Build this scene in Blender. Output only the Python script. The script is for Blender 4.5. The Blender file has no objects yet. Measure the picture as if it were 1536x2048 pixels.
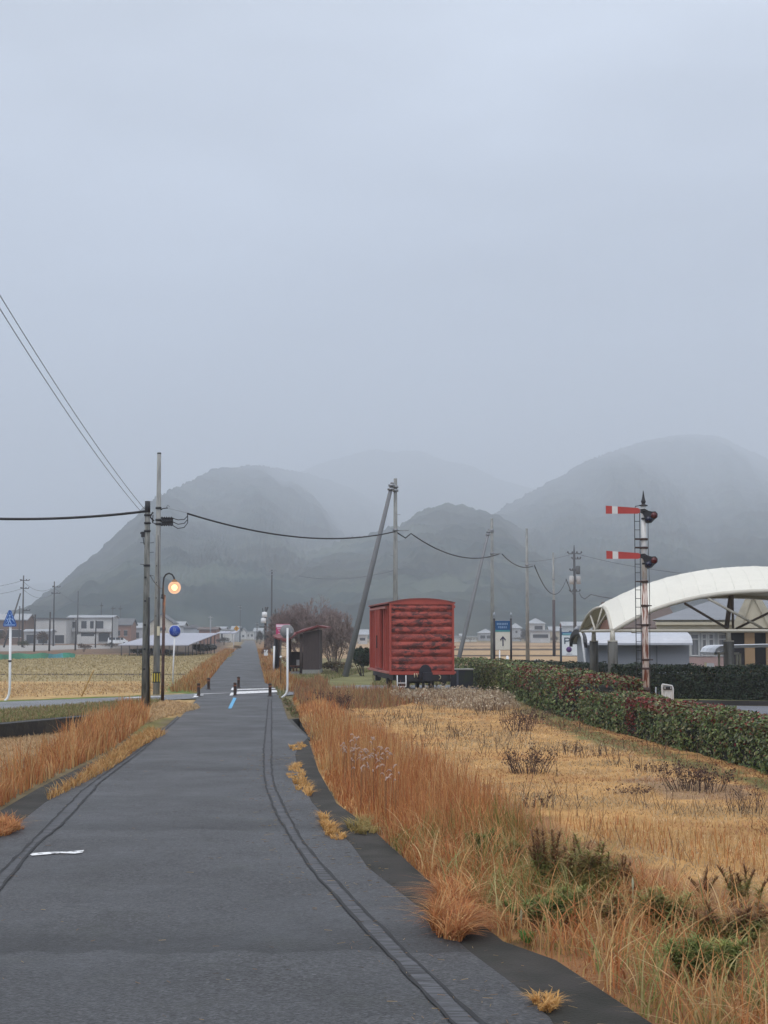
import bpy, math, random
import numpy as np
from mathutils import Vector, Matrix

random.seed(7)
rng = np.random.default_rng(7)
SC = bpy.context.scene
COL = SC.collection
R = math.radians

# ------------------------------------------------------------------ camera
F = 3000.0                       # focal length in photo pixels (1536 x 2048 frame)
EYE = 2.2
PITCH = math.atan(244.0 / F)
cam_d = bpy.data.cameras.new('camera')
cam = bpy.data.objects.new('camera', cam_d)
COL.objects.link(cam)
cam_d.sensor_fit = 'VERTICAL'
cam_d.sensor_height = 36.0
cam_d.lens = F / 2048.0 * 36.0
cam_d.clip_start = 0.1
cam_d.clip_end = 30000.0
cam.location = (0, 0, EYE)
cam.rotation_euler = (R(90) + PITCH, 0, 0)
SC.camera = cam

# ------------------------------------------------------------------ sky, sun, exposure
SUN_EL, SUN_AZ = R(52), R(200)
w = bpy.data.worlds.new('World')
SC.world = w
w.use_nodes = True
nt = w.node_tree
for n in list(nt.nodes): nt.nodes.remove(n)
def N(t, kind, **kw):
    n = t.nodes.new(kind)
    for k, v in kw.items(): setattr(n, k, v)
    return n
out = N(nt, 'ShaderNodeOutputWorld')
sky = N(nt, 'ShaderNodeTexSky', sky_type='NISHITA', sun_disc=False, sun_elevation=SUN_EL, sun_rotation=SUN_AZ)
bg1 = N(nt, 'ShaderNodeBackground'); bg1.inputs[1].default_value = 0.06
nt.links.new(sky.outputs[0], bg1.inputs[0])
tc = N(nt, 'ShaderNodeTexCoord')
sep = N(nt, 'ShaderNodeSeparateXYZ'); nt.links.new(tc.outputs['Generated'], sep.inputs[0])
# overcast: brightness rises from horizon to zenith
ramp = N(nt, 'ShaderNodeValToRGB')
nt.links.new(sep.outputs[2], ramp.inputs[0])
cr = ramp.color_ramp
cr.elements[0].position = 0.0; cr.elements[0].color = (0.37, 0.425, 0.535, 1)
cr.elements[1].position = 1.0; cr.elements[1].color = (1.40, 1.36, 1.34, 1)
for p, c in ((0.10, (0.38, 0.44, 0.555, 1)), (0.20, (0.46, 0.53, 0.655, 1)), (0.40, (0.66, 0.73, 0.84, 1))):
    e = cr.elements.new(p); e.color = c
mp = N(nt, 'ShaderNodeMapping'); mp.inputs['Scale'].default_value = (1.3, 1.3, 4.2)
nt.links.new(tc.outputs['Generated'], mp.inputs[0])
nz = N(nt, 'ShaderNodeTexNoise'); nz.inputs['Scale'].default_value = 2.6; nz.inputs['Detail'].default_value = 4.0
nz.inputs['Roughness'].default_value = 0.45
nt.links.new(mp.outputs[0], nz.inputs[0])
mr = N(nt, 'ShaderNodeMapRange'); mr.inputs[1].default_value = 0.25; mr.inputs[2].default_value = 0.75
mr.inputs[3].default_value = 0.76; mr.inputs[4].default_value = 1.22
nt.links.new(nz.outputs[0], mr.inputs[0])
mul = N(nt, 'ShaderNodeVectorMath', operation='SCALE')
nt.links.new(ramp.outputs[0], mul.inputs[0]); nt.links.new(mr.outputs[0], mul.inputs['Scale'])
bg2 = N(nt, 'ShaderNodeBackground'); bg2.inputs[1].default_value = 1.0
nt.links.new(mul.outputs[0], bg2.inputs[0])
mx = N(nt, 'ShaderNodeMixShader'); mx.inputs[0].default_value = 0.92
nt.links.new(bg1.outputs[0], mx.inputs[1]); nt.links.new(bg2.outputs[0], mx.inputs[2])
nt.links.new(mx.outputs[0], out.inputs[0])

sd = bpy.data.lights.new('sun', 'SUN'); sd.energy = 1.3; sd.angle = R(50); sd.color = (1.0, 0.97, 0.93)
so = bpy.data.objects.new('sun', sd); COL.objects.link(so)
sdir = Vector((math.sin(SUN_AZ) * math.cos(SUN_EL), math.cos(SUN_AZ) * math.cos(SUN_EL), math.sin(SUN_EL)))
so.rotation_euler = sdir.to_track_quat('Z', 'Y').to_euler()
so.location = (0, 0, 50)
SC.view_settings.view_transform = 'Standard'
SC.view_settings.look = 'None'
SC.view_settings.exposure = 0.36
SC.view_settings.gamma = 1.0
SC.cycles.volume_bounces = 3
SC.cycles.transparent_max_bounces = 12
SC.cycles.max_bounces = 6

# ------------------------------------------------------------------ helpers: pixels to places
cp, sp = math.cos(PITCH), math.sin(PITCH)
def ray(u, v):
    cx, cz = (u - 768.0) / F, (1024.0 - v) / F
    return cx, cp - cz * sp, sp + cz * cp
def AT(u, v, Y):
    a, b, c = ray(u, v); s = Y / b
    return Vector((a * s, Y, EYE + c * s))
def GR(u, v, z=0.0):
    a, b, c = ray(u, v); s = (z - EYE) / c
    return Vector((a * s, b * s, z))
def YV(v, z=0.0): return GR(768, v, z).y
def GP(pts, z=0.0): return [GR(u, v, z) for u, v in pts]

# ------------------------------------------------------------------ numpy noise
def _h(ix, iy, seed):
    n = (ix.astype(np.int64) * 374761393 + iy.astype(np.int64) * 668265263 + seed * 974711) & 0xffffffff
    n = ((n ^ (n >> 13)) * 1274126177) & 0xffffffff
    return ((n ^ (n >> 16)) & 0xffff) / 65535.0
def vn(x, y, seed=0):
    x = np.asarray(x, float); y = np.asarray(y, float)
    ix, iy = np.floor(x), np.floor(y); fx, fy = x - ix, y - iy
    fx = fx * fx * (3 - 2 * fx); fy = fy * fy * (3 - 2 * fy)
    a, b = _h(ix, iy, seed), _h(ix + 1, iy, seed); c, d = _h(ix, iy + 1, seed), _h(ix + 1, iy + 1, seed)
    return (a * (1 - fx) + b * fx) * (1 - fy) + (c * (1 - fx) + d * fx) * fy
def fbm(x, y, seed=0, o=4):
    s, a, t = 0, 1.0, 0
    for k in range(o):
        s = s + a * vn(x * 2 ** k, y * 2 ** k, seed + k * 17); t += a; a *= 0.5
    return s / t
def inpoly(x, y, poly):
    x = np.asarray(x); y = np.asarray(y); r = np.zeros(x.shape, bool); n = len(poly)
    for i in range(n):
        x0, y0 = poly[i][0], poly[i][1]; x1, y1 = poly[(i + 1) % n][0], poly[(i + 1) % n][1]
        if y0 == y1: continue
        c = ((y0 > y) != (y1 > y)) & (x < (x1 - x0) * (y - y0) / (y1 - y0) + x0)
        r ^= c
    return r

# ------------------------------------------------------------------ materials
MATS = {}
def mat(name, col, rough=0.7, var=0.15, scale=6.0, bump=0.0, bscale=None, metal=0.0, col2=None, thr=None,
        attr=False, spec=0.5, emit=None, stretch=None, detail=6.0, coat=0.0, sub=None):
    if name in MATS: return MATS[name]
    m = bpy.data.materials.new(name); m.use_nodes = True; t = m.node_tree
    b = t.nodes['Principled BSDF']
    b.inputs['Roughness'].default_value = rough; b.inputs['Metallic'].default_value = metal
    b.inputs['Specular IOR Level'].default_value = spec
    b.inputs['Coat Weight'].default_value = coat
    tc = N(t, 'ShaderNodeTexCoord'); mp = N(t, 'ShaderNodeMapping'); t.links.new(tc.outputs['Object'], mp.inputs[0])
    if stretch: mp.inputs['Scale'].default_value = stretch
    nz = N(t, 'ShaderNodeTexNoise'); nz.inputs['Scale'].default_value = scale; nz.inputs['Detail'].default_value = detail
    t.links.new(mp.outputs[0], nz.inputs[0])
    if attr:
        at = N(t, 'ShaderNodeAttribute', attribute_name='Col'); src = at.outputs['Color']
    elif col2 is not None:
        lo, hi = thr or (0.45, 0.6)
        mr = N(t, 'ShaderNodeMapRange'); mr.inputs[1].default_value = lo; mr.inputs[2].default_value = hi
        t.links.new(nz.outputs[0], mr.inputs[0])
        mi = N(t, 'ShaderNodeMix', data_type='RGBA'); mi.inputs[6].default_value = (*col, 1); mi.inputs[7].default_value = (*col2, 1)
        t.links.new(mr.outputs[0], mi.inputs[0]); src = mi.outputs[2]
    else:
        rg = N(t, 'ShaderNodeRGB'); rg.outputs[0].default_value = (*col, 1); src = rg.outputs[0]
    n2 = N(t, 'ShaderNodeTexNoise'); n2.inputs['Scale'].default_value = scale * 0.37; n2.inputs['Detail'].default_value = detail
    t.links.new(mp.outputs[0], n2.inputs[0])
    m2 = N(t, 'ShaderNodeMapRange'); m2.inputs[1].default_value = 0.3; m2.inputs[2].default_value = 0.7
    m2.inputs[3].default_value = 1 - var; m2.inputs[4].default_value = 1 + var
    t.links.new(n2.outputs[0], m2.inputs[0])
    sc_ = N(t, 'ShaderNodeVectorMath', operation='SCALE'); t.links.new(src, sc_.inputs[0]); t.links.new(m2.outputs[0], sc_.inputs['Scale'])
    t.links.new(sc_.outputs[0], b.inputs['Base Color'])
    if bump:
        nb = N(t, 'ShaderNodeTexNoise'); nb.inputs['Scale'].default_value = bscale or scale * 4; nb.inputs['Detail'].default_value = 4
        t.links.new(tc.outputs['Object'], nb.inputs[0])
        bp = N(t, 'ShaderNodeBump'); bp.inputs['Strength'].default_value = 1.0; bp.inputs['Distance'].default_value = bump
        t.links.new(nb.outputs[0], bp.inputs['Height']); t.links.new(bp.outputs[0], b.inputs['Normal'])
    if emit:
        b.inputs['Emission Color'].default_value = (*emit[0], 1); b.inputs['Emission Strength'].default_value = emit[1]
    m['out'] = 1
    MATS[name] = m
    return m
def leafmat(name, rough=0.6, trans=0.25):
    if name in MATS: return MATS[name]
    m = bpy.data.materials.new(name); m.use_nodes = True; t = m.node_tree
    b = t.nodes['Principled BSDF']; b.inputs['Roughness'].default_value = rough; b.inputs['Specular IOR Level'].default_value = 0.3
    o = t.nodes['Material Output']
    at = N(t, 'ShaderNodeAttribute', attribute_name='Col')
    t.links.new(at.outputs['Color'], b.inputs['Base Color'])
    tr = N(t, 'ShaderNodeBsdfTranslucent'); t.links.new(at.outputs['Color'], tr.inputs[0])
    mi = N(t, 'ShaderNodeMixShader'); mi.inputs[0].default_value = trans
    t.links.new(b.outputs[0], mi.inputs[1]); t.links.new(tr.outputs[0], mi.inputs[2]); t.links.new(mi.outputs[0], o.inputs[0])
    MATS[name] = m
    return m

# ------------------------------------------------------------------ objects
def tag(o, label=None, cat=None, group=None, kind=None):
    if label: o['label'] = label
    if cat: o['category'] = cat
    if group: o['group'] = group
    if kind: o['kind'] = kind
    return o
def thing(name, label, cat, loc=(0, 0, 0), group=None):
    o = bpy.data.objects.new(name, None); COL.objects.link(o); o.location = loc; o.empty_display_size = 0.2
    return tag(o, label, cat, group)
def root_loc(p):
    while p.parent is not None: p = p.parent
    return Vector(p.location)
def link(name, me, m, parent=None, loc=None):
    o = bpy.data.objects.new(name, me); COL.objects.link(o)
    if m is not None: me.materials.append(m)
    if parent is not None:
        o.parent = parent
    elif loc is not None: o.location = loc
    return o
def dup(root, loc, label=None, group=None, rz=None):
    r = root.copy(); COL.objects.link(r); r.location = loc
    if rz is not None: r.rotation_euler = (0, 0, rz)
    if label: r['label'] = label
    if group: r['group'] = group
    for ch in list(root.children):
        c = ch.copy(); COL.objects.link(c); c.parent = r
        for g in list(ch.children):
            d = g.copy(); COL.objects.link(d); d.parent = c
    return r
class MB:
    """collects shapes in world coordinates; build() makes one mesh object"""
    def __init__(s): s.v = []; s.f = []; s.sm = []; s.g = []
    def add(s, vs, fs, smooth=False):
        n = len(s.v); s.g.append((n, len(s.f))); s.v += [tuple(x) for x in vs]; s.f += [tuple(i + n for i in f) for f in fs]; s.sm += [smooth] * len(fs)
        return s
    def box(s, c, d, rz=0.0, rot=None):
        hx, hy, hz = d[0] / 2, d[1] / 2, d[2] / 2
        M = rot if rot is not None else Matrix.Rotation(rz, 3, 'Z')
        vs = [Vector(c) + M @ Vector((x, y, z)) for z in (-hz, hz) for y in (-hy, hy) for x in (-hx, hx)]
        return s.add(vs, [(0, 2, 3, 1), (4, 5, 7, 6), (0, 1, 5, 4), (2, 6, 7, 3), (0, 4, 6, 2), (1, 3, 7, 5)])
    def quad(s, a, b, c, d): return s.add([a, b, c, d], [(0, 1, 2, 3)])
    def tube(s, pts, rads, n=10, cap=True):
        pts = [Vector(p) for p in pts]
        if not hasattr(rads, '__len__'): rads = [rads] * len(pts)
        vs, fs = [], []; ref = None
        for i, p in enumerate(pts):
            d = (pts[min(i + 1, len(pts) - 1)] - pts[max(i - 1, 0)]).normalized()
            if ref is None: ref = Vector((0, 1, 0)) if abs(d.y) < 0.9 else Vector((1, 0, 0))
            a = d.cross(ref).normalized(); b = d.cross(a).normalized(); ref = -b if False else ref
            for k in range(n):
                t = 2 * math.pi * k / n
                vs.append(p + (a * math.cos(t) + b * math.sin(t)) * rads[i])
        for i in range(len(pts) - 1):
            for k in range(n):
                k2 = (k + 1) % n
                fs.append((i * n + k, i * n + k2, (i + 1) * n + k2, (i + 1) * n + k))
        s.add(vs, fs, True)
        if cap:
            m = len(s.v) - len(vs)
            s.f.append(tuple(m + k for k in reversed(range(n)))); s.sm.append(False)
            s.f.append(tuple(m + (len(pts) - 1) * n + k for k in range(n))); s.sm.append(False)
        return s
    def lathe(s, c, prof, n=16, axis='Z'):
        vs, fs = [], []
        for (r, z) in prof:
            for k in range(n):
                t = 2 * math.pi * k / n
                q = (r * math.cos(t), r * math.sin(t), z)
                if axis == 'Y': q = (q[0], q[2], q[1])
                if axis == 'X': q = (q[2], q[0], q[1])
                vs.append((c[0] + q[0], c[1] + q[1], c[2] + q[2]))
        for i in range(len(prof) - 1):
            for k in range(n):
                k2 = (k + 1) % n
                fs.append((i * n + k, i * n + k2, (i + 1) * n + k2, (i + 1) * n + k))
        return s.add(vs, fs, True)
    def prism(s, poly, off):
        """closed slab: polygon poly (3-D points) pushed along vector off"""
        off = Vector(off); n = len(poly); vs = [Vector(p) for p in poly] + [Vector(p) + off for p in poly]
        fs = [tuple(range(n)), tuple(reversed(range(n, 2 * n)))] + [(i, i + n, (i + 1) % n + n, (i + 1) % n) for i in range(n)]
        return s.add(vs, fs)
    def each(s, name, m, parent=None, loc=None, label=None):
        """one object for every shape that was added"""
        g = s.g + [(len(s.v), len(s.f))]; o = None
        for (a, fa), (c, fc) in zip(g[:-1], g[1:]):
            q = MB(); q.v = s.v[a:c]; q.f = [tuple(i - a for i in f) for f in s.f[fa:fc]]; q.sm = s.sm[fa:fc]; o = q.build(name, m, parent, loc, label)
        return o
    def build(s, name, m, parent=None, loc=None, label=None):
        base = root_loc(parent) if parent is not None else Vector(loc or (0, 0, 0))
        me = bpy.data.meshes.new(name)
        me.from_pydata([(v[0] - base.x, v[1] - base.y, v[2] - base.z) for v in s.v], [], s.f)
        me.polygons.foreach_set('use_smooth', s.sm); me.update()
        o = link(name, me, m, parent, loc)
        if label: o['label'] = label
        return o
def fastmesh(name, V, faces_flat, sizes, colors, m, parent=None, loc=None, smooth=False):
    base = root_loc(parent) if parent is not None else Vector(loc or (0, 0, 0))
    V = np.asarray(V, np.float64) - np.array(base)
    me = bpy.data.meshes.new(name)
    me.vertices.add(len(V)); me.vertices.foreach_set('co', V.astype(np.float32).ravel())
    me.loops.add(len(faces_flat)); me.loops.foreach_set('vertex_index', np.asarray(faces_flat, np.int32))
    me.polygons.add(len(sizes)); st = np.concatenate([[0], np.cumsum(sizes)[:-1]]).astype(np.int32)
    me.polygons.foreach_set('loop_start', st)
    try: me.polygons.foreach_set('loop_total', np.asarray(sizes, np.int32))
    except Exception: pass
    me.update(calc_edges=True)
    if smooth: me.polygons.foreach_set('use_smooth', np.ones(len(sizes), bool))
    if colors is not None:
        ca = me.color_attributes.new('Col', 'FLOAT_COLOR', 'POINT')
        c4 = np.ones((len(V), 4), np.float32); c4[:, :3] = colors; ca.data.foreach_set('color', c4.ravel())
    return link(name, me, m, parent, loc)
def sheet(name, pts, z, m, label=None, kind='structure'):
    """flat polygon laid on the ground"""
    b = MB(); b.add([(p[0], p[1], z) for p in pts], [tuple(range(len(pts)))])
    o = b.build(name, m); tag(o, kind=kind, label=label)
    return o
def ribbon(left, right, z=0.0):
    vs = []; fs = []
    for a, b in zip(left, right): vs += [(a[0], a[1], z), (b[0], b[1], z)]
    for i in range(len(left) - 1): fs.append((2 * i, 2 * i + 1, 2 * i + 3, 2 * i + 2))
    return vs, fs
def resample(pts, n):
    P = np.array([[p[0], p[1]] for p in pts]); d = np.concatenate([[0], np.cumsum(np.hypot(*np.diff(P, axis=0).T))])
    t = np.linspace(0, d[-1], n); return np.stack([np.interp(t, d, P[:, 0]), np.interp(t, d, P[:, 1])], 1)

# ---- vegetation builders
def blades(name, P, H, W, az, bend, col, m, segs=3, parent=None, loc=None, tipcol=None):
    n = len(P); P = np.asarray(P, float)
    bd = np.stack([np.cos(az), np.sin(az), np.zeros(n)], 1)
    wa = az + np.pi / 2 + rng.normal(0, 0.5, n); wd = np.stack([np.cos(wa), np.sin(wa), np.zeros(n)], 1)
    V = np.zeros((n, 2 * segs + 1, 3))
    for k in range(segs + 1):
        t = k / segs
        c = P + bd * (H * bend * t ** 1.8)[:, None]; c[:, 2] += H * (t - 0.45 * np.minimum(bend, 1.4) * t ** 2.2)
        if k < segs:
            ww = (W * (1 - 0.72 * t) * 0.5)[:, None]
            V[:, 2 * k] = c - wd * ww; V[:, 2 * k + 1] = c + wd * ww
        else: V[:, 2 * segs] = c
    q = []
    for k in range(segs - 1): q.append([2 * k, 2 * k + 1, 2 * k + 3, 2 * k + 2])
    tri = [2 * segs - 2, 2 * segs - 1, 2 * segs]
    nv = 2 * segs + 1; base = (np.arange(n) * nv)[:, None]
    loc_idx = np.array(sum(q, []) + tri)
    flat = (base + loc_idx[None, :]).ravel(); sizes = np.tile([4] * (segs - 1) + [3], n)
    C = np.repeat(np.asarray(col)[:, None, :], nv, 1)
    if tipcol is not None:
        C[:, -1] = tipcol; C[:, -2] = 0.5 * (C[:, -2] + tipcol); C[:, -3] = C[:, -2]
    return fastmesh(name, V.reshape(-1, 3), flat, sizes, C.reshape(-1, 3), m, parent, loc)
def leaves(name, P, size, nrm, col, m, aspect=0.45, parent=None, loc=None, droop=0.0):
    """P centre points, nrm normals; each leaf a folded rhombus"""
    n = len(P); P = np.asarray(P, float); nrm = nrm / (np.linalg.norm(nrm, axis=1, keepdims=True) + 1e-9)
    a = rng.normal(size=(n, 3)); a[:, 2] += droop; a -= nrm * (a * nrm).sum(1, keepdims=True); a /= np.linalg.norm(a, axis=1, keepdims=True) + 1e-9
    b = np.cross(nrm, a); s = np.asarray(size)[:, None]
    V = np.stack([P - a * s * 0.5, P + b * s * 0.5 * aspect + nrm * s * 0.08, P + a * s * 0.5, P - b * s * 0.5 * aspect + nrm * s * 0.08], 1)
    flat = (np.arange(n * 4)); sizes = np.full(n, 4)
    return fastmesh(name, V.reshape(-1, 3), flat, sizes, np.repeat(col, 4, 0), m, parent, loc)
def sticks(name, A, B, ra, rb, col, m, parent=None, loc=None):
    """many thin three-sided twigs"""
    A = np.asarray(A, float); B = np.asarray(B, float); n = len(A); d = B - A; d /= np.linalg.norm(d, axis=1, keepdims=True) + 1e-9
    r0 = np.tile([0.3, 0.9, 0.1], (n, 1)); a = np.cross(d, r0); a /= np.linalg.norm(a, axis=1, keepdims=True) + 1e-9; b = np.cross(d, a)
    V = np.zeros((n, 6, 3))
    for k in range(3):
        t = 2 * np.pi * k / 3; o = a * math.cos(t) + b * math.sin(t)
        V[:, k] = A + o * np.asarray(ra)[:, None]; V[:, 3 + k] = B + o * np.asarray(rb)[:, None]
    idx = np.array([0, 1, 4, 3, 1, 2, 5, 4, 2, 0, 3, 5]); flat = ((np.arange(n) * 6)[:, None] + idx).ravel()
    C = np.repeat(np.asarray(col), 6, 0) if np.ndim(col) == 2 else np.tile(col, (n * 6, 1))
    return fastmesh(name, V.reshape(-1, 3), flat, np.full(n * 3, 4), C, m, parent, loc)
def grow(p, d, length, rad, depth, out, spread=0.6, shrink=0.72, kids=(2, 3), up=0.12, seglen=3, tips=None):
    """recursive branching into out: (A, B, ra, rb)"""
    p = Vector(p); d = Vector(d).normalized(); r = rad
    for s in range(seglen):
        q = p + d * (length / seglen); r2 = r * (0.88 if s < seglen - 1 else 0.8)
        out.append((tuple(p), tuple(q), r, r2)); p = q; r = r2
        d = (d + Vector((random.gauss(0, .14), random.gauss(0, .14), random.gauss(0, .1) + up * 0.5))).normalized()
        if depth > 0 and s > 0 and random.random() < 0.6:
            e = (d + Vector((random.gauss(0, spread), random.gauss(0, spread), random.gauss(0, spread * .6) + up))).normalized()
            grow(p, e, length * shrink * random.uniform(.6, 1), r * .6, depth - 1, out, spread, shrink, kids, up, seglen, tips)
    if depth > 0:
        for k in range(random.randint(*kids)):
            e = (d + Vector((random.gauss(0, spread), random.gauss(0, spread), random.gauss(0, spread * .6) + up))).normalized()
            grow(p, e, length * shrink * random.uniform(.75, 1.1), r * .72, depth - 1, out, spread, shrink, kids, up, seglen, tips)
    elif tips is not None: tips.append(tuple(p))
def twigs(name, out, col, m, parent=None, loc=None, var=0.2):
    A = [o[0] for o in out]; B = [o[1] for o in out]; ra = [o[2] for o in out]; rb = [o[3] for o in out]
    c = np.array(col)[None, :] * (1 + rng.uniform(-var, var, (len(out), 1)))
    return sticks(name, A, B, ra, rb, c, m, parent, loc)
# ================================================================== outlines of the ground, measured on the ground
PATH_R = GP([(1140, 2110), (1100, 2040), (1028, 1973), (944, 1910), (830, 1811), (736, 1738), (706, 1695), (624, 1607), (598, 1550), (590, 1510), (600, 1492), (616, 1476),
             (600, 1462), (585, 1450), (575, 1438), (566, 1412), (562, 1399)])
PATH_L = GP([(-560, 2110), (-480, 2040), (-400, 1973), (-310, 1910), (-175, 1811), (-75, 1738), (-20, 1695), (90, 1607), (185, 1550), (250, 1510), (277, 1495), (300, 1476),
             (320, 1462), (338, 1450), (358, 1438), (383, 1412), (393, 1399)])
CONC_R = GP([(1400, 2110), (1300, 2046), (1205, 1983), (1111, 1921), (1007, 1884), (882, 1785), (829, 1737), (748, 1662), (673, 1607), (637, 1542), (616, 1478)])
CONC_Rin = GP([(1138, 2110), (1098, 2040), (1026, 1973), (942, 1910), (828, 1811), (734, 1738), (704, 1695), (622, 1607), (596, 1550), (588, 1508), (612, 1476)])
CONC_L = GP([(-640, 2110), (-500, 1960), (-330, 1820), (-180, 1720), (0, 1622), (75, 1578), (150, 1540), (225, 1505), (262, 1480)])
CONC_Lin = GP([(-555, 2110), (-395, 1973), (-170, 1811), (-70, 1738), (4, 1680), (78, 1619), (166, 1564), (240, 1519), (280, 1494)])
FAR_L = GP([(396, 1384), (415, 1366), (440, 1333), (458, 1311), (474, 1298), (484, 1288), (489, 1281.5)])
FAR_R = GP([(566, 1384), (530, 1366), (523, 1333), (518, 1311), (514, 1298), (511, 1288), (508, 1281.5)])
DITCH = GP([(579, 1439), (604, 1436), (622, 1462), (628, 1480), (613, 1474), (600, 1462)])
# sunken straw paddy left of the path; its far side is a dark retaining wall
WALL_TOP = [GR(-900, 1520), GR(-400, 1483), GR(0, 1449), GR(190, 1431), GR(232, 1424)]
PADDY = [tuple(p) for p in WALL_TOP] + [tuple(GR(u, v)) for u, v in ((236, 1432), (205, 1445), (120, 1480), (0, 1532), (-260, 1660), (-1100, 2100), (-2600, 2100), (-2600, 1560))]
PADDY_Z = -0.36
def gz(x, y):
    x = np.asarray(x, float); y = np.asarray(y, float)
    z = 0.05 * (fbm(x * 0.5, y * 0.5, 3) - 0.5)
    core = inpoly(x, y, PATH_CORE)
    z = np.where(core, -0.03, z)
    z = np.where(y > 70, -0.02, z)
    z = np.where(inpoly(x, y, PADDY), PADDY_Z + 0.04 * fbm(x * 2, y * 2, 9), z)
    z = np.where(inpoly(x, y, DITCH), -0.6, z)
    return z
def off(pts, dx): return [(p[0] + dx, p[1]) for p in pts]
ROAD_N = GP([(-2500, 1440), (-500, 1417), (0, 1404), (250, 1394), (393, 1387), (560, 1377), (640, 1374), (720, 1370.5), (1040, 1369)])
ROAD_S = GP([(-2500, 1500), (-500, 1450), (0, 1421), (250, 1404), (393, 1397), (562, 1392), (640, 1384), (720, 1379), (1040, 1377)])
PATH_CORE = [(p[0] + .6, p[1]) for p in CONC_R] + [(p[0] + .4, p[1]) for p in PATH_R[12:]] + [(p[0] + .4, p[1]) for p in FAR_R] + \
            [(p[0] - .4, p[1]) for p in reversed(FAR_L)] + [(p[0] - .4, p[1]) for p in reversed(PATH_L[9:])] + [(p[0] - .3, p[1]) for p in reversed(CONC_L)]
ROAD_CORE = [(p[0], p[1] + .6) for p in ROAD_N] + [(p[0], p[1] - .5) for p in reversed(ROAD_S)]
PARK = GP([(1390, 1411), (2600, 1425), (2600, 1560), (1700, 1500), (1536, 1450), (1430, 1425)])

# colours of bare ground (albedo)
GOLD = (0.46, 0.27, 0.105); OLIVE = (0.20, 0.165, 0.07); STRAW = (0.44, 0.30, 0.14); SOIL = (0.085, 0.062, 0.045)
GREEN = (0.13, 0.17, 0.045); TAN = (0.36, 0.25, 0.15); BROWN = (0.16, 0.105, 0.07); ORANGE = (0.30, 0.13, 0.055); STUB = (0.33, 0.265, 0.145)
REG = [  # px outlines on the ground plane, colour
    ([(-3000, 1396), (-3000, 1283), (480, 1283), (394, 1396)], STUB),
    ([(-3000, 1310), (-3000, 1281), (470, 1281), (450, 1305), (300, 1309)], BROWN),
    ([(-3000, 1300), (-3000, 1295), (220, 1290), (420, 1285), (420, 1288), (220, 1296), (0, 1303)], (0.30, 0.29, 0.28)),
    ([(215, 1306), (225, 1288), (440, 1283), (455, 1290), (400, 1304)], SOIL),
    ([(-3000, 1351.5), (-3000, 1349), (385, 1347), (385, 1349.5)], SOIL),
    ([(-3000, 1396), (-3000, 1366), (0, 1363), (290, 1362), (330, 1388), (0, 1402), (-500, 1415)], STRAW),
    ([(-3000, 1402), (0, 1401), (290, 1390), (290, 1393), (0, 1405), (-3000, 1440)], GREEN),
    ([(330, 1388), (345, 1362), (400, 1352), (412, 1356), (404, 1385)], GREEN),
    ([(395, 1384), (418, 1340), (455, 1300), (475, 1290), (480, 1290), (440, 1335), (412, 1370), (398, 1388)], ORANGE),
    # bank between cross road and paddy
    ([(-3000, 1500), (0, 1420), (250, 1403), (392, 1395), (330, 1440), (280, 1470), (180, 1450), (0, 1470)], (0.17, 0.15, 0.055)),
    ([(-10, 1445), (150, 1425), (240, 1408), (300, 1406), (290, 1425), (180, 1432), (0, 1449)], (0.14, 0.17, 0.05)),
    ([(300, 1405), (392, 1398), (380, 1425), (300, 1440), (270, 1425)], STRAW),
    # beyond the crossing, right
    ([(515, 1283), (560, 1400), (1300, 1400), (1300, 1283)], (0.19, 0.165, 0.085)),
    ([(528, 1283), (518, 1283), (530, 1345), (545, 1370), (566, 1370), (556, 1340)], ORANGE),
    ([(590, 1372), (590, 1346), (745, 1342), (760, 1370), (700, 1372)], (0.17, 0.165, 0.075)),
    ([(560, 1285), (900, 1285), (900, 1316), (560, 1316)], TAN),
    ([(850, 1284), (4000, 1284), (4000, 1300), (850, 1300)], TAN),
    ([(850, 1284.5), (4000, 1284.5), (4000, 1286), (850, 1286)], BROWN),
    ([(850, 1291), (4000, 1291), (4000, 1293), (850, 1293)], BROWN),
    ([(850, 1300), (4000, 1300), (4000, 1332), (850, 1332)], (0.40, 0.28, 0.165)),
    ([(850, 1297), (4000, 1297), (4000, 1300.5), (850, 1300.5)], SOIL),
    ([(850, 1309.5), (4000, 1311), (4000, 1314), (850, 1312.5)], SOIL),
    ([(850, 1318), (1100, 1319), (1300, 1318), (1300, 1324), (850, 1324)], TAN),
    # the lawn of dead grass
    ([(600, 1400), (1040, 1378), (2200, 1500), (2600, 2100), (1300, 2100), (1000, 1880), (620, 1540), (600, 1450)], GOLD),
    ([(600, 1412), (640, 1398), (760, 1450), (860, 1510), (1000, 1590), (1150, 1670), (1300, 1730), (1600, 1810), (2600, 1900), (2600, 2110), (1300, 2110), (830, 1737), (618, 1500), (600, 1440)], (0.27, 0.14, 0.065)),
    ([(1000, 1400), (1060, 1384), (1180, 1460), (1536, 1560), (2100, 1700), (2100, 1770), (1536, 1580), (1150, 1475)], (0.17, 0.16, 0.06)),
    ([(1250, 1560), (1300, 1550), (1500, 1575), (1500, 1600), (1350, 1600)], (0.30, 0.19, 0.11)),
    ([(1330, 1395), (2600, 1400), (2600, 1410), (1380, 1409)], (0.16, 0.17, 0.06)),
]
def axis(lo, fine0, fine1, hi, step, g=1.045):
    a = list(np.arange(fine0, fine1 + 1e-6, step)); s = step; x = a[-1]
    while x < hi: s *= g; x += s; a.append(min(x, hi))
    s = step; x = fine0; b = []
    while x > lo: s *= 1.12; x -= s; b.append(max(x, lo))
    return np.array(sorted(set(b + a)))
gx = axis(-5000, -15, 14, 5000, 0.22, 1.06); gy = axis(-60, 7, 72, 5000, 0.22, 1.025)
X, Y = np.meshgrid(gx, gy)
Z = gz(X, Y)
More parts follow.
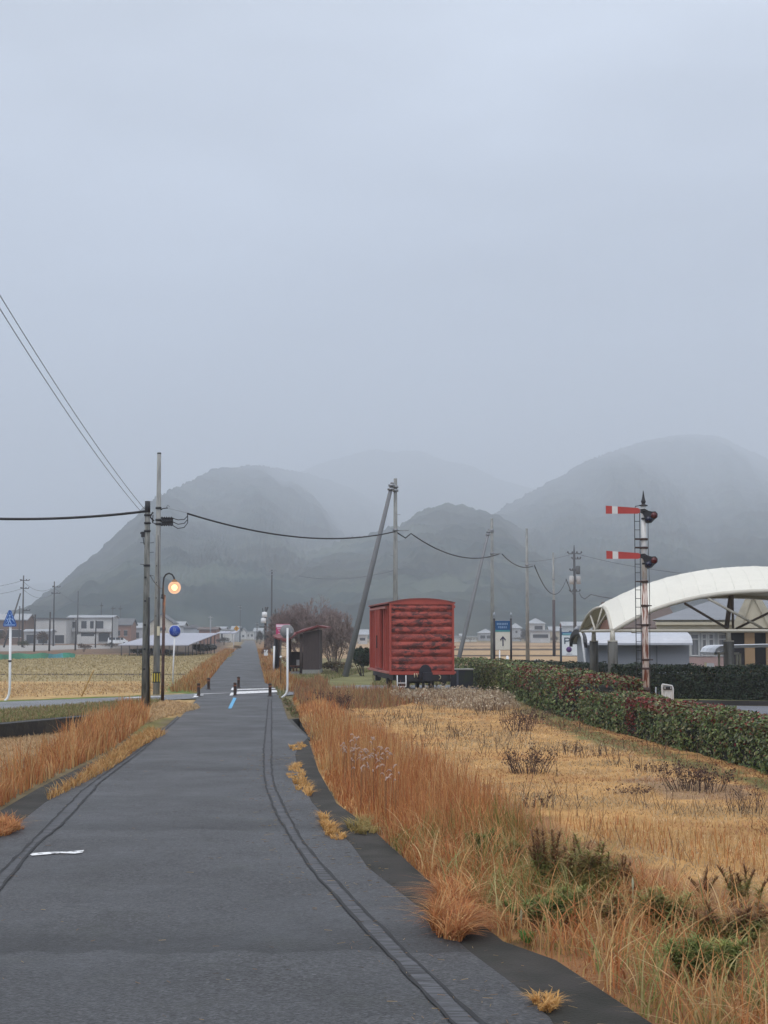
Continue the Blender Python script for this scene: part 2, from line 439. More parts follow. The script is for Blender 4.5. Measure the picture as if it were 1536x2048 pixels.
incross = inpoly(X, Y, ROAD_CORE) | inpoly(X, Y, PARK)
Z = np.where(incross, -0.03, Z)
jx = X + (fbm(X * 1.1, Y * 1.1, 21) - .5) * np.clip(Y * 0.022, .1, 3); jy = Y + (fbm(X * 0.9, Y * 0.9, 22) - .5) * np.clip(Y * .03, .3, 3)
C = np.empty(X.shape + (3,)); C[:] = (0.15, 0.12, 0.07)
for poly, c in REG:
    C[inpoly(jx, jy, [tuple(GR(u, v)) for u, v in poly])] = c
pad = inpoly(X, Y, PADDY); C[pad] = (0.36, 0.23, 0.12)
C[inpoly(X, Y, DITCH)] = (0.03, 0.025, 0.02)
mix = fbm(X * 0.35, Y * 0.5, 31); C *= (0.80 + 0.42 * mix)[..., None]
ny, nx = X.shape
idx = np.arange(ny * nx).reshape(ny, nx)
q = np.stack([idx[:-1, :-1], idx[:-1, 1:], idx[1:, 1:], idx[1:, :-1]], -1).reshape(-1, 4)
gm = mat('ground', (0, 0, 0), rough=0.95, var=0.22, scale=3.0, bump=0.03, bscale=14, attr=True, spec=0.15, stretch=(1, 1, 1))
g = fastmesh('ground', np.stack([X, Y, Z], -1).reshape(-1, 3), q.ravel(), np.full(len(q), 4), C.reshape(-1, 3), gm, smooth=True)
tag(g, kind='structure')

# ------------------------------------------------------------------ asphalt
def asphalt(name, base, seams=(), grain=1.0):
    m = bpy.data.materials.new(name); m.use_nodes = True; t = m.node_tree; b = t.nodes['Principled BSDF']
    tc = N(t, 'ShaderNodeTexCoord'); L = t.links.new
    n1 = N(t, 'ShaderNodeTexNoise'); n1.inputs['Scale'].default_value = 38; n1.inputs['Detail'].default_value = 5; n1.inputs['Roughness'].default_value = .7; L(tc.outputs['Object'], n1.inputs[0])
    n2 = N(t, 'ShaderNodeTexNoise'); n2.inputs['Scale'].default_value = 0.7; n2.inputs['Detail'].default_value = 7; n2.inputs['Roughness'].default_value = .62; L(tc.outputs['Object'], n2.inputs[0])
    vo = N(t, 'ShaderNodeTexVoronoi'); vo.inputs['Scale'].default_value = 52; L(tc.outputs['Object'], vo.inputs[0])
    def rng_(src, a, b_, c, d):
        r = N(t, 'ShaderNodeMapRange'); r.inputs[1].default_value = a; r.inputs[2].default_value = b_; r.inputs[3].default_value = c; r.inputs[4].default_value = d
        L(src, r.inputs[0]); return r.outputs[0]
    def mult(a, b_):
        r = N(t, 'ShaderNodeMath', operation='MULTIPLY'); L(a, r.inputs[0]); L(b_, r.inputs[1]); return r.outputs[0]
    k = mult(rng_(n1.outputs[0], .32, .68, .2, 1.9), rng_(n2.outputs[0], .3, .7, .80, 1.2))
    k = mult(k, rng_(vo.outputs['Color'], 0.0, 1.0, .35, 1.8))
    sp_ = N(t, 'ShaderNodeSeparateXYZ'); L(tc.outputs['Object'], sp_.inputs[0])
    nw = N(t, 'ShaderNodeTexNoise'); nw.inputs['Scale'].default_value = 1.7; nw.inputs['Detail'].default_value = 5; L(tc.outputs['Object'], nw.inputs[0])
    for (y0, wdt, amt, tilt) in seams:
        a = N(t, 'ShaderNodeMath', operation='MULTIPLY_ADD'); L(sp_.outputs[0], a.inputs[0]); a.inputs[1].default_value = tilt; L(sp_.outputs[1], a.inputs[2])
        a2 = N(t, 'ShaderNodeMath', operation='MULTIPLY_ADD'); L(nw.outputs[0], a2.inputs[0]); a2.inputs[1].default_value = wdt * .5; L(a.outputs[0], a2.inputs[2])
        d = N(t, 'ShaderNodeMath', operation='SUBTRACT'); L(a2.outputs[0], d.inputs[0]); d.inputs[1].default_value = y0
        # sharp on the near side, fading on the far side (damp dirt held behind each seam)
        up = rng_(d.outputs[0], 0.0, wdt, 1 - amt, 1.0)
        st = N(t, 'ShaderNodeMath', operation='GREATER_THAN'); L(d.outputs[0], st.inputs[0]); st.inputs[1].default_value = 0.0
        mx_ = N(t, 'ShaderNodeMix'); L(st.outputs[0], mx_.inputs[0]); mx_.inputs[2].default_value = 1.0; L(up, mx_.inputs[3])
        k = mult(k, mx_.outputs[0])
    # pale worn aggregate, hairline cracks, stains
    ck = N(t, 'ShaderNodeTexVoronoi', feature='DISTANCE_TO_EDGE'); ck.inputs['Scale'].default_value = .55; ck.inputs['Randomness'].default_value = 1
    wv = N(t, 'ShaderNodeVectorMath', operation='MULTIPLY_ADD'); L(nw.outputs['Color'], wv.inputs[0]); wv.inputs[1].default_value = (1.1, 1.1, 0); L(tc.outputs['Object'], wv.inputs[2]); L(wv.outputs[0], ck.inputs[0])
    k = mult(k, rng_(ck.outputs['Distance'], .0, .008, .62, 1.0))
    n3 = N(t, 'ShaderNodeTexNoise'); n3.inputs['Scale'].default_value = .23; n3.inputs['Detail'].default_value = 8; n3.inputs['Roughness'].default_value = .7; L(tc.outputs['Object'], n3.inputs[0])
    k = mult(k, rng_(n3.outputs[0], .35, .65, .78, 1.2))
    s = N(t, 'ShaderNodeVectorMath', operation='SCALE'); s.inputs[0].default_value = base; L(k, s.inputs['Scale'])
    # moss tint in patches
    mo = N(t, 'ShaderNodeMix', data_type='RGBA'); L(rng_(nw.outputs[0], .56, .74, 0, .35), mo.inputs[0]); L(s.outputs[0], mo.inputs[6]); mo.inputs[7].default_value = (base[0] * .75, base[1] * .8, base[2] * .5, 1)
    L(mo.outputs[2], b.inputs['Base Color'])
    L(rng_(n2.outputs[0], .3, .7, .42, .68), b.inputs['Roughness'])
    b.inputs['Specular IOR Level'].default_value = .5
    bp = N(t, 'ShaderNodeBump'); bp.inputs['Distance'].default_value = .006 * grain; L(n1.outputs[0], bp.inputs['Height'])
    bp2 = N(t, 'ShaderNodeBump'); bp2.inputs['Distance'].default_value = .004 * grain; L(vo.outputs['Distance'], bp2.inputs['Height']); L(bp.outputs[0], bp2.inputs['Normal'])
    L(bp2.outputs[0], b.inputs['Normal'])
    MATS[name] = m; return m
m_path = asphalt('path_asphalt', (0.036, 0.0368, 0.0395), seams=[(YV(1890), 1.2, .62, .004), (YV(1655), 1.3, .5, 0), (YV(1540), 1.2, .5, 0), (YV(1493), 1.0, .45, 0),
                  (YV(1450), 1.2, .38, 0), (YV(1330), 2.5, .2, 0), (YV(1310), 3.5, .15, 0)])
m_road = asphalt('road_asphalt', (0.13, 0.135, 0.145))
def ribbon_obj(name, left, right, z, m, n=None):
    if n: left = resample(left, n); right = resample(right, n)
    vs, fs = ribbon(left, right, z); b = MB(); b.add(vs, fs); o = b.build(name, m); tag(o, kind='structure'); return o
ribbon_obj('path', PATH_L, PATH_R, 0.012, m_path)
ribbon_obj('path', [PATH_L[-1]] + FAR_L, [PATH_R[-1]] + FAR_R, 0.008, m_path)
ribbon_obj('cross_road', [tuple(p) for p in ROAD_N], [tuple(p) for p in ROAD_S], 0.004, m_road)
m_conc = mat('mossy_concrete', (0.036, 0.032, 0.028), rough=.9, col2=(0.016, 0.016, 0.011), thr=(.4, .65), scale=2.2, var=.3, bump=.01, bscale=50)
ribbon_obj('gutter_slab', CONC_Rin, CONC_R, 0.004, m_conc)
ribbon_obj('gutter_slab', CONC_L, CONC_Lin, 0.004, m_conc)
pk = sheet('parking_area', PARK, 0.006, asphalt('parking_asphalt', (0.10, 0.106, 0.125)))

# twin old-rail grooves with a brushed strip between, cast into the surface
m_line = mat('rail_groove', (0.018, 0.018, 0.02), rough=.8, var=.4, scale=9)
m_strip = mat('rail_strip', (0.085, 0.088, 0.098), rough=.75, col2=(0.03, 0.031, 0.034), thr=(.48, .56), scale=2.4, stretch=(1.2, 14, 1), var=.25, bump=.006, bscale=40)
def groove(outer, inner, z=0.016):
    a = resample(GP(outer), 170); b = resample(GP(inner), 170)
    ribbon_obj('rail_strip', a, b, z, m_strip)
    for L_ in (a, b):
        wn = 0.009 + 0.010 * rng.random(170); j = rng.normal(0, .006, 170)
        l = L_ + np.stack([-wn + j, np.zeros(170)], 1); r = L_ + np.stack([wn + j, np.zeros(170)], 1)
        ribbon_obj('rail_groove', l, r, z + .004, m_line)
groove([(985, 2120), (903, 2048), (824, 1962), (736, 1869), (624, 1744), (575, 1669), (552, 1627), (533, 1578), (528, 1545), (528, 1496), (533, 1444), (537, 1400)],
       [(1035, 2120), (960, 2048), (892, 1983), (814, 1910), (736, 1832), (657, 1747), (608, 1689), (575, 1630), (549, 1575), (543, 1545), (543, 1496), (543, 1444), (543, 1400)])
groove([(-420, 2110), (-120, 1855), (0, 1749), (99, 1650), (163, 1584), (234, 1532), (277, 1503), (326, 1460), (355, 1434)],
       [(-380, 2110), (-105, 1875), (0, 1783), (65, 1700), (125, 1650), (202, 1565), (287, 1500), (334, 1458), (359, 1436)])
# painted markings
m_wp = mat('white_paint', (0.78, 0.79, 0.80), rough=.6, var=.15, scale=14, col2=(.16, .16, .17), thr=(.54, .62))
m_bp = mat('blue_paint', (0.10, 0.40, 0.68), rough=.6, var=.15, scale=12, col2=(.07, .14, .20), thr=(.56, .64))
for nm, pts, m_ in (('blue_marking', [(456, 1418), (463, 1418), (473, 1397), (467, 1396)], m_bp),
                    ('white_marking', [(473, 1389), (555, 1385), (553, 1381), (474, 1384)], m_wp),
                    ('white_marking', [(474, 1381), (552, 1378.5), (551, 1377), (475, 1379)], m_wp),
                    ('white_marking', [(459, 1392), (466, 1392), (469, 1386), (462, 1386)], m_wp),
                    ('white_marking', [(462, 1381), (468, 1381), (469, 1376), (464, 1376)], m_wp),
                    ('white_marking', [(384, 1396), (396, 1395), (398, 1391), (392, 1391)], m_wp),
                    ('white_marking', [(401, 1390), (460, 1387), (460, 1386), (401, 1388)], mat('worn_paint', (.3, .3, .31), var=.3)),
                    ('white_marking', [(250, 1397.5), (330, 1394), (330, 1393), (250, 1396.2)], m_wp),
                    ('white_marking', [(631, 1384), (700, 1382), (700, 1380.5), (631, 1382)], m_wp)):
    sheet(nm, GP(pts), 0.018, m_)
wl = [(60, 1713), (66, 1710), (95, 1708), (130, 1707), (168, 1704), (165, 1709), (150, 1711), (120, 1710), (90, 1713), (64, 1715)]
sheet('white_marking', GP(wl), 0.02, m_wp)
# kerb of the parking area
b = MB()
kp = GP([(1366, 1409), (1500, 1411), (2600, 1424)])
for a_, b_ in zip(kp[:-1], kp[1:]):
    d = (b_ - a_); b.box((a_ + b_) / 2 + Vector((0, 0, .07)), (d.length, .16, .15), math.atan2(d.y, d.x))
o = b.build('kerb', mat('dark_kerb', (0.05, 0.047, 0.045), rough=.9, var=.5, scale=2)); tag(o, kind='structure')

# retaining wall and ditch sides
b = MB()
for a_, b_ in zip(WALL_TOP[:-1], WALL_TOP[1:]):
    a_ = Vector(a_); b_ = Vector(b_); d = b_ - a_
    b.box((a_ + b_) / 2 + Vector((0, -.16, -.33)), (d.length + .02, .42, .72), math.atan2(d.y, d.x))
o = b.build('retaining_wall', mat('wet_wall', (0.014, 0.014, 0.014), rough=.7, col2=(0.03, 0.028, 0.022), scale=2.5, var=.5, bump=.02, bscale=9))
tag(o, 'low blackened retaining wall edging the sunken straw field beside the crossing road', 'retaining wall')
b = MB(); D = [Vector(p) for p in DITCH]
for i in range(len(D)):
    a_, b_ = D[i], D[(i + 1) % len(D)]; d = b_ - a_
    b.box((a_ + b_) / 2 + Vector((0, 0, -.31)), (d.length + .08, .12, .62), math.atan2(d.y, d.x))
o = b.build('drain_pit', mat('pit_concrete', (0.05, 0.05, 0.045), rough=.9, var=.4, scale=6)); tag(o, 'open concrete drain pit at the right edge of the path just before the mirror post', 'drain')
# ================================================================== mountains (terrain)
def mtmat(name, c1, c2):
    m = mat(name, c1, rough=1.0, col2=c2, thr=(.45, .62), scale=0.02, var=.6, spec=0.0, detail=12)
    return m
m_mt = mtmat('forest', (0.009, 0.024, 0.025), (0.045, 0.06, 0.05))
def mountain(name, sky, Yc, Yb, m, du=2.0, rows=130, seed=1, u0=-700, u1=2300, rough=1.0, v_end=1250, p0=1.0, gully=0.15):
    us = np.arange(u0, u1, du); su = [p[0] for p in sky]; sv = [p[1] for p in sky]
    v = np.interp(us, su, sv)
    v = np.convolve(np.pad(v, 12, mode='edge'), np.hanning(13) / np.hanning(13).sum(), 'same')[12:-12]
    yc = np.array([Yc(u) for u in us]); yb = np.array([Yb(u) for u in us])
    cy = cp - (1024 - v) / F * sp; ev = (sp + (1024 - v) / F * cp) / cy; ex = ((us - 768) / F) / cy
    t = np.concatenate([np.linspace(0, 1, rows), np.linspace(1.02, 1.3, 8)])[:, None]
    Yg = yb + (yc - yb) * t
    Xg = ex * Yg
    front = np.minimum(t, 1.0)
    g1 = fbm(us[None, :] / 95.0 + t * 1.2, t * 2.0 + us[None, :] * 0, seed, 4) - .5
    prof = front ** p0 + gully * 2.2 * g1 * np.sin(np.pi * front) ** .8
    Zg = EYE * front + np.maximum(ev, 0.0005) * Yg * np.clip(prof, 0, 1)
    back = np.clip((t - 1) / .3, 0, 1)
    Zg = np.where(t > 1, (EYE + ev * yc) * (1 - back ** .8), Zg)
    # tree crowns
    tr = fbm(Xg / 12.0, Yg / 12.0, seed + 5, 2); tr2 = vn(Xg / 34., Yg / 34., seed + 8)
    amp = rough * (1.0 + 0 * t) * np.clip(front * 8, 0, 1)
    Zg = Zg + amp * (10 * (tr - .5) + 6 * (tr2 - .5))
    Zg[0] = -3
    Zg = np.where(back >= 1, -3, Zg)
    ny, nx = Xg.shape; idx = np.arange(ny * nx).reshape(ny, nx)
    q = np.stack([idx[:-1, :-1], idx[:-1, 1:], idx[1:, 1:], idx[1:, :-1]], -1).reshape(-1, 4)
    o = fastmesh(name, np.stack([Xg, np.broadcast_to(Yg, Xg.shape), Zg], -1).reshape(-1, 3), q.ravel(), np.full(len(q), 4), None, m)
    tag(o, kind='structure'); return o
def lin(*pts):
    a = [p[0] for p in pts]; b_ = [p[1] for p in pts]
    return lambda u: float(np.interp(u, a, b_))
SK_L = [(-900, 1266), (-200, 1262), (0, 1240), (60, 1212), (110, 1180), (160, 1135), (200, 1103), (240, 1062), (270, 1038), (298, 1003), (330, 986), (380, 965), (405, 948), (430, 936), (460, 938),
        (510, 930), (560, 936), (620, 948), (700, 975), (760, 1010), (850, 1075), (940, 1130), (1100, 1200), (1300, 1250), (2300, 1266)]
mountain('mountain', SK_L, lin((-900, 1500), (60, 1300), (300, 1800), (430, 2800), (520, 3600), (620, 4700), (1000, 5200)), lin((-900, 800), (300, 670), (620, 720), (2300, 900)), m_mt, seed=3, p0=.42)
SK_M = [(-900, 1266), (300, 1262), (480, 1200), (560, 1155), (600, 1130), (650, 1095), (740, 1068), (800, 1052), (850, 1020), (890, 1008), (930, 1012), (980, 1026), (1020, 1044), (1075, 1085), (1110, 1105),
        (1200, 1120), (1320, 1150), (1536, 1180), (1900, 1230), (2300, 1262)]
mountain('mountain', SK_M, lin((-900, 1300), (600, 1300), (900, 1700), (1200, 1600), (2300, 1400)), lin((-900, 720), (700, 680), (2300, 700)), m_mt, seed=11, p0=.5)
SK_R = [(-900, 1266), (600, 1240), (800, 1140), (900, 1085), (960, 1045), (1000, 1018), (1060, 984), (1120, 953), (1180, 920), (1240, 898), (1300, 880), (1350, 872), (1390, 868), (1440, 874), (1500, 900), (1560, 930),
        (1700, 980), (2000, 1080), (2300, 1180)]
mountain('mountain', SK_R, lin((-900, 2400), (900, 2400), (1000, 2700), (1180, 3600), (1380, 5200), (1600, 4800), (2300, 3200)), lin((-900, 900), (2300, 760)), m_mt, seed=23, p0=.42)
SK_C = [(-900, 1240), (300, 1150), (480, 1010), (600, 945), (650, 922), (690, 914), (740, 898), (790, 904), (840, 900), (890, 922), (940, 928), (1000, 960), (1150, 1000), (1300, 1060), (1800, 1200), (2300, 1250)]
mountain('mountain', SK_C, lin((-900, 5900), (2300, 6000)), lin((-900, 2500), (2300, 2500)), m_mt, seed=31, du=4)

# ================================================================== air
def haze(rho, top):
    b = MB(); b.box((0, 0, (top - 5) / 2), (16600, 16600, top + 5))
    o = b.build('haze', None); m = bpy.data.materials.new('haze_air'); m.use_nodes = True; t = m.node_tree
    for n in list(t.nodes): t.nodes.remove(n)
    ou = N(t, 'ShaderNodeOutputMaterial'); pv = N(t, 'ShaderNodeVolumePrincipled')
    pv.inputs['Color'].default_value = (0.80, 0.865, 0.955, 1); pv.inputs['Density'].default_value = rho
    t.links.new(pv.outputs[0], ou.inputs['Volume']); o.data.materials.append(m)
    tag(o, kind='stuff'); return o
haze(0.00055, 800)

# ================================================================== distant buildings
m_dark = mat('dark_glass', (0.03, 0.035, 0.045), rough=.2, var=.1)
m_dark2 = mat('shade_opening', (0.05, 0.05, 0.055), rough=.9)
HC = {'white': (0.50, 0.50, 0.49), 'cream': (0.52, 0.47, 0.38), 'grey': (0.34, 0.35, 0.37), 'pale': (0.40, 0.43, 0.46), 'brown': (0.16, 0.10, 0.075), 'rust': (0.25, 0.13, 0.09), 'beige': (.42, .36, .28)}
RC = {'grey': (0.10, 0.105, 0.115), 'light': (0.30, 0.32, 0.345), 'brown': (0.10, 0.07, 0.06), 'black': (0.05, 0.05, 0.055)}
def house(name, label, cat, u0, u1, ve, vb, Y, wall='white', roof='grey', kind='gable', rise=0.0, depth=8.0, wins=(), over=.4, annex=None, group=None, front=False):
    """ve: eave line, vb: foot line at distance Y; windows as (fx0, fx1, fz0, fz1) fractions of the front"""
    x0 = AT(u0, 1268, Y).x; x1 = AT(u1, 1268, Y).x; ze = AT(768, ve, Y).z; zb = max(-0.05, min(0.0, AT(768, vb, Y).z)) - .05
    t = thing(name, label, cat, ((x0 + x1) / 2, Y + depth / 2, 0), group)
    W = x1 - x0; cx = (x0 + x1) / 2; H = ze - zb
    mw_ = mat('wall_' + wall, HC[wall], rough=.85, var=.12, scale=.8); mr_ = mat('roof_' + roof, RC[roof], rough=.7, var=.15, scale=.9)
    b = MB(); b.box((cx, Y + depth / 2, zb + H / 2), (W, depth, H))
    if kind == 'gable' and front: b.prism([(x0, Y, ze), (x1, Y, ze), (cx, Y, ze + rise)], (0, depth, 0))
    elif kind == 'gable': b.prism([(x0, Y, ze), (x0, Y + depth, ze), (x0, Y + depth / 2, ze + rise)], (W, 0, 0))
    wl_ = b.build('wall', mw_, t)
    b = MB(); th = .22
    if kind == 'gable' and front:
        for s, xa, xb in ((1, x0 - over, cx), (-1, cx, x1 + over)):
            za = ze - rise * over / (W / 2) if xa < cx - .01 else ze + rise; zb2 = ze + rise if xa < cx - .01 else ze - rise * over / (W / 2)
            b.prism([(xa, Y - over, za + .02), (xb, Y - over, zb2 + .02), (xb, Y - over, zb2 + th), (xa, Y - over, za + th)], (0, depth + 2 * over, 0))
    elif kind == 'gable':
        k = rise * over / (depth / 2)
        b.prism([(x0 - over, Y - over, ze - k + .02), (x0 - over, Y + depth / 2, ze + rise + .02), (x0 - over, Y + depth / 2, ze + rise + th), (x0 - over, Y - over, ze - k + th)], (W + 2 * over, 0, 0))
        b.prism([(x0 - over, Y + depth + over, ze - k + .02), (x0 - over, Y + depth + over, ze - k + th), (x0 - over, Y + depth / 2, ze + rise + th), (x0 - over, Y + depth / 2, ze + rise + .02)], (W + 2 * over, 0, 0))
    elif kind == 'hip':
        a = [(x0 - over, Y - over, ze), (x1 + over, Y - over, ze), (x1 + over, Y + depth + over, ze), (x0 - over, Y + depth + over, ze)]; q = min(depth / 2, W / 2) 
        r = [(x0 + q, Y + depth / 2, ze + rise), (x1 - q, Y + depth / 2, ze + rise)]
        b.add(a + r, [(3, 2, 1, 0), (0, 1, 5, 4), (1, 2, 5), (2, 3, 4, 5), (3, 0, 4)])
    else: b.box((cx, Y + depth / 2, ze + .15), (W + 2 * over, depth + 2 * over, .3))
    b.build('roof', mr_, t)
    for i, (a, c, d, e) in enumerate(wins):
        b = MB(); b.box((x0 + W * (a + c) / 2, Y - .03, zb + H * (d + e) / 2), (W * (c - a), .12, H * (e - d))); wd = b.build('window', m_dark, t)
        b = MB(); fr = .08
        b.box((x0 + W * (a + c) / 2, Y - .07, zb + H * e + fr / 2), (W * (c - a) + .2, .1, fr)); b.box((x0 + W * (a + c) / 2, Y - .07, zb + H * d - fr / 2), (W * (c - a) + .2, .1, fr))
        b.each('sill', mat('win_frame', (.5, .5, .5)), wd)
    return t
HG = 'houses of the hamlet at the foot of the mountain'
house('house', 'dark brown house with low grey roof at the left edge behind the crossing sign', 'house', -40, 52, 1240, 1290, 330, 'brown', 'light', rise=1.2, wins=((.3, .5, .3, .6), (.6, .9, .3, .6)), group=HG)
h = house('barn', 'pale sheet-walled barn with dark roof and brown end post among wooden poles', 'barn', 57, 132, 1238, 1287, 345, 'white', 'grey', 'flat', depth=10, wins=((.05, .5, .02, .28), (.62, .95, .02, .35)), group=HG)
house('shed', 'low lean-to shed with pale roof in front of the sheet-walled barn', 'shed', 48, 100, 1264, 1289, 320, 'grey', 'light', rise=.4, depth=5, wins=((.1, .45, .1, .8), (.55, .9, .1, .8)), over=.3, group=HG)
house('house', 'long two-storey white house with a full-length balcony behind the white wall', 'house', 136, 224, 1236, 1286, 352, 'white', 'light', rise=.5, wins=((.05, .16, .62, .85), (.3, .42, .55, .88), (.5, .58, .55, .88), (.64, .8, .55, .88), (.3, .62, .08, .42), (.7, .95, .08, .42)), group=HG)
b = MB(); x0, x1 = AT(158, 1272, 335).x, AT(192, 1272, 335).x; z1 = AT(768, 1272.5, 335).z; b.box(((x0 + x1) / 2, 335, z1 / 2), (x1 - x0, .25, z1))
for xx in (x0, x1): b.box((xx, 335, z1 / 2 + .2), (.7, .7, z1 + .4))
tag(b.build('garden_wall', mat('wall_white', HC['white'])), 'white garden wall with end pillars in front of the long balcony house', 'garden wall')
b = MB(); xa_, xb_ = AT(146, 1268, 352).x, AT(226, 1268, 352).x; b.box(((xa_ + xb_) / 2, 351.3, 3.1), (xb_ - xa_, 1.4, .75)); b.build('balcony', mat('balcony_pale', (.50, .50, .50)), [o for o in bpy.data.objects if o.get('label', '').startswith('long two-storey')][0])
house('house', 'small reddish brown house right of the long white house', 'house', 226, 262, 1250, 1283, 380, 'rust', 'grey', rise=1.5, wins=((.2, .4, .4, .7), (.6, .8, .4, .7)), group=HG)
house('house', 'grey house partly behind the foreground utility poles', 'house', 262, 298, 1256, 1284, 400, 'grey', 'light', rise=1.2, wins=((.2, .45, .3, .7),), group=HG)
house('house', 'tall cream house with gable end facing, behind the lit lamp post', 'house', 300, 345, 1246, 1284, 370, 'cream', 'grey', rise=2.0, front=True, wins=((.3, .7, .62, .78), (.2, .45, .2, .4)), group=HG)
house('house', 'small pale house just behind the round blue sign', 'house', 340, 366, 1252, 1280, 390, 'pale', 'light', rise=1.0, wins=((.2, .8, .3, .5),), group=HG)
house('house', 'blue-grey roofed house with white lower walls above the solar panels', 'house', 367, 398, 1256, 1280, 360, 'pale', 'black', 'hip', rise=.9, wins=((.0, .25, .05, .42), (.5, .68, .05, .42)), group=HG)
house('shed', 'rusty brown shed right of the white-walled house above the solar panels', 'shed', 398, 432, 1260, 1274, 350, 'rust', 'brown', rise=.5, group=HG)
house('house', 'tiny white house by the left side of the far end of the path', 'house', 432, 449, 1258, 1268, 420, 'white', 'light', rise=.5, wins=((.1, .3, .3, .7), (.6, .8, .3, .7)), group=HG)
house('shed', 'long low white shed left of the yellow sign', 'shed', 447, 463, 1261, 1266, 410, 'white', 'light', 'flat', group=HG)
house('house', 'white gable house standing straight at the far end of the path', 'house', 481, 492, 1264, 1281, 640, 'white', 'grey', rise=1.6, front=True, wins=((.3, .7, .3, .6),), group=HG)
house('house', 'white flat building right of the gable house at the end of the path', 'house', 494, 507, 1264, 1282, 620, 'white', 'light', 'flat', wins=((.1, .3, .4, .7), (.6, .9, .4, .7)), group=HG)
house('house', 'grey house at the end of the path partly behind roadside poles', 'house', 508, 524, 1263, 1281, 600, 'grey', 'light', rise=1.2, wins=((.3, .6, .3, .6),), group=HG)
house('house', 'white barrel-shaped store left of the yellow sign, beside the dark hedge', 'store', 463, 477, 1262, 1281, 430, 'pale', 'light', rise=1.2, group=HG)
house('house', 'small white house between the wagon and the leaning brace pole', 'house', 921, 931, 1272, 1281, 520, 'white', 'light', rise=.6, group=HG)
house('house', 'small grey house left of the arrow sign', 'house', 958, 986, 1266, 1282, 500, 'grey', 'light', 'hip', rise=1.4, wins=((.1, .45, .3, .7), (.55, .9, .3, .7)), group=HG)
house('house', 'pale-roofed house just right of the arrow sign', 'house', 1023, 1043, 1256, 1280, 470, 'grey', 'light', 'hip', rise=1.6, wins=((.4, .6, .6, .8),), group=HG)
house('house', 'two-storey white house with stacked balconies right of the arrow sign', 'house', 1058, 1090, 1247, 1279, 400, 'white', 'light', 'hip', rise=1.5, wins=((.35, .85, .68, .88), (.15, .85, .3, .5)), group=HG)
house('house', 'lower white wing in front of the two-storey balcony house', 'house', 1062, 1100, 1262, 1280, 385, 'white', 'light', 'flat', wins=((.1, .9, .42, .72),), depth=5, group=HG)
house('house', 'small white house left of the parking sign', 'house', 1101, 1122, 1262, 1280, 430, 'beige', 'light', rise=1.1, wins=((.2, .5, .3, .7),), group=HG)
house('house', 'long low pale house behind the parking sign', 'house', 1126, 1184, 1252, 1275, 450, 'pale', 'light', rise=1.1, wins=((.2, .3, .4, .7), (.5, .65, .4, .7)), group=HG)
house('greenhouse', 'long low white greenhouse beyond the far paddies right of the wagon', 'greenhouse', 905, 953, 1274, 1280, 440, 'white', 'light', 'flat', depth=6, group=None)
house('house', 'small white house seen between the brace pole and the evergreen shrub', 'house', 716, 734, 1270, 1284, 330, 'white', 'light', rise=1.0, wins=((.2, .8, .4, .7),), group=HG)

# solar panels
t = thing('solar_array', 'large sloping array of solar panels in pale sky colour on posts in the left field', 'solar panels', tuple(AT(330, 1290, 150).xy) + (0,))
A = [AT(236, 1289.5, 150), AT(376, 1290, 150), AT(437, 1266, 172), AT(318, 1272.5, 200)]
A[3].z = A[2].z
b = MB(); b.prism(A, (0, 0, -.08)); m_pan = mat('solar_glass', (0.34, 0.34, 0.40), rough=.35, var=.06, scale=.5); b.build('panel', m_pan, t)  # sky reflection put into the pale base colour of the panel
for k, (dx, dy) in enumerate(((1.6, 4), (2.0, 9))):
    b = MB(); c = A[2] + Vector((dx * .6, dy, .1)); b.prism([c + Vector((-1.6, -1.0, -.1)), c + Vector((-.1, -1.0, -.1)), c + Vector((.1, 1.2, .12)), c + Vector((-1.2, 1.2, .12))], (0, 0, -.08)); b.build('panel', m_pan, t)
m_steel = mat('dark_steel', (0.10, 0.10, 0.11), rough=.6, metal=.3)
for f in np.linspace(0.04, .96, 9):
    p = A[0].lerp(A[1], f); b = MB(); b.tube([(p.x, p.y + .4, -.03), (p.x, p.y + .4, p.z - .02)], .05, 6); b.build('post', m_steel, t)
for f in np.linspace(0.1, .95, 8):
    p = A[1].lerp(A[2], f); b = MB(); b.tube([(p.x - .3, p.y, -.03), (p.x - .3, p.y, p.z - .05)], .05, 6); b.build('post', m_steel, t)
# minivan
def car(name, label, cat, x, y, rz, body, L=3.9, W=1.6, H=1.75):
    t = thing(name, label, cat, (x, y, 0)); b = MB()
    pr = [(-L / 2, .35), (L / 2, .35), (L / 2, .85), (L / 2 - .35, 1.0), (L / 2 - .95, H - .08), (-L / 2 + .1, H), (-L / 2, .9)]
    b.prism([(x + p[0], y - W / 2, p[1]) for p in pr], (0, W, 0)); b.build('body', mat(name + '_paint', body, rough=.3, coat=.5), t)
    for a, c in ((-L / 2 + .25, -.45), (-.35, .45), (.55, L / 2 - .85)):
        b = MB(); b.box((x + (a + c) / 2, y - W / 2 - .005, 1.28), (c - a, .03, .48)); b.build('window', m_dark, t)
    for wx in (-L / 2 + .65, L / 2 - .65):
        for wy in (-W / 2 + .05, W / 2 - .05):
            b = MB(); b.lathe((x + wx, y + wy, .3), [(0.02, -.1), (.3, -.1), (.3, .1), (.02, .1)], 12, 'Y'); b.build('wheel', mat('tyre', (.02, .02, .02)), t)
    t.rotation_euler = (0, 0, rz); return t
p = AT(236, 1280, 300); car('minivan', 'white minivan parked by the houses left of the solar panels', 'van', p.x, 300, 0.1, (.75, .76, .78), H=1.5)
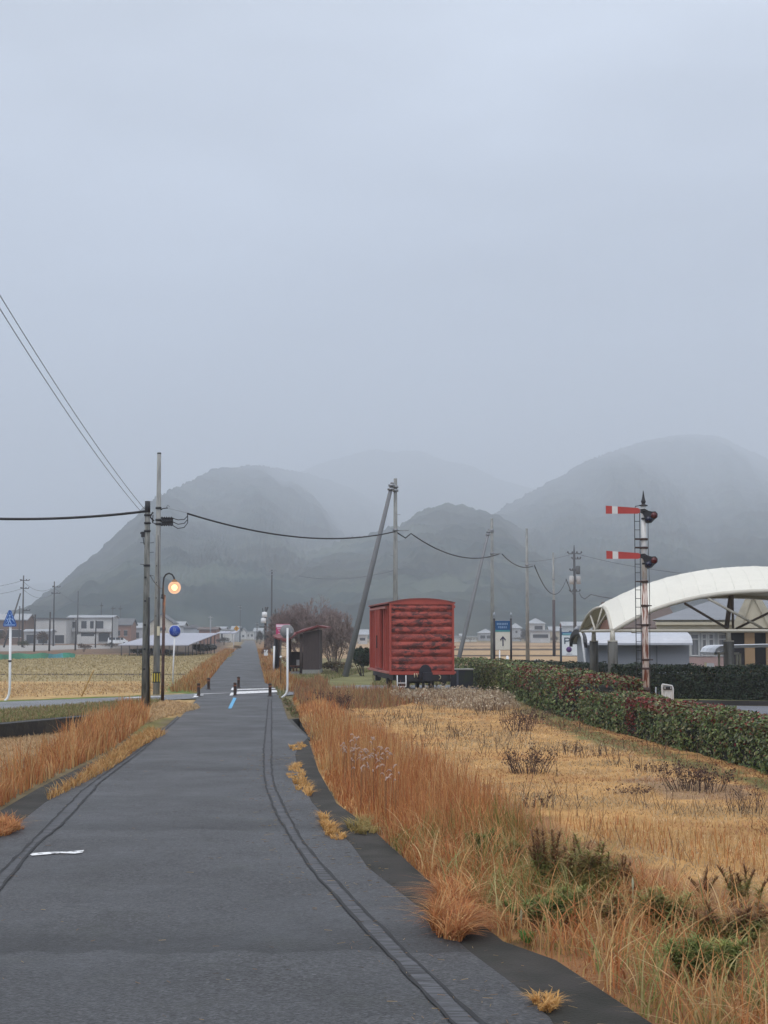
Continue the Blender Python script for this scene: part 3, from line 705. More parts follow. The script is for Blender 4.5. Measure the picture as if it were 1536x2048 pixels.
# green net
t = thing('net_fence', 'low green and turquoise net fence along the far edge of the left field', 'net', tuple(AT(0, 1310, 135).xy) + (0,))
for k, (u0, u1, c) in enumerate(((-200, 98, (.06, .20, .13)), (98, 126, (.07, .24, .27)), (126, 151, (.05, .22, .15)))):
    n = 40; us = np.linspace(u0, u1, n); b = MB()
    yy = 118 + (us + 200) / 350 * 22
    top = [AT(u, 1306.5 + 3 * (1 - (u + 200) / 350) + 1.5 * math.sin(u * .13) + random.uniform(-.4, .4), y) for u, y in zip(us, yy)]
    bot = [Vector((p.x + random.uniform(-.1, .1), p.y - .5, -.04)) for p in top]
    vs = []; fs = []
    for a_, c_ in zip(top, bot): vs += [a_, c_, a_ + Vector((0, .05, 0)), c_ + Vector((0, .05, 0))]
    for i in range(n - 1): fs += [(4 * i, 4 * i + 1, 4 * i + 5, 4 * i + 4), (4 * i + 2, 4 * i + 6, 4 * i + 7, 4 * i + 3), (4 * i, 4 * i + 4, 4 * i + 6, 4 * i + 2)]
    b.add(vs, fs); b.build('net_panel', mat('net%d' % k, c, var=.4, scale=1.2, rough=.9), t)

# bushes and trees far off
m_leaf = leafmat('foliage'); m_twig = mat('twig_bark', (.1, .1, .1), attr=True, rough=.95, var=.2, scale=9)
def crown(name, c, r, n, size, cols, parent=None, loc=None, clumps=14, flat=.8, m=None, core=True):
    c = np.array(c, float); r = np.array(r, float); cc = []
    for k in range(clumps):
        d = rng.normal(size=3); d /= np.linalg.norm(d); d[2] = abs(d[2]) * 1.1 - .25
        cc.append(c + d * r * rng.uniform(.35, .8))
    cc = np.array(cc); k = rng.integers(0, clumps, n); d = rng.normal(size=(n, 3)); d /= np.linalg.norm(d, axis=1, keepdims=True)
    P = cc[k] + d * r * .42 * (rng.random((n, 1)) ** .4); P[:, 2] = np.maximum(P[:, 2], .03)
    tone = rng.uniform(.75, 1.3, clumps)[k][:, None]; cols = np.array(cols); col = cols[rng.integers(0, len(cols), n)] * tone * rng.uniform(.8, 1.2, (n, 1))
    return leaves(name, P, rng.uniform(.7, 1.3, n) * size, d + rng.normal(0, .5, (n, 3)), col, m or m_leaf, .7, parent, loc)
DG = [(0.020, 0.034, 0.018), (0.032, 0.048, 0.022), (0.045, 0.055, 0.03)]; BR = [(0.09, 0.055, 0.045), (0.07, 0.05, 0.04), (0.11, 0.075, 0.05)]
def bush(label, u, v, wpx, hpx, cols=DG, Y=None, n=700, size=None, name='shrub', cat='shrub', group=None, tall=False):
    Y = Y or YV(v); k = Y / F; r = wpx * k / 2; h = hpx * k; x = AT(u, 1268, Y).x
    t = thing(name, label, cat, (x, Y, 0), group)
    crown('crown', (x, Y, h * .52), (r, r * .9, h * .52), n, size or max(.10, h * .10), cols, t)
    o = []; 
    for i in range(5): grow((x + random.uniform(-.1, .1), Y + random.uniform(-.1, .1), -.05), (random.gauss(0, .3), random.gauss(0, .3), 1), h * .45, max(.02, h * .02), 1, o)
    twigs('trunk', o, (.07, .055, .045), m_twig, t)
    return t
BG = 'bushes around the far houses'
bush('round dark reddish bush before the sheet-walled barn', 86, 1285, 26, 30, BR, 300, group=BG)
bush('dark low bush at the left field edge beside the sign pole', 48, 1296, 30, 16, DG, 240, group=BG)
bush('brown brushy clump right of the green net', 168, 1306, 34, 17, BR, 190, group=BG)
bush('dark scrubby clump below the minivan', 222, 1298, 46, 12, [(0.06, .05, .045), (.04, .04, .035)], 230, group=BG)
bush('dark green bushes behind the white garden wall', 174, 1280, 30, 16, DG, 345, group=BG)
bush('dark hedge-like bush ending the solar array by the path', 448, 1284, 34, 18, [(0.04, .045, .045), (.06, .055, .05)], 300, group=BG)
bush('tall grey-green bush behind the rust-brown house', 254, 1278, 24, 34, [(0.05, .06, .05)], 420, group=BG)
bush('dark bush under the right end of the solar array', 405, 1293, 62, 20, [(0.05, .048, .045), (.035, .035, .03)], 165, n=1400, size=.35, group=BG)
bush('dark weeds under the left end of the solar array', 300, 1296, 90, 13, [(0.06, .05, .045), (.035, .035, .03)], 160, n=1400, size=.35, group=BG)
bush('dark brown bush left of the crossing sign', -5, 1292, 60, 34, BR + DG, 260, group=BG)
bush('straw-coloured bush around the yellow sign foot', 474, 1296, 20, 9, [(.26, .19, .11), (.2, .15, .08)], 212, group=BG)
bush('dark shrub clump between the far houses and the right paddies', 1040, 1284, 60, 10, BR + DG, 430, group=BG)
bush('dark shrub row behind the wagon and brace pole', 940, 1285, 50, 9, BR + DG, 430, group=BG)
bush('small dark tree left of the two-storey balcony house', 1050, 1281, 22, 26, [(0.04, .045, .05)], 440, group=BG)
bush('dark bush right of the two-storey balcony house', 1112, 1282, 24, 14, DG + BR, 410, group=BG)
bush('dark bush behind the shelter at the tree foot', 590, 1300, 60, 24, BR, 180, group=BG)
bush('brown bush beside the path beyond the shelter', 533, 1312, 22, 22, [(.2, .09, .05), (.25, .14, .07)], 140, group=BG)
bush('grey brush left of the bare tree by the path', 540, 1300, 26, 40, [(0.07, .06, .055)], 200, group=BG)
bush('tall dark bush at the right side of the far path end', 520, 1286, 16, 26, [(0.06, .06, .055)], 330, group=BG)
tb = bush('dark green camellia-like shrub between the brace pole foot and the wagon', 724, 1352, 42, 66, [(0.014, 0.03, 0.016), (0.02, 0.04, 0.02), (0.035, 0.05, 0.025)], 80, n=5000, size=.11)
# ================================================================== poles, lamp, signs on the left
m_cpole = mat('pole_concrete', (0.30, 0.30, 0.285), rough=.85, col2=(0.20, 0.205, 0.20), thr=(.4, .62), scale=3, stretch=(3, 3, .5), var=.15, bump=.004, bscale=40)
m_oldpole = mat('pole_weathered', (0.20, 0.20, 0.185), rough=.9, col2=(0.10, 0.105, 0.095), thr=(.42, .62), scale=4, stretch=(4, 4, .6), var=.25, bump=.004, bscale=40)
m_black = mat('black_fittings', (0.016, 0.016, 0.02), rough=.6)
m_galv = mat('galvanised', (0.28, 0.29, 0.31), rough=.45, metal=.6, var=.1)
m_white = mat('white_enamel', (0.72, 0.73, 0.74), rough=.45, var=.06)
m_rust = mat('rust_brown_paint', (0.045, 0.020, 0.016), rough=.6, col2=(0.10, 0.035, 0.02), thr=(.5, .65), scale=5, var=.2)
def P3(u, v, Y): return AT(u, v, Y)
def zat(v, Y): return AT(768, v, Y).z
def xat(u, Y): return AT(u, 1268, Y).x
# pole A
YA = YV(1418); xa = GR(290, 1418).x
t = thing('utility_pole', 'shorter weathered pole with black sleeved top, nearer of the pair left of the path', 'utility pole', (xa, YA, 0))
H = zat(1003, YA)
MB().tube([(xa, YA, -.1), (xa, YA, H * .5), (xa, YA, H)], [.118, .094, .075], 16).build('pole', m_oldpole, t)
MB().tube([(xa, YA, H - .33), (xa, YA, H + .01)], [.083, .080], 14).build('sleeve', m_black, t)
for v in (1030, 1046, 1062, 1131):
    MB().lathe((xa, YA, zat(v, YA)), [(.08, -.03), (.10, -.03), (.10, .03), (.08, .03)], 14).build('band', m_black, t)
b = MB()
for v, s in ((1086, -1), (1086, 1), (1105, 1), (1129, -1), (1152, 1)):
    z = zat(v, YA); b.tube([(xa + s * .06, YA, z), (xa + s * .2, YA, z + .01)], .008, 5)
b.each('step_bolt', m_black, t)
b = MB(); z = zat(1069, YA); b.box((xa - .12, YA - .02, z), (.10, .10, .16)); b.box((xa - .16, YA - .02, z + .04), (.08, .05, .05)); b.tube([(xa - .13, YA, z - .05), (xa - .09, YA, z - .3)], .012, 5); b.build('clamp', m_black, t)
MB().tube([(xa + .085, YA - .06, zat(1195, YA)), (xa + .10, YA - .07, zat(1300, YA)), (xa + .12, YA - .08, 0)], .028, 8).build('cable_duct', m_black, t)
b = MB()
for v in (1155, 1202, 1250, 1298, 1338): b.box((xa - .02, YA - .10, zat(v, YA)), (.06, .03, .05))
b.each('bolt', m_black, t)
# guy guard
b = MB(); yg = YA + .4; xg = xat(301, yg); b.tube([(xg, yg, -.05), (xg - .015, yg, 1.2)], .030, 10); b.lathe((xg - .015, yg, 1.2), [(.03, 0), (.0, .04)], 8)
tag(b.build('guard_post', mat('mustard_plastic', (.26, .17, .03), var=.2, rough=.6), loc=(xg, yg, 0)), 'thin mustard-yellow guard stake right beside the foot of the shorter pole', 'guard stake')
# pole B
YB = 55.0; xb = xat(314, YB); HB = zat(906, YB)
t = thing('utility_pole', 'tall slender pale concrete pole with cable fittings, taller of the pair behind the lamp', 'utility pole', (xb, YB, 0))
MB().tube([(xb, YB, -.1), (xb, YB, HB * .5), (xb, YB, HB)], [.125, .10, .072], 16).build('pole', m_cpole, t)
MB().lathe((xb, YB, HB), [(.076, -.04), (.076, .012), (0, .015)], 14).build('cap', m_black, t)
for v in (1016, 1040, 1048): MB().lathe((xb, YB, zat(v, YB)), [(.085, -.04), (.11, -.04), (.11, .04), (.085, .04)], 14).build('band', m_black, t)
b = MB()
for k, v in enumerate((1036, 1043, 1050)):
    z = zat(v, YB)
    for i in range(5): b.lathe((xb + .14 + i * .085, YB - .05 + (i % 2) * .02, z), [(.0, -.03), (.045, -.02), (.05, .0), (.045, .02), (0, .03)], 8, 'X')
    b.tube([(xb, YB, z), (xb + .55, YB - .05, z)], .018, 6)
b.box((xb + .33, YB, zat(1043, YB)), (.42, .08, .22)); b.build('insulator', m_black, t)
b = MB()
for k, v in enumerate((1036, 1043, 1050)):
    z = zat(v, YB); e = P3(375, 1027, YB)
    pts = [Vector((xb + .5, YB, z)), Vector((xb + .72, YB, z - .07 - .03 * k)), Vector((xb + .95, YB, z - .05 - .02 * k)), Vector((xb + 1.08, YB, z + .08)), e]
    b.tube(pts, .016, 6)
b.tube([P3(306, 1024, YB), P3(300, 1034, YB), P3(308, 1042, YB)], .03, 6); b.tube([P3(306, 1030, YB), P3(305, 1045, YB), P3(312, 1048, YB)], .02, 6)
b.each('jumper_cable', m_black, t)
b = MB(); b.tube([P3(318, 1022, YB), P3(326, 1017, YB), P3(336, 1016, YB)], .018, 6); b.tube([P3(332, 1016, YB), P3(336, 1010, YB), P3(339, 1014, YB)], .008, 5); b.build('bracket', m_black, t)
b = MB(); c = P3(317, 1262, YB - .13); b.box(c, (.10, .08, .34)); b.build('meter_box', mat('cream_box', (.55, .50, .36)), t)
c = P3(315, 1355, YB - .15); gz_ = c.z
b = MB(); b.tube([(xb, YB, gz_ - .19), (xb, YB, gz_ + .19)], .145, 16, cap=False)
gb = b.build('guard_sleeve', mat('guard_black', (.02, .02, .02)), t)
b = MB()
for k in range(4):
    a = -2.5 + k * .62; b.box((xb + .150 * math.cos(a), YB + .150 * math.sin(a), gz_), (.035, .010, .30), a + math.pi / 2)
b.each('yellow_stripe', mat('guard_yellow', (.62, .48, .04)), gb)
b = MB(); b.tube([P3(316, 1070, YB - .1), P3(318, 1200, YB - .12), P3(317, 1255, YB - .13)], .010, 5)
for v in (1132, 1165, 1196, 1232): b.box((xb - .03, YB - .11, zat(v, YB)), (.03, .03, .04))
b.build('cable', m_black, t)
# lamp
YL = YV(1404); xl = GR(325, 1404).x; k = YL / F
t = thing('street_lamp', 'dark brown street lamp with a swan-neck arm and a glowing amber globe', 'street lamp', (xl, YL, 0))
MB().tube([(xl, YL, -.05), (xl, YL, .9), (xl + .01, YL, zat(1190, YL))], [.058, .05, .048], 12).build('pole', m_rust, t)
pts = [P3(326, 1190, YL), P3(326.5, 1165, YL), P3(328, 1155, YL), P3(332, 1149, YL), P3(338, 1146.5, YL), P3(344, 1149, YL), P3(348, 1155, YL), P3(349, 1163, YL)]
MB().tube(pts, .026, 10).build('arm', m_black, t)
MB().lathe((pts[0].x, YL, pts[0].z), [(.05, -.12), (.065, -.10), (.065, -.06), (.05, -.04), (.06, 0), (.03, .04)], 12).build('collar', m_black, t)
gc = P3(349, 1175, YL); gr = 12.6 * k
b = MB(); b.lathe(gc, [(gr * math.sin(a), gr * math.cos(a)) for a in np.linspace(.42, math.pi, 16)], 24)
mg = bpy.data.materials.new('globe_glass'); mg.use_nodes = True; tt = mg.node_tree
for n in list(tt.nodes): tt.nodes.remove(n)
ou = N(tt, 'ShaderNodeOutputMaterial'); lw = N(tt, 'ShaderNodeLayerWeight'); lw.inputs[0].default_value = .35
em = N(tt, 'ShaderNodeEmission'); em.inputs[0].default_value = (1.0, .58, .36, 1); em.inputs[1].default_value = 1.0
tr = N(tt, 'ShaderNodeBsdfTransparent'); tr.inputs[0].default_value = (1, .93, .82, 1)
mi = N(tt, 'ShaderNodeMixShader'); ml = N(tt, 'ShaderNodeMapRange'); ml.inputs[3].default_value = .34; ml.inputs[4].default_value = .85
tt.links.new(lw.outputs['Facing'], ml.inputs[0]); tt.links.new(ml.outputs[0], mi.inputs[0]); tt.links.new(tr.outputs[0], mi.inputs[1]); tt.links.new(em.outputs[0], mi.inputs[2]); tt.links.new(mi.outputs[0], ou.inputs[0])
gl = b.build('globe', mg, t)
b = MB(); b.lathe(gc, [(gr * .48 * math.sin(a), gr * .48 * math.cos(a)) for a in np.linspace(0, math.pi, 12)], 18)
b.build('bulb', mat('bulb_glow', (1, .8, .5), emit=((1.0, .62, .22), 2.6)), gl)
MB().lathe((gc.x, YL, gc.z + gr * .86), [(gr * .45, 0), (gr * .42, .05), (.03, .09)], 14).build('globe_cap', mat('brass_cap', (.25, .13, .05), rough=.5), t)
pl = bpy.data.lights.new('lamp_light', 'POINT'); pl.energy = 12; pl.color = (1, .62, .3); pl.shadow_soft_size = .1; plo = bpy.data.objects.new('lamp_light', pl); COL.objects.link(plo); plo.parent = t; plo.location = gc - Vector((xl, YL, 0)) - Vector((0, 0, gr * 1.3))

def pictogram_person(b, c, s, y):
    """walking figure of flat strokes in the plane y"""
    b.lathe((c[0], y, c[1] + .42 * s), [(0, -.01), (.09 * s, -.01), (.09 * s, .0), (0, .0)], 10, 'Y')
    def st(x0, z0, x1, z1, w_):
        d = Vector((x1 - x0, 0, z1 - z0)); L_ = d.length * s; a = math.atan2(z1 - z0, x1 - x0)
        b.box((c[0] + (x0 + x1) / 2 * s, y - .004, c[1] + (z0 + z1) / 2 * s), (L_, .008, w_ * s), rot=Matrix.Rotation(-a, 3, 'Y'))
    st(0, .32, 0, -.02, .16); st(0, 0, -.16, -.42, .09); st(0, 0, .17, -.40, .09); st(0, .26, .18, .05, .07); st(0, .26, -.17, .04, .07)
m_blue = mat('sign_blue', (0.010, 0.055, 0.36), rough=.4, var=.05)
m_signw = mat('sign_white', (0.62, 0.66, 0.74), rough=.45, var=.05)
# round blue sign
YR = YV(1376); x0 = GR(345, 1376).x; c = P3(350, 1262, YR); k = YR / F
t = thing('path_sign', 'round blue sign with walkers on a thin white pole right of the lamp', 'road sign', (x0, YR, 0))
MB().tube([(x0, YR, -.05), (x0 + .03, YR, 1.2), (c.x, YR, c.z)], .032, 10).build('pole', m_white, t)
r = 12.2 * k
dk = MB().lathe((c.x, YR - .04, c.z), [(0, -.012), (r, -.012), (r, .012), (0, .012)], 32, 'Y').build('disc', m_signw, t)
MB().lathe((c.x, YR - .056, c.z), [(0, -.003), (r * .90, -.003), (r * .90, .003), (0, .003)], 32, 'Y').build('blue_face', m_blue, dk)
b = MB(); pictogram_person(b, (c.x - r * .15, c.z + r * .25), r * .85, YR - .064); pictogram_person(b, (c.x + r * .12, c.z + r * .15), r * .55, YR - .064)
b.lathe((c.x + .0, YR - .064, c.z - r * .42), [(r * .17, -.002), (r * .21, -.002), (r * .21, .002), (r * .17, .002)], 14, 'Y'); b.lathe((c.x + r * .42, YR - .064, c.z - r * .42), [(r * .17, -.002), (r * .21, -.002), (r * .21, .002), (r * .17, .002)], 14, 'Y')
b.build('pictogram', mat('sign_faded', (.22, .32, .62)), dk)
# crossing sign
YT = YV(1400); x0 = GR(19, 1400).x; k = YT / F
t = thing('crossing_sign', 'triangular blue pedestrian crossing sign on a white pole with a bent foot', 'road sign', (x0, YT, 0))
MB().tube([GR(9, 1401) + Vector((0, 0, -.03)), P3(14.5, 1397, YT), P3(18, 1388, YT), P3(19.5, 1375, YT), P3(21, 1250, YT)], .042, 10).build('pole', m_white, t)
MB().lathe((P3(19.8, 1322, YT).x, YT, P3(19.8, 1322, YT).z), [(.045, -.03), (.055, -.03), (.055, .03), (.045, .03)], 12).build('band', m_black, t)
tri = [(19.5, 1220), (22, 1221), (33, 1249), (32, 1253), (7, 1253), (6, 1249), (17, 1221)]
pf = MB().prism([P3(u, v, YT - .07) for u, v in tri], (0, .025, 0)).build('plate', mat('sign_blue2', (0.020, 0.10, 0.36), rough=.4, var=.05), t)
b = MB(); c = P3(19.3, 1241, YT - .08)
pictogram_person(b, (c.x, c.z + .02), .34, YT - .078); b.box((c.x, YT - .078, P3(19, 1250, YT).z), (.36, .008, .03))
for sx in (-1, 1): b.tube([P3(19.5 - sx * 1.5, 1224, YT - .078), P3(19.5 - sx * 11.5, 1249, YT - .078)], .006, 4)
b.tube([(c.x - .15, YT - .078, c.z - .11), (c.x - .07, YT - .078, c.z - .02), (c.x - .09, YT - .078, c.z + .06)], .014, 5); b.tube([(c.x + .15, YT - .078, c.z - .06), (c.x + .08, YT - .078, c.z + .06)], .013, 5)
b.build('pictogram', mat('sign_pale', (.34, .50, .80)), pf)
# mirror seen from behind
YM = YV(1396); t = thing('traffic_mirror', 'round traffic mirror seen from behind on a white pole with a bent foot', 'traffic mirror', tuple(GR(563, 1396)))
MB().tube([P3(562, 1396, YM), P3(567, 1393, YM), P3(572, 1388, YM), P3(574.5, 1381, YM), P3(575, 1370, YM), P3(575, 1256, YM)], .037, 12).build('pole', m_white, t)
c = P3(573.5, 1263, YM); r = 13.5 * YM / F
mb_ = MB().lathe((c.x, YM + .12, c.z), [(0, -.10), (r * .5, -.085), (r * .85, -.04), (r, .0), (r, .03), (r * .95, .03), (0, .06)], 28, 'Y').build('mirror_back', mat('mirror_grey', (.20, .205, .215), rough=.6, var=.12, scale=4), t)
b = MB(); b.lathe((c.x, YM + .12, c.z), [(r * .97, -.012), (r * 1.04, -.012), (r * 1.04, .04), (r * .97, .04)], 28, 'Y'); b.build('rim', mat('mirror_rim', (.30, .30, .29)), mb_)
b = MB(); b.box((c.x + .02, YM + .01, P3(575, 1269, YM).z), (.16, .05, .04)); b.box((c.x + .02, YM + .02, P3(575, 1256, YM).z), (.08, .06, .03)); b.each('bracket', m_galv, t)
MB().box(P3(583, 1264, YM + .03), (.05, .01, .07)).build('sticker', mat('sticker', (.4, .42, .45)), mb_)
# bollards
m_bol = mat('bollard_brown', (0.055, 0.042, 0.035), rough=.7, col2=(.12, .05, .03), thr=(.45, .6), scale=9, var=.25)
BOLL = [(397, 1393, 1366, 'dark bollard at the left edge of the path before the crossing road'), (470, 1391, 1361, 'dark bollard in the middle of the path before the crossing road'),
        (540, 1393, 1359, 'orange-banded bollard at the right end of the white stop marking'), (477, 1376, 1353, 'bollard in the middle of the path just beyond the crossing road'),
        (417, 1379, 1355, 'faint dark bollard at the left edge of the path beyond the crossing road')]
bt = None
for i, (u, v0, v1, lb) in enumerate(BOLL):
    y = YV(v0); p = GR(u, v0)
    if bt is None:
        bt = thing('bollard', lb, 'bollard', (p.x, y, 0), 'bollards closing the path to cars'); hh = zat(v1, y)
        MB().lathe((p.x, y, 0), [(.055, 0), (.055, hh * .86), (.065, hh * .87), (.065, hh * .93), (.05, hh * .97), (0, hh)], 14).build('post', m_bol, bt)
        MB().lathe((p.x, y, 0), [(.058, hh * .68), (.0585, hh * .68), (.0585, hh * .80), (.058, hh * .80)], 14).build('reflector_band', mat('band_orange', (.20, .075, .04)), bt)
        MB().lathe((p.x, y, 0), [(.10, .0), (.10, .025), (.05, .03)], 14).build('foot', m_black, bt)
    else: dup(bt, (p.x, y, 0), lb)
b = MB()
for u in (391, 403): p = GR(u, 1392); b.box((p.x, p.y, .03), (.10, .16, .07), .3)
tag(b.build('wheel_stop', m_white), 'pair of small white blocks at the foot of the left bollard', 'kerb block')

# ================================================================== mid poles with braces and the cable run
def plain_pole(label, u, vt, Y, r0, r1, m=m_cpole, fit=(), name='utility_pole', group=None, steps=True):
    x = xat(u, Y); Hh = zat(vt, Y); t = thing(name, label, 'utility pole', (x, Y, 0), group)
    MB().tube([(x, Y, -.1), (x, Y, Hh * .5), (x, Y, Hh)], [r0, (r0 + r1) / 2, r1], 12).build('pole', m, t)
    for v in fit: MB().lathe((x, Y, zat(v, Y)), [(r1, -.06), (r1 * 1.7, -.06), (r1 * 1.7, .06), (r1, .06)], 10).build('band', m_galv, t)
    if steps:
        b = MB()
        for i in range(10):
            z = 2 + i * (Hh - 3.2) / 10; s = 1 if i % 2 else -1; b.tube([(x, Y, z), (x + s * (r0 + .10), Y, z)], .012, 4)
        b.each('step_bolt', m_galv, t)
    return t
t = plain_pole('tall concrete pole rising behind the red wagon roof', 791, 957, 79, .16, .09, fit=(974, 981, 1060))
b = MB(); b.tube([P3(791, 1061, 79), P3(817, 1061, 78.5)], .025, 6); b.build('side_arm', m_galv, t)
t = plain_pole('concrete pole behind the arrow sign with a brace pole leaning on it', 985, 1037, 103, .16, .09, fit=(1060, 1063, 1107))
b = MB(); b.tube([P3(985, 1107, 103), P3(1000, 1107, 102.5)], .025, 6); b.build('side_arm', m_galv, t)
t = plain_pole('unbraced concrete pole right of the arrow sign', 1055, 1057, 117, .16, .09, fit=(1130,))
b = MB(); b.tube([P3(1055, 1129, 117), P3(1071, 1129, 116.5)], .025, 6); b.build('side_arm', m_galv, t)
t = plain_pole('thinner two-tone pole left of the parking sign', 1108, 1105, 151, .13, .09, fit=(1158,))
MB().tube([(xat(1108, 151), 151, 0), (xat(1108, 151), 151, zat(1200, 151))], [.16, .14], 10).build('dark_base', mat('pole_darkwood', (.07, .055, .06), var=.2), t)
def brace(label, top, bot, Yt, Yb, r):
    a = P3(*bot, Yb); a.z = -.05; c = P3(*top, Yt); t = thing('brace_pole', label, 'brace pole', (a.x, a.y, 0))
    MB().tube([a, a.lerp(c, .5), c], [r, r * .85, r * .6], 12).build('pole', mat('brace_grey', (.17, .175, .185), rough=.8, var=.15, scale=2, stretch=(2, 2, .4)), t)
    d = (c - a).normalized()
    for s in (.985, .965): MB().lathe(a.lerp(c, s), [(r * .6, -.05), (r * 1.1, -.05), (r * 1.1, .05), (r * .6, .05)], 10).build('clamp', m_galv, t)
    return t
brace('thick grey pole leaning from the grass up to the tall pole behind the wagon', (785, 965), (690, 1352), 78.6, 78.6, .165)
brace('thin grey pole leaning up to the pole behind the arrow sign, right of the wagon', (978, 1060), (913, 1335), 102.6, 98, .15)
# steel distribution pole
Yg_ = 182; xg = xat(1150, Yg_); t = thing('distribution_pole', 'dark distribution pole carrying transformers and insulators left of the white canopy', 'utility pole', (xg, Yg_, 0))
m_gp = mat('pole_farsteel', (.10, .105, .115), rough=.7)
MB().tube([(xg, Yg_, -.1), (xg, Yg_, zat(1105, Yg_)), (xg, Yg_, zat(1090, Yg_))], [.22, .13, .04], 10).build('pole', m_gp, t)
for v, a_, c_ in ((1107, -13, 14), (1118, -5, 12), (1141, -9, 6), (1183, -10, 10), (1163, -6, 9)):
    b = MB(); z = zat(v, Yg_); b.box((xg + (a_ + c_) / 2 * Yg_ / F, Yg_ - .2, z), ((c_ - a_) * Yg_ / F, .12, .10))
    for xx in np.linspace(a_, c_, 4): b.lathe((xg + xx * Yg_ / F, Yg_ - .2, z + .15), [(0, -.12), (.10, -.08), (.12, 0), (.08, .08), (0, .14)], 8)
    b.build('crossarm', m_gp, t)
for u, v, c_ in ((1143, 1160, (.5, .5, .5)), (1157, 1160, (.42, .42, .43)), (1156, 1140, (.10, .11, .12))):
    p = P3(u, v, Yg_ - .3); MB().lathe(p, [(0, -.5), (.26, -.5), (.28, .4), (.2, .5), (0, .52)], 12).build('transformer', mat('tr%d' % u, c_), t)
# left far poles
m_fp = mat('pole_fardark', (.055, .055, .06), rough=.8, var=.1)
def crosspole(label, u, vt, Y, arms, group='distribution poles along the far left road', brc=None, r=.17):
    x = xat(u, Y); t = thing('utility_pole', label, 'utility pole', (x, Y, 0), group)
    MB().tube([(x, Y, -.1), (x, Y, zat(vt, Y))], [r, r * .6], 10).build('pole', m_fp, t)
    for v, a_, c_ in arms:
        b = MB(); z = zat(v, Y); b.box((x + (a_ + c_) / 2 * Y / F, Y - .15, z), ((c_ - a_) * Y / F, .1, .12))
        for xx in (a_, a_ * .5, c_ * .5, c_): b.lathe((x + xx * Y / F, Y - .15, z + .14), [(0, -.1), (.09, -.05), (.09, .05), (0, .1)], 6)
        b.build('crossarm', m_fp, t)
    return t
crosspole('far pole with two crossarms above the dark roof at the left', 45, 1151, 253, ((1161, -6, 12), (1177, -5, 11), (1221, 2, 14)))
crosspole('far pole with crossarms above the sheet-walled barn', 107, 1163, 280, ((1174, -3, 12), (1187, -5, 12)))
crosspole('plain far pole in front of the long balcony house', 155, 1182, 342, ())
crosspole('thin far pole over the right end of the long balcony house', 202, 1205, 371, ((1212, -2, 3),), r=.15)
crosspole('thin far pole with a white lamp right of the balcony house', 225, 1212, 400, ((1217, -3, 5),), r=.15)
crosspole('slim far pole above the reddish brown house', 240, 1211, 420, ((1218, -3, 4),), r=.15)
b = MB(); a = P3(20, 1236, 250); a.z = 0; a.x = xat(8, 250); tag(MB().tube([a, P3(41, 1187, 253)], [.16, .12], 8).build('brace_pole', m_fp, loc=tuple(a)), 'dark stay pole leaning on the far pole above the crossing sign', 'brace pole')
for i, (u, vt, Y, l) in enumerate(((69, 1229, 190, 'dark wooden stake pole standing before the low lean-to shed'), (99, 1224, 196, 'dark wooden stake pole before the right end of the barn'), (151, 1240, 205, 'dark wooden pole just left of the white garden wall'),
                                 (191, 1241, 245, 'short thin pole before the long balcony house'), (224, 1234, 250, 'short pole with a white cap by the minivan'), (38, 1212, 290, 'thin grey pole right of the crossing sign'))):
    x = xat(u, Y); tag(MB().tube([(x, Y, -.1), (x + .05, Y, zat(vt, Y))], [.13, .10], 8).build('wooden_pole', m_fp, loc=(x, Y, 0)), l, 'pole', 'old wooden poles in the left fields')
for i, (u, vt, Y, l) in enumerate(((543, 1140, 240, 'tall far pole rising left of the bare tree beside the path'), (421, 1232, 300, 'thin white far pole behind the right end of the solar panels'), (480, 1210, 420, 'very faint far pole near the end of the path'),
                                 (514, 1244, 380, 'faint short pole with a small white lamp at the end of the path'))):
    x = xat(u, Y); t = thing('utility_pole', l, 'utility pole', (x, Y, 0)); MB().tube([(x, Y, -.1), (x, Y, zat(vt, Y))], [.15, .10], 8).build('pole', m_galv if i == 1 else m_fp, t)
    b = MB(); b.box((x, Y - .1, zat(vt + 3, Y)), (1.0, .1, .12)); b.box((x + .1, Y - .1, zat(vt + 9, Y)), (.6, .1, .1)); b.build('crossarm', m_galv, t)
Yt = 172; xt = xat(531, Yt); t = thing('transformer_pole', 'roadside pole with two white transformer cans left of the bare tree', 'utility pole', (xt, Yt, 0))
MB().tube([(xt, Yt, -.1), (xt, Yt, zat(1214, Yt))], [.16, .11], 8).build('pole', m_fp, t)
for u, v in ((529, 1229), (527, 1241)): MB().lathe(P3(u, v, Yt - .3), [(0, -.3), (.30, -.3), (.30, .25), (0, .32)], 12).build('transformer', m_white, t)
b = MB(); b.tube([P3(533, 1222, Yt), P3(536, 1214, Yt)], .08, 6); b.tube([P3(526, 1224, Yt), P3(525, 1216, Yt)], .05, 6); b.box((xt, Yt, zat(1254, Yt)), (1.4, .1, .1)); b.build('bracket', m_black, t)
p = P3(532, 1299, 128); tag(MB().box((p.x, 128, .62), (.32, .3, .5)).box((p.x, 128, .2), (.1, .1, .4)).build('roadside_box', m_white, loc=(p.x, 128, 0)), 'small white box on a post at the right edge of the path beyond the shelter', 'box')

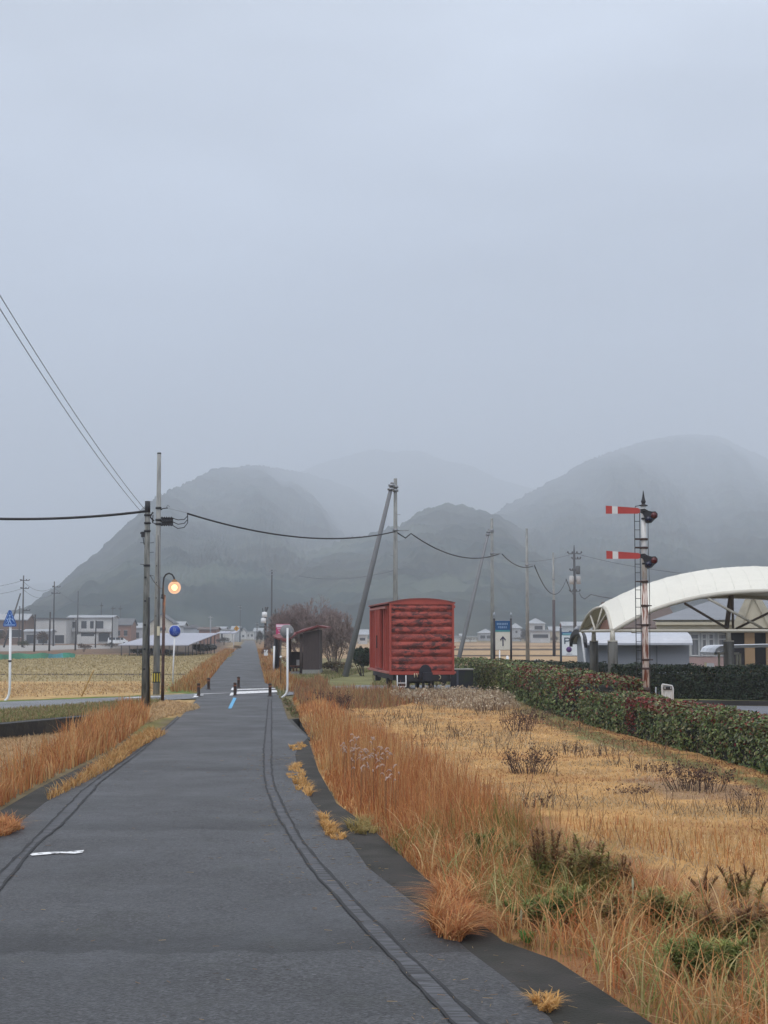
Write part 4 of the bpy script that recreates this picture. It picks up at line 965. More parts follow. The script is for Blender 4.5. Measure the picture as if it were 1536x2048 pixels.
# cables
def sagline(a, b_, sag, n=22):
    return [a.lerp(b_, s) - Vector((0, 0, sag * 4 * s * (1 - s))) for s in np.linspace(0, 1, n)]
def cable(label, pts, r, name='overhead_cable', m=m_black, group=None):
    return tag(MB().tube(pts, r, 6).build(name, m, loc=tuple(pts[0])), label, 'cable', group)
cable('thick black cable from the left edge to the shorter pole', sagline(P3(-300, 1010, YA - 1), P3(296, 1022, YA), .32), .038)
cable('thick black cable strung from the pole pair to the pole behind the wagon', sagline(P3(375, 1027, YB), P3(791, 1063, 79), .62, 40), .034)
b = MB(); b.tube([P3(337, 1017, YB), P3(375, 1026, YB)], .008, 5); tag(b.build('stay_wire', m_galv), 'short thin stay wire right of the tall pole top', 'wire')
cable('black cable sagging from the wagon pole to the arrow-sign pole', [P3(791, 1063, 79), P3(800, 1069, 79.5), P3(811, 1076, 80), P3(817, 1071, 80.5), P3(822, 1067, 81)] + sagline(P3(822, 1067, 81), P3(1000, 1107, 103), .75)[1:], .034)
cable('black cable sagging from the arrow-sign pole to the unbraced pole', sagline(P3(1004, 1108, 103.5), P3(1066, 1132, 117), .42), .034)
cable('black cable hanging from the unbraced pole past the two-tone pole', sagline(P3(1069, 1131, 117.5), P3(1132, 1160, 165), 1.9), .038)
cable('black cable dropping onto the distribution pole', [P3(1132, 1158, 165), P3(1140, 1178, 176), P3(1148, 1192, 182)], .045)
cable('cable dipping from the distribution pole to the right', [P3(1159, 1186, 182), P3(1163, 1194, 180), P3(1170, 1198, 178), P3(1182, 1189, 172)] + sagline(P3(1182, 1189, 172), P3(1300, 1200, 130), .2)[1:], .045)
cable('thin line from the distribution pole leftwards', sagline(P3(1148, 1107, 182), P3(1040, 1122, 260), .4), .02, 'overhead_wire')
cable('thin line from the distribution pole crossing behind the signal arms', sagline(P3(1155, 1108, 182), P3(1560, 1160, 120), .6), .02, 'overhead_wire')
for i, (v0, u1, v1) in enumerate(((578, 289, 1018), (605, 281, 1022))):
    a = P3(-8, v0, 24); c = P3(u1, v1, YA)
    dirn = (a - c); far = c + dirn * 1.9 + Vector((0, 0, 1.175))
    cable(['upper thin wire sweeping down from the upper left to the pole pair', 'lower thin wire sweeping down from the upper left to the pole pair'][i],
          sagline(c, far, 0.62, 40), .0065, 'overhead_wire', group='thin wires sweeping in from the upper left')
m_wire = mat('far_wire', (.12, .13, .15), rough=.8)
for i, (p0, p1, s, l) in enumerate((((-300, 1150, 150), (45, 1161, 253), 1.5, 'far upper wire at the left edge'), ((-300, 1165, 150), (45, 1177, 253), 1.5, 'far lower wire at the left edge'),
                                  ((45, 1161, 253), (107, 1174, 280), 1.2, 'upper wire between the two crossarm poles'), ((45, 1177, 253), (107, 1187, 280), 1.2, 'lower wire between the two crossarm poles'),
                                  ((107, 1174, 280), (202, 1210, 371), 1.6, 'wire running on behind the balcony house'), ((791, 1140, 200), (598, 1152, 240), .8, 'faint wire across the mountain between bare tree and wagon'))):
    cable(l, sagline(P3(*p0), P3(*p1), s), .03, 'overhead_wire', m_wire)
cable('short slack wire from the shorter pole to the lamp post', sagline(P3(300, 1150, YA), P3(325, 1178, YL), .08), .009, 'overhead_wire')

# ================================================================== yellow diamond sign, reflector post, bamboo cane
Y_ = YV(1299); x0 = GR(467, 1299).x; t = thing('yellow_sign', 'yellow warning sign on a pale post left of the far path', 'road sign', (x0, Y_, 0))
MB().tube([(x0, Y_, -.05), (x0, Y_, 1.9), P3(469, 1268, Y_), P3(472, 1262, Y_)], .07, 8).build('post', m_white, t)
c = P3(473, 1257, Y_); MB().prism([c + Vector((dx, -.06, dz)) for dx, dz in ((0, -.42), (.40, 0), (0, .42), (-.40, 0))], (0, .04, 0)).build('plate', mat('sign_yellow', (.50, .26, .03)), t)
MB().box(c + Vector((0, -.07, 0)), (.12, .02, .4)).build('symbol', mat('symbol_brown', (.28, .14, .03)), t)
a = GR(163, 1393); c = P3(187, 1341, a.y); tag(MB().tube([a, c, c + Vector((.04, 0, .02))], [.030, .022, .02], 7).build('bamboo_cane', mat('bamboo', (.45, .29, .11)), loc=tuple(a)), 'straw-coloured cane leaning in the field by the cross road', 'cane')
x0 = xat(562, 62); t = thing('marker_post', 'thin black post with a white ball between the mirror and the shelter', 'marker post', (x0, 62, 0))
MB().tube([(x0, 62, -.05), (x0, 62, zat(1277, 62))], .018, 8).build('post', m_black, t)
MB().lathe((x0, 61.96, zat(1314, 62)), [(.055 * math.sin(a), .055 * math.cos(a)) for a in np.linspace(0, math.pi, 8)], 10).build('reflector', m_white, t)
x0 = xat(547.5, 80); tag(MB().tube([(x0, 80, -.05), (x0 + .03, 80, zat(1292, 80))], .05, 8).build('white_post', m_white, loc=(x0, 80, 0)), 'short white post beside the left shelter column', 'post')
# pink board
Yp = 84; t = thing('pink_signboard', 'pink and white signboard partly hidden by the round mirror', 'signboard', (xat(562, Yp), Yp, 0))
b = MB(); b.box(((xat(552, Yp) + xat(580, Yp)) / 2, Yp, (zat(1248, Yp) + zat(1273, Yp)) / 2), (xat(580, Yp) - xat(552, Yp), .06, zat(1248, Yp) - zat(1273, Yp))); pb = b.build('board', mat('pink', (.50, .05, .15)), t)
b = MB(); b.box(((xat(552.5, Yp) + xat(580, Yp)) / 2, Yp - .04, (zat(1249, Yp) + zat(1254.5, Yp)) / 2), (xat(580, Yp) - xat(552.5, Yp), .03, zat(1249, Yp) - zat(1254.5, Yp)))
b.build('header', mat('pinkwhite', (.70, .56, .64)), pb)
b = MB()
for (u0, v0, u1, v1) in ((554.5, 1256, 563, 1258.5), (556.5, 1260, 560, 1262.5), (559, 1260, 562, 1264), (556.5, 1266, 558.5, 1268), (559, 1266, 562, 1268), (557, 1268.5, 560, 1271)):
    b.box((xat((u0 + u1) / 2, Yp), Yp - .04, zat((v0 + v1) / 2, Yp)), (xat(u1, Yp) - xat(u0, Yp), .025, zat(v0, Yp) - zat(v1, Yp)))
b.build('lettering', mat('pinkpale', (.62, .34, .46)), pb)
b = MB()
for u in (555, 577): b.tube([(xat(u, Yp), Yp + .05, -.05), (xat(u, Yp), Yp + .05, zat(1248, Yp))], .04, 8)
b.each('leg', m_black, t)

# ================================================================== shelter
m_sh = mat('shelter_brown', (0.060, 0.042, 0.040), rough=.8, col2=(0.05, .034, .032), scale=3, var=.12, stretch=(14, 14, 1)); m_shr = mat('shelter_roof', (0.16, 0.035, 0.035), rough=.55, var=.1)
Ys = YV(1350); t = thing('shelter', 'small dark brown waiting shelter with a thin red sloping roof beside the path', 'shelter', tuple(GR(600, 1350)))
Yf, Yk = Ys, Ys + 3.6
def rp(u, v, Y): return P3(u, v, Y)
# main roof rises to the right; a lower roof leaf tips left
A_ = [rp(592, 1268, Yf), rp(638, 1253, Yf), rp(653, 1258, Yf + .3), rp(648, 1256, Yk), rp(606, 1264, Yk)]
MB().prism([rp(591, 1268.5, Yf - .3), rp(636, 1254, Yf - .3), rp(648, 1254.5, Yk), rp(604, 1262, Yk)], (0, 0, .10)).build('roof', m_shr, t)
MB().prism([rp(636, 1254, Yf - .3), rp(653, 1257.5, Yf + .1), rp(662, 1257, Yk), rp(648, 1254.5, Yk)], (0, 0, .10)).build('roof', m_shr, t)
MB().prism([rp(545.5, 1273, Yf + .5), rp(550, 1277, Yf - .5), rp(572, 1284, Yf - .5), rp(592, 1270, Yf - .3), rp(600, 1266, Yk), rp(560, 1271.5, Yk)], (0, 0, .09)).build('roof', m_shr, t)
x0, x1 = xat(606, Yf), xat(639, Yf)
wl_ = MB().prism([(x0, Yf, .28), (x1, Yf, .28), (x1, Yf, zat(1259, Yf)), (x0, Yf, zat(1266, Yf))], (0, .12, 0)).build('wall', m_sh, t)
MB().prism([(x1, Yf + .12, .28), (x1, Yk, .28), (x1, Yk, zat(1259, Yf)), (x1, Yf + .12, zat(1259, Yf))], (-.1, 0, 0)).build('wall', m_sh, t)
MB().prism([(xat(580, Yk), Yk, .28), (x1, Yk, .28), (x1, Yk, 1.2), (xat(580, Yk), Yk, 1.2)], (0, .1, 0)).build('wall', m_sh, t)
MB().box(((x0 + x1) / 2, (Yf + Yk) / 2, .11), (x1 - x0 + .05, Yk - Yf + .3, .34)).box(((xat(537, Yf) + x0) / 2, (Yf + Yk) / 2, .04), (x0 - xat(537, Yf), Yk - Yf, .16)).build('base', mat('base_conc', (.24, .24, .22), var=.15), t)
for u, y, v in ((551, Yf, 1276), (578, Yf, 1281), (602.5, Yf, 1268), (581, Yk - .2, 1268), (558, Yk - .2, 1272)):
    MB().tube([(xat(u, y), y, 0), (xat(u, y), y, zat(v, y))], .085 if u in (551, 602.5) else .05, 8).build('column', m_sh if u != 551 else m_black, t)
b = MB(); b.box((xat(592, Yk - .6), Yk - .7, .42), (.9, .4, .06)); b.box((xat(589, Yk), Yk - .7, .22), (.08, .3, .4)); b.box((xat(595, Yk), Yk - .7, .22), (.08, .3, .4)); b.build('bench', mat('bench_wood', (.2, .08, .05)), t)
b = MB(); p = P3(598, 1325, Yf + .8); b.box((p.x, p.y, p.z), (.28, .1, .3)); b.build('notice', mat('notice', (.35, .33, .33)), t)
# ================================================================== red freight wagon
def redmat(name, streak, rust_amt, thr):
    m = bpy.data.materials.new(name); m.use_nodes = True; t = m.node_tree; b = t.nodes['Principled BSDF']; L = t.links.new
    tc = N(t, 'ShaderNodeTexCoord'); mp = N(t, 'ShaderNodeMapping'); mp.inputs['Scale'].default_value = streak; L(tc.outputs['Object'], mp.inputs[0])
    n1 = N(t, 'ShaderNodeTexNoise'); n1.inputs['Scale'].default_value = 3.6; n1.inputs['Detail'].default_value = 9; n1.inputs['Roughness'].default_value = .68; L(mp.outputs[0], n1.inputs[0])
    n2 = N(t, 'ShaderNodeTexNoise'); n2.inputs['Scale'].default_value = 1.1; n2.inputs['Detail'].default_value = 4; L(tc.outputs['Object'], n2.inputs[0])
    r1 = N(t, 'ShaderNodeMapRange'); r1.inputs[1].default_value = thr[0]; r1.inputs[2].default_value = thr[1]; L(n1.outputs[0], r1.inputs[0])
    n4 = N(t, 'ShaderNodeTexNoise'); n4.inputs['Scale'].default_value = 1.3; n4.inputs['Detail'].default_value = 3; L(tc.outputs['Object'], n4.inputs[0])
    r4 = N(t, 'ShaderNodeMapRange'); r4.inputs[1].default_value = .38; r4.inputs[2].default_value = .6; r4.inputs[3].default_value = .35; L(n4.outputs[0], r4.inputs[0])
    f0 = N(t, 'ShaderNodeMath', operation='MULTIPLY'); f0.inputs[1].default_value = rust_amt; L(r1.outputs[0], f0.inputs[0])
    f = N(t, 'ShaderNodeMath', operation='MULTIPLY'); L(f0.outputs[0], f.inputs[0]); L(r4.outputs[0], f.inputs[1])
    rc = N(t, 'ShaderNodeValToRGB'); rc.color_ramp.elements[0].color = (0.30, 0.045, 0.032, 1); rc.color_ramp.elements[0].position = .3; rc.color_ramp.elements[1].color = (0.41, 0.075, 0.052, 1); rc.color_ramp.elements[1].position = .7; L(n2.outputs[0], rc.inputs[0])
    mi = N(t, 'ShaderNodeMix', data_type='RGBA'); L(f.outputs[0], mi.inputs[0]); L(rc.outputs[0], mi.inputs[6]); mi.inputs[7].default_value = (0.035, 0.012, 0.014, 1)
    L(mi.outputs[2], b.inputs['Base Color']); b.inputs['Roughness'].default_value = .62
    bp = N(t, 'ShaderNodeBump'); bp.inputs['Distance'].default_value = .004; L(r1.outputs[0], bp.inputs['Height']); bp.invert = True; L(bp.outputs[0], b.inputs['Normal'])
    MATS[name] = m; return m
m_red_end = redmat('red_peeling', (1.0, 1.0, 2.4), .94, (.445, .535)); m_red = redmat('red_side', (2.2, 2.2, 1.0), .8, (.62, .70)); m_redp = redmat('red_plain', (1, 1, 1), .3, (.6, .75))
Yw = 55.2; ax = Vector((-.113, 1, 0)).normalized(); rt = Vector((ax.y, -ax.x, 0)); W2 = 1.19; Lw = 7.0
pc = P3(843.5, 1268, Yw); base = Vector((pc.x, Yw, 0.0)); zf = 0.80; ze = 3.31; zr = 3.46
t = thing('freight_wagon', 'old brick-red covered railway wagon with peeling ribbed end panel standing in dry weeds', 'railway wagon', tuple(base))
def Wp(x, y, z): return base + rt * x + ax * y + Vector((0, 0, z))
def wbox(b, c, d):
    M = Matrix((rt, ax, Vector((0, 0, 1)))).transposed(); return b.box(Wp(*c), d, rot=M)
# body shell behind the end skins
arc = [(W2 * s, ze + (zr - ze) * (1 - abs(s) ** 2.1)) for s in np.linspace(-1, 1, 17)]
b = MB(); poly = [Wp(-W2 + .03, .06, zf), Wp(W2 - .03, .06, zf)] + [Wp(x * .97, .06, z - .05) for x, z in reversed(arc)]
b.prism(poly, ax * (Lw - .12)); body = b.build('body', m_red, t)
# roof shell with overhang
b = MB(); o_ = [Wp(x * 1.045, -.05, z + .0) for x, z in arc]; i_ = [Wp(x * 1.045, -.05, z + .055) for x, z in arc]
b.prism(o_ + list(reversed(i_)), ax * (Lw + .1)); b.build('roof', mat('roof_red', (0.24, 0.05, 0.04), rough=.7, col2=(.12, .04, .035), thr=(.5, .65), scale=2, var=.2), t)
# corrugated end: rows of pressed ribs between corner posts
def end_panel(y, s):
    nx, nz = 28, 150; vs, fs = [], []
    z0, z1 = zf + .02, ze - .02; nr = 9
    for j in range(nz + 1):
        z = z0 + (z1 - z0) * j / nz; ph = (z - z0) / (z1 - z0) * nr
        for i in range(nx + 1):
            x = -W2 + .02 + (2 * W2 - .04) * i / nx; edge = min(1.0, (W2 - abs(x)) / .16); edge = max(0, edge)
            top = 1.0 if ph < nr - .35 else max(0, (nr - ph) / .35)
            d = (0.5 - 0.5 * math.cos(2 * math.pi * ph)) ** .45 * .055 * edge * top
            vs.append(Wp(x, y - s * (d - .01), z))
    for j in range(nz):
        for i in range(nx):
            q = j * (nx + 1) + i; fs.append((q, q + 1, q + nx + 2, q + nx + 1) if s > 0 else (q, q + nx + 1, q + nx + 2, q + 1))
    b = MB(); b.add(vs, fs, True); return b
e1 = end_panel(.0, 1).build('end_panel', m_red_end, t)
end_panel(Lw, -1).build('end_panel', m_red_end, t)
for y_, s in ((.0, 1), (Lw, -1)):
    b = MB(); poly = [Wp(-W2, y_, ze - .03), Wp(W2, y_, ze - .03)] + [Wp(x, y_, z + .02) for x, z in reversed(arc)]; b.prism(poly, ax * (-.035 * s)); b.build('gable_plate', m_redp, t)
b = MB()
for sx in (-1, 1):
    for yy in (0.01, Lw - .01): wbox(b, (sx * (W2 - .03), yy, (zf + ze) / 2), (.07, .14, ze - zf + .02))
wbox(b, (0, -.02, zf - .02), (2 * W2 + .02, .10, .12)); b.each('corner_post', m_redp, t)
b = MB()
for z in (1.15, 1.42, 1.68, 2.4): wbox(b, (-W2 * .98, -.05, z), (.10, .03, .04))
wbox(b, (W2, -.05, 3.2), (.08, .08, .10)); wbox(b, (W2 + .02, -.02, 1.72), (.08, .08, .06)); b.each('hand_grip', m_redp, t)
# sides: boards, door, lower sill and rail
for s in (-1, 1):
    b = MB()
    for yy in (.55, 1.15, 1.75, 5.25, 5.85, 6.45): wbox(b, (s * (W2 - .005), yy, (zf + ze) / 2), (.05, .06, ze - zf - .12))
    b.each('rib', m_redp, body)
    b = MB(); wbox(b, (s * (W2 + .035), 3.5, (zf + ze) / 2 - .02), (.06, 1.9, ze - zf - .25))
    d_ = b.build('door', m_red, t)
    b = MB()
    for yy in (2.58, 3.2, 3.8, 4.42): wbox(b, (s * (W2 + .075), yy, (zf + ze) / 2 - .02), (.05, .06, ze - zf - .3))
    b.each('door_rib', m_redp, d_)
    b = MB(); wbox(b, (s * (W2 + .09), 3.5, 1.9), (.04, .05, .5)); b.build('handle', m_black, d_)
    b = MB(); wbox(b, (s * (W2 + .05), 3.4, ze - .13), (.08, 5.6, .07)); wbox(b, (s * (W2 + .04), 3.5, zf - .01), (.12, 6.8, .07)); b.each('door_rail', mat('rail_pink', (.36, .13, .11), var=.3, scale=8), t)
    b = MB(); wbox(b, (s * (W2 - .18), 3.5, zf - .17), (.10, 6.9, .24)); b.build('sole_bar', m_black, t)
    for yy in (1.55, 5.45):
        b = MB(); wbox(b, (s * .98, yy, .56), (.10, .16, .40)); wbox(b, (s * 1.04, yy, .45), (.18, .26, .22)); wbox(b, (s * .98, yy, .68), (.08, .95, .06))
        b.prism([Wp(s * .95, yy - .42, .72), Wp(s * .95, yy + .42, .72), Wp(s * .95, yy + .12, .36), Wp(s * .95, yy - .12, .36)], rt * .03)
        b.build('axle_guard', m_black, t)
for yy in (1.55, 5.45):
    for s in (-1, 1):
        M = Matrix((rt, ax, Vector((0, 0, 1)))).transposed(); b = MB(); bb = MB(); bb.lathe((0, 0, 0), [(0, -.05), (.41, -.05), (.43, -.03), (.43, .05), (.39, .06), (.38, .02), (.1, .03), (0, .05)], 24, 'X')
        b.add([Wp(s * .56 + v[0] * s, yy + v[1], .43 + v[2]) for v in bb.v], bb.f, True); b.build('wheel', m_black, t)
    b = MB(); b.tube([Wp(-.6, yy, .43), Wp(.6, yy, .43)], .07, 10); b.build('axle', m_black, t)
b = MB(); wbox(b, (0, .02, zf - .19), (1.9, .14, .26)); wbox(b, (0, .6, zf - .16), (.5, 1.2, .2)); b.build('headstock', m_black, t)
b = MB(); cpl = [(-.24, 0), (-.20, .16), (-.12, .27), (.0, .31), (.12, .27), (.20, .16), (.24, 0), (.24, -.22), (-.24, -.22)]
b.prism([Wp(x + .12, -.12, zf - .02 + z) for x, z in cpl], ax * .10); wbox(b, (.12, -.24, zf - .12), (.26, .30, .24)); wbox(b, (.16, -.42, zf - .14), (.34, .12, .30)); b.build('coupler', mat('coupler_dark', (.012, .012, .02), rough=.6), t)
b = MB()
for x in (.05, .33, .8): wbox(b, (x, -.03, .36), (.09, .08, .44))
wbox(b, (.45, .1, .52), (1.3, .12, .12)); wbox(b, (-.5, .3, .45), (.12, .5, .5)); b.build('brake_gear', m_black, t)
b = MB(); b.tube([Wp(-.92, -.10, zf - .10), Wp(-.92, -.12, .30), Wp(-.90, -.12, .28), Wp(-.62, -.12, .28), Wp(-.60, -.12, .30), Wp(-.60, -.10, zf - .10)], .020, 8, True); wbox(b, (-.76, -.12, .42), (.34, .05, .03)); b.build('step', m_white, t)
b = MB(); wbox(b, (-.76, .0, .5), (.32, .1, .45)); b.build('step_back', mat('navy_dark', (.018, .018, .03)), t)
b = MB(); b.tube([Wp(-.28, -.08, zf - .03), Wp(-.28, -.08, zf - .18)], .018, 6); b.tube([Wp(-.2, -.08, zf - .03), Wp(-.17, -.08, zf - .18)], .018, 6); b.tube([Wp(-.12, -.08, zf - .03), Wp(-.06, -.08, zf - .17)], .018, 6)
b.tube([Wp(.62, -.08, zf - .10), Wp(.68, -.08, zf - .14), Wp(.68, -.08, zf - .22), Wp(.62, -.08, zf - .25)], .016, 6); b.build('marking_hook', mat('pale_yellow', (.5, .45, .3)), t)
# dark plaque box beside the wagon
Yq = YV(1376); x0, x1 = xat(901, Yq), xat(946, Yq); t = thing('info_plinth', 'low dark blue-grey plinth with a pale flat top beside the wagon', 'plinth', ((x0 + x1) / 2, Yq, 0))
MB().box(((x0 + x1) / 2, Yq + .3, .36), (x1 - x0, .6, .74)).build('body', mat('plinth_blue', (.028, .032, .045), rough=.6, col2=(.03, .045, .03), thr=(.45, .55), scale=2, var=.3), t)
MB().box(((x0 + x1) / 2 - .05, Yq + .3, .755), (x1 - x0 + .15, .7, .05)).build('top', mat('plinth_top', (.40, .40, .36), var=.1), t)
MB().box((x0 + .28, Yq - .01, .36), (.08, .04, .72)).build('post', mat('plinth_post', (.10, .12, .16)), t)

# ================================================================== semaphore signal
YS = 43.0; xs = xat(1290.5, YS); k = YS / F
m_post = mat('signal_post', (0.62, 0.60, 0.56), rough=.7, col2=(0.24, 0.085, 0.04), thr=(.50, .60), scale=2.6, stretch=(5, 5, .9), var=.15, detail=8)
m_postr = mat('signal_post_rusty', (0.62, 0.52, 0.46), rough=.8, col2=(0.20, 0.06, 0.03), thr=(.50, .58), scale=2.4, stretch=(6, 6, .8), var=.2, detail=8)
t = thing('semaphore_signal', 'rusty white railway semaphore signal with two red and white arms and a ladder', 'railway signal', (xs, YS, 0))
def zs(v): return zat(v, YS)
MB().tube([(xs, YS, zs(1160)), (xs, YS, zs(1012))], [.082, .070], 18).build('post', mat('signal_white', (.66, .66, .64), rough=.6, col2=(.36, .26, .22), thr=(.56, .7), scale=3, stretch=(5, 5, .8), var=.08), t)
MB().tube([(xs, YS, -.1), (xs, YS, zs(1290)), (xs, YS, zs(1160) - .001)], [.10, .092, .083], 18).build('post', m_postr, t)
MB().lathe((xs, YS, zs(1012)), [(.12, 0), (.125, .025), (.06, .04), (.05, .07), (.06, .10), (.072, .13), (.06, .16), (.045, .20), (.028, .30), (.012, .42), (0, .46)], 14).build('finial', m_black, t)
def arm(vc):
    zc = zs(vc); y = YS - .13; b = MB()
    x0 = xat(1213.5, YS); x1 = xat(1282, YS); L_ = x1 - x0; h0, h1 = .115, .080
    def q(f0, f1, hh=None):
        a0 = h0 + (h1 - h0) * f0; a1 = h0 + (h1 - h0) * f1; xa_, xb_ = x0 + L_ * f0, x0 + L_ * f1
        dz0, dz1 = .035 * (1 - f0), .035 * (1 - f1)
        return [(xa_, y, zc + dz0 - a0), (xb_, y, zc + dz1 - a1), (xb_, y, zc + dz1 + a1), (xa_, y, zc + dz0 + a0)]
    m_ar = mat('arm_red', (0.42, 0.045, 0.035), rough=.55, var=.12, scale=5); m_aw = mat('arm_white', (.68, .68, .66), rough=.55, var=.05)
    pts = q(.345, .93); pts = pts[:1] + [pts[1], (x1, y, zc - .05), (x1, y, zc + .05), pts[2]] + pts[3:]
    a_ = MB().prism(q(0, .18), (0, .03, 0)).prism(pts, (0, .03, 0)).build('arm', m_ar, t)
    MB().prism(q(.18, .345), (0, .032, 0)).build('white_stripe', m_aw, a_)
    # spectacle casting
    def S(u, dv): return P3(u, vc + dv, YS - .15)
    ol = [(1281, -4.5), (1289, -5.5), (1297, -1), (1304, .5), (1311, 0), (1315.5, 5), (1315, 12), (1309, 17), (1303, 23), (1296, 24.5), (1291, 22.5), (1289, 12), (1286, 5), (1281, 3)]
    sp_ = MB().prism([S(*p) for p in ol], (0, .04, 0)).build('spectacle', m_black, t)
    for (u, dv, r, c, n) in ((1308, 8, 6.2, (.075, .004, .006), 'red_lens'), (1297.5, 15.5, 6.0, (.005, .007, .03), 'blue_lens')):
        p = S(u, dv); MB().lathe((p.x, p.y - .012, p.z), [(0, -.012), (r * k, -.004), (r * k, .01), (0, .01)], 18, 'Y').build(n, mat(n, c, rough=.15, var=.02), sp_)
    b = MB(); b.lathe((xs, YS - .12, zc), [(0, -.06), (.035, -.06), (.035, .08), (0, .08)], 12, 'Y'); b.box((xs + .02, YS - .06, zs(vc + 15)), (.18, .10, .05)); b.build('pivot', m_black, t)
arm(1022.5); arm(1112.5)
b = MB(); xl0, xl1 = xat(1273.5, YS), xat(1284, YS)
for xx in (xl0, xl1): b.tube([(xx, YS + .12, .02), (xx, YS + .12, zs(1020))], .012, 6)
b.tube([(xl0, YS + .12, zs(1020)), (xl0 + .03, YS + .1, zs(1012)), (xs, YS + .05, zs(1010))], .012, 6)
z = .25
while z < zs(1030): b.tube([(xl0, YS + .12, z), (xl1, YS + .12, z)], .010, 5); z += .247
b.build('ladder', mat('ladder_dark', (.045, .05, .055), rough=.6), t)
b = MB(); b.tube([P3(1296, 1046, YS - .12), P3(1297, 1110, YS - .12), P3(1299, 1170, YS - .12), P3(1300, 1320, YS - .12), P3(1301, 1400, YS - .12)], .009, 5)
b.tube([P3(1298, 1136, YS - .14), P3(1300, 1250, YS - .14)], .009, 5); b.build('pull_rod', mat('rod_dark', (.05, .05, .055)), t)
b = MB()
for v, ua, ub in ((1078.5, 1273, 1294), (1095.5, 1273, 1298), (1163, 1273, 1295), (1211.5, 1284, 1303), (1250, 1273, 1301), (1319.5, 1285, 1304), (1337, 1284, 1298)):
    b.box((xat((ua + ub) / 2, YS), YS, zs(v)), (xat(ub, YS) - xat(ua, YS), .23, .028)); b.lathe((xs, YS, zs(v)), [(.09, -.03), (.112, -.03), (.112, .03), (.09, .03)], 14)
b.lathe((xs, YS, zs(1379)), [(.10, -.06), (.125, -.06), (.125, .06), (.10, .06)], 14); b.build('bracket', mat('bracket_rust', (.05, .025, .02), var=.4, scale=8), t)

# ================================================================== membrane canopy on concrete columns
m_mem = mat('membrane', (0.72, 0.70, 0.62), rough=.6, var=.06, scale=1.2, stretch=(1, .4, 1), bump=.02, bscale=1.5); m_cst = mat('cream_steel', (0.50, 0.47, 0.40), rough=.5, var=.06); m_dst = mat('shade_steel', (0.17, 0.13, 0.11), rough=.6)
Yn, Yr, Yfr = 57.0, 61.5, 66.0
edge = [(1224.5, 1259), (1250, 1243), (1280, 1227), (1310, 1214), (1340, 1204), (1370, 1196), (1400, 1189.5), (1435, 1184), (1470, 1180.5), (1503, 1178.5), (1536, 1177.5)]
ridge = [(1205, 1213), (1231, 1197), (1258, 1184), (1288, 1171), (1320, 1160.5), (1347, 1152), (1375, 1145.5), (1407, 1140), (1440, 1136.5), (1470, 1134.5), (1500, 1133.5)]
EP = [P3(u, v, Yn) for u, v in edge]; RP = [P3(u, v, Yr) for u, v in ridge]
xc = EP[-1].x + .4
def mirror(L_): return L_ + [Vector((2 * xc - p.x, p.y, p.z)) for p in reversed(L_)]
EP = mirror(EP); RP = mirror(RP)
t = thing('membrane_canopy', 'large arched white membrane canopy on a cream steel frame and concrete columns at the right', 'canopy', (EP[0].x, Yn, 0))
ns = 17; vs = []; nC = len(EP)
for i in range(nC):
    e, r = EP[i], RP[i]
    for j in range(ns):
        a = math.pi * j / (ns - 1); f = (1 - math.cos(a)) / 2; h = 1 - abs(2 * f - 1) ** 2.5
        fr = min(f, 1 - f) * 2
        vs.append(Vector((e.x + (r.x - e.x) * (fr ** .8 if False else min(1, fr)), Yn + (Yfr - Yn) * f, e.z + (r.z - e.z) * h)))
fs = []
for i in range(nC - 1):
    for j in range(ns - 1): fs.append((i * ns + j, i * ns + j + 1, (i + 1) * ns + j + 1, (i + 1) * ns + j))
b = MB(); nb = len(vs); b.add(vs + [v - Vector((0, 0, .04)) for v in vs], fs + [tuple(x + nb for x in reversed(f)) for f in fs], False)
b.f += [(i * ns + 0, (i + 1) * ns + 0, (i + 1) * ns + nb, i * ns + nb) for i in range(nC - 1)] + [(j, nb + j, nb + j + 1, j + 1) for j in range(ns - 1)]; b.sm += [False] * (nC - 1 + ns - 1)
mem = b.build('membrane', m_mem, t)
b = MB()
for i in range(1, nC - 1): b.tube([v + Vector((0, -.0, .012)) for v in vs[i * ns + 1:(i + 1) * ns - 1]], .006, 4)
b.build('seam', mat('membrane_seam', (.80, .79, .74)), mem)
b = MB(); b.tube([p + Vector((0, 0, -.09)) for p in EP], .075, 10); b.build('edge_beam', m_cst, t)
b = MB(); b.tube([Vector((p.x, Yfr, p.z - .09)) for p in EP], .075, 8); b.build('edge_beam', m_cst, t)
b = MB(); b.tube([v + Vector((-.03, 0, -.03)) for v in vs[:ns]], .07, 10); b.build('end_arch', m_cst, t)
z_t = zat(1261.5, Yn); x_l = EP[0].x; x_r = 2 * xc - x_l
MB().tube([(x_l - .1, Yn, z_t), (x_r, Yn, z_t)], .058, 10).build('tie_beam', m_cst, t)
MB().tube([(x_l, Yn, z_t), (x_l, Yfr, z_t)], .058, 10).build('tie_beam', m_cst, t)
b = MB()
for j in (5, 8, 11): b.tube([(x_l, (Yn + Yfr) / 2, z_t), vs[j] + Vector((0, 0, -.05))], .045, 8)
b.each('spoke', m_cst, t)
b = MB(); b.tube([P3(1370, 1207, Yn + 1), P3(1455, 1257, Yn + 4)], .05, 8); b.tube([P3(1462, 1190, Yn + 4), P3(1453, 1256, Yn + 4)], .10, 8); b.tube([P3(1465, 1190, Yn + 5), P3(1466, 1257, Yn + 5)], .05, 8)
b.tube([P3(1473, 1257, Yn + 4), P3(1560, 1215, Yn + 1)], .05, 8); b.each('brace', m_dst, t)
b = MB(); b.tube([P3(1416, 1197, Yn), P3(1524, 1256, Yn + 1)], .05, 8); b.build('brace', m_cst, t)
b = MB(); b.tube([(xc, Yn, z_t), (xc, Yn, EP[10].z)], .11, 10); b.build('king_post', m_cst, t)
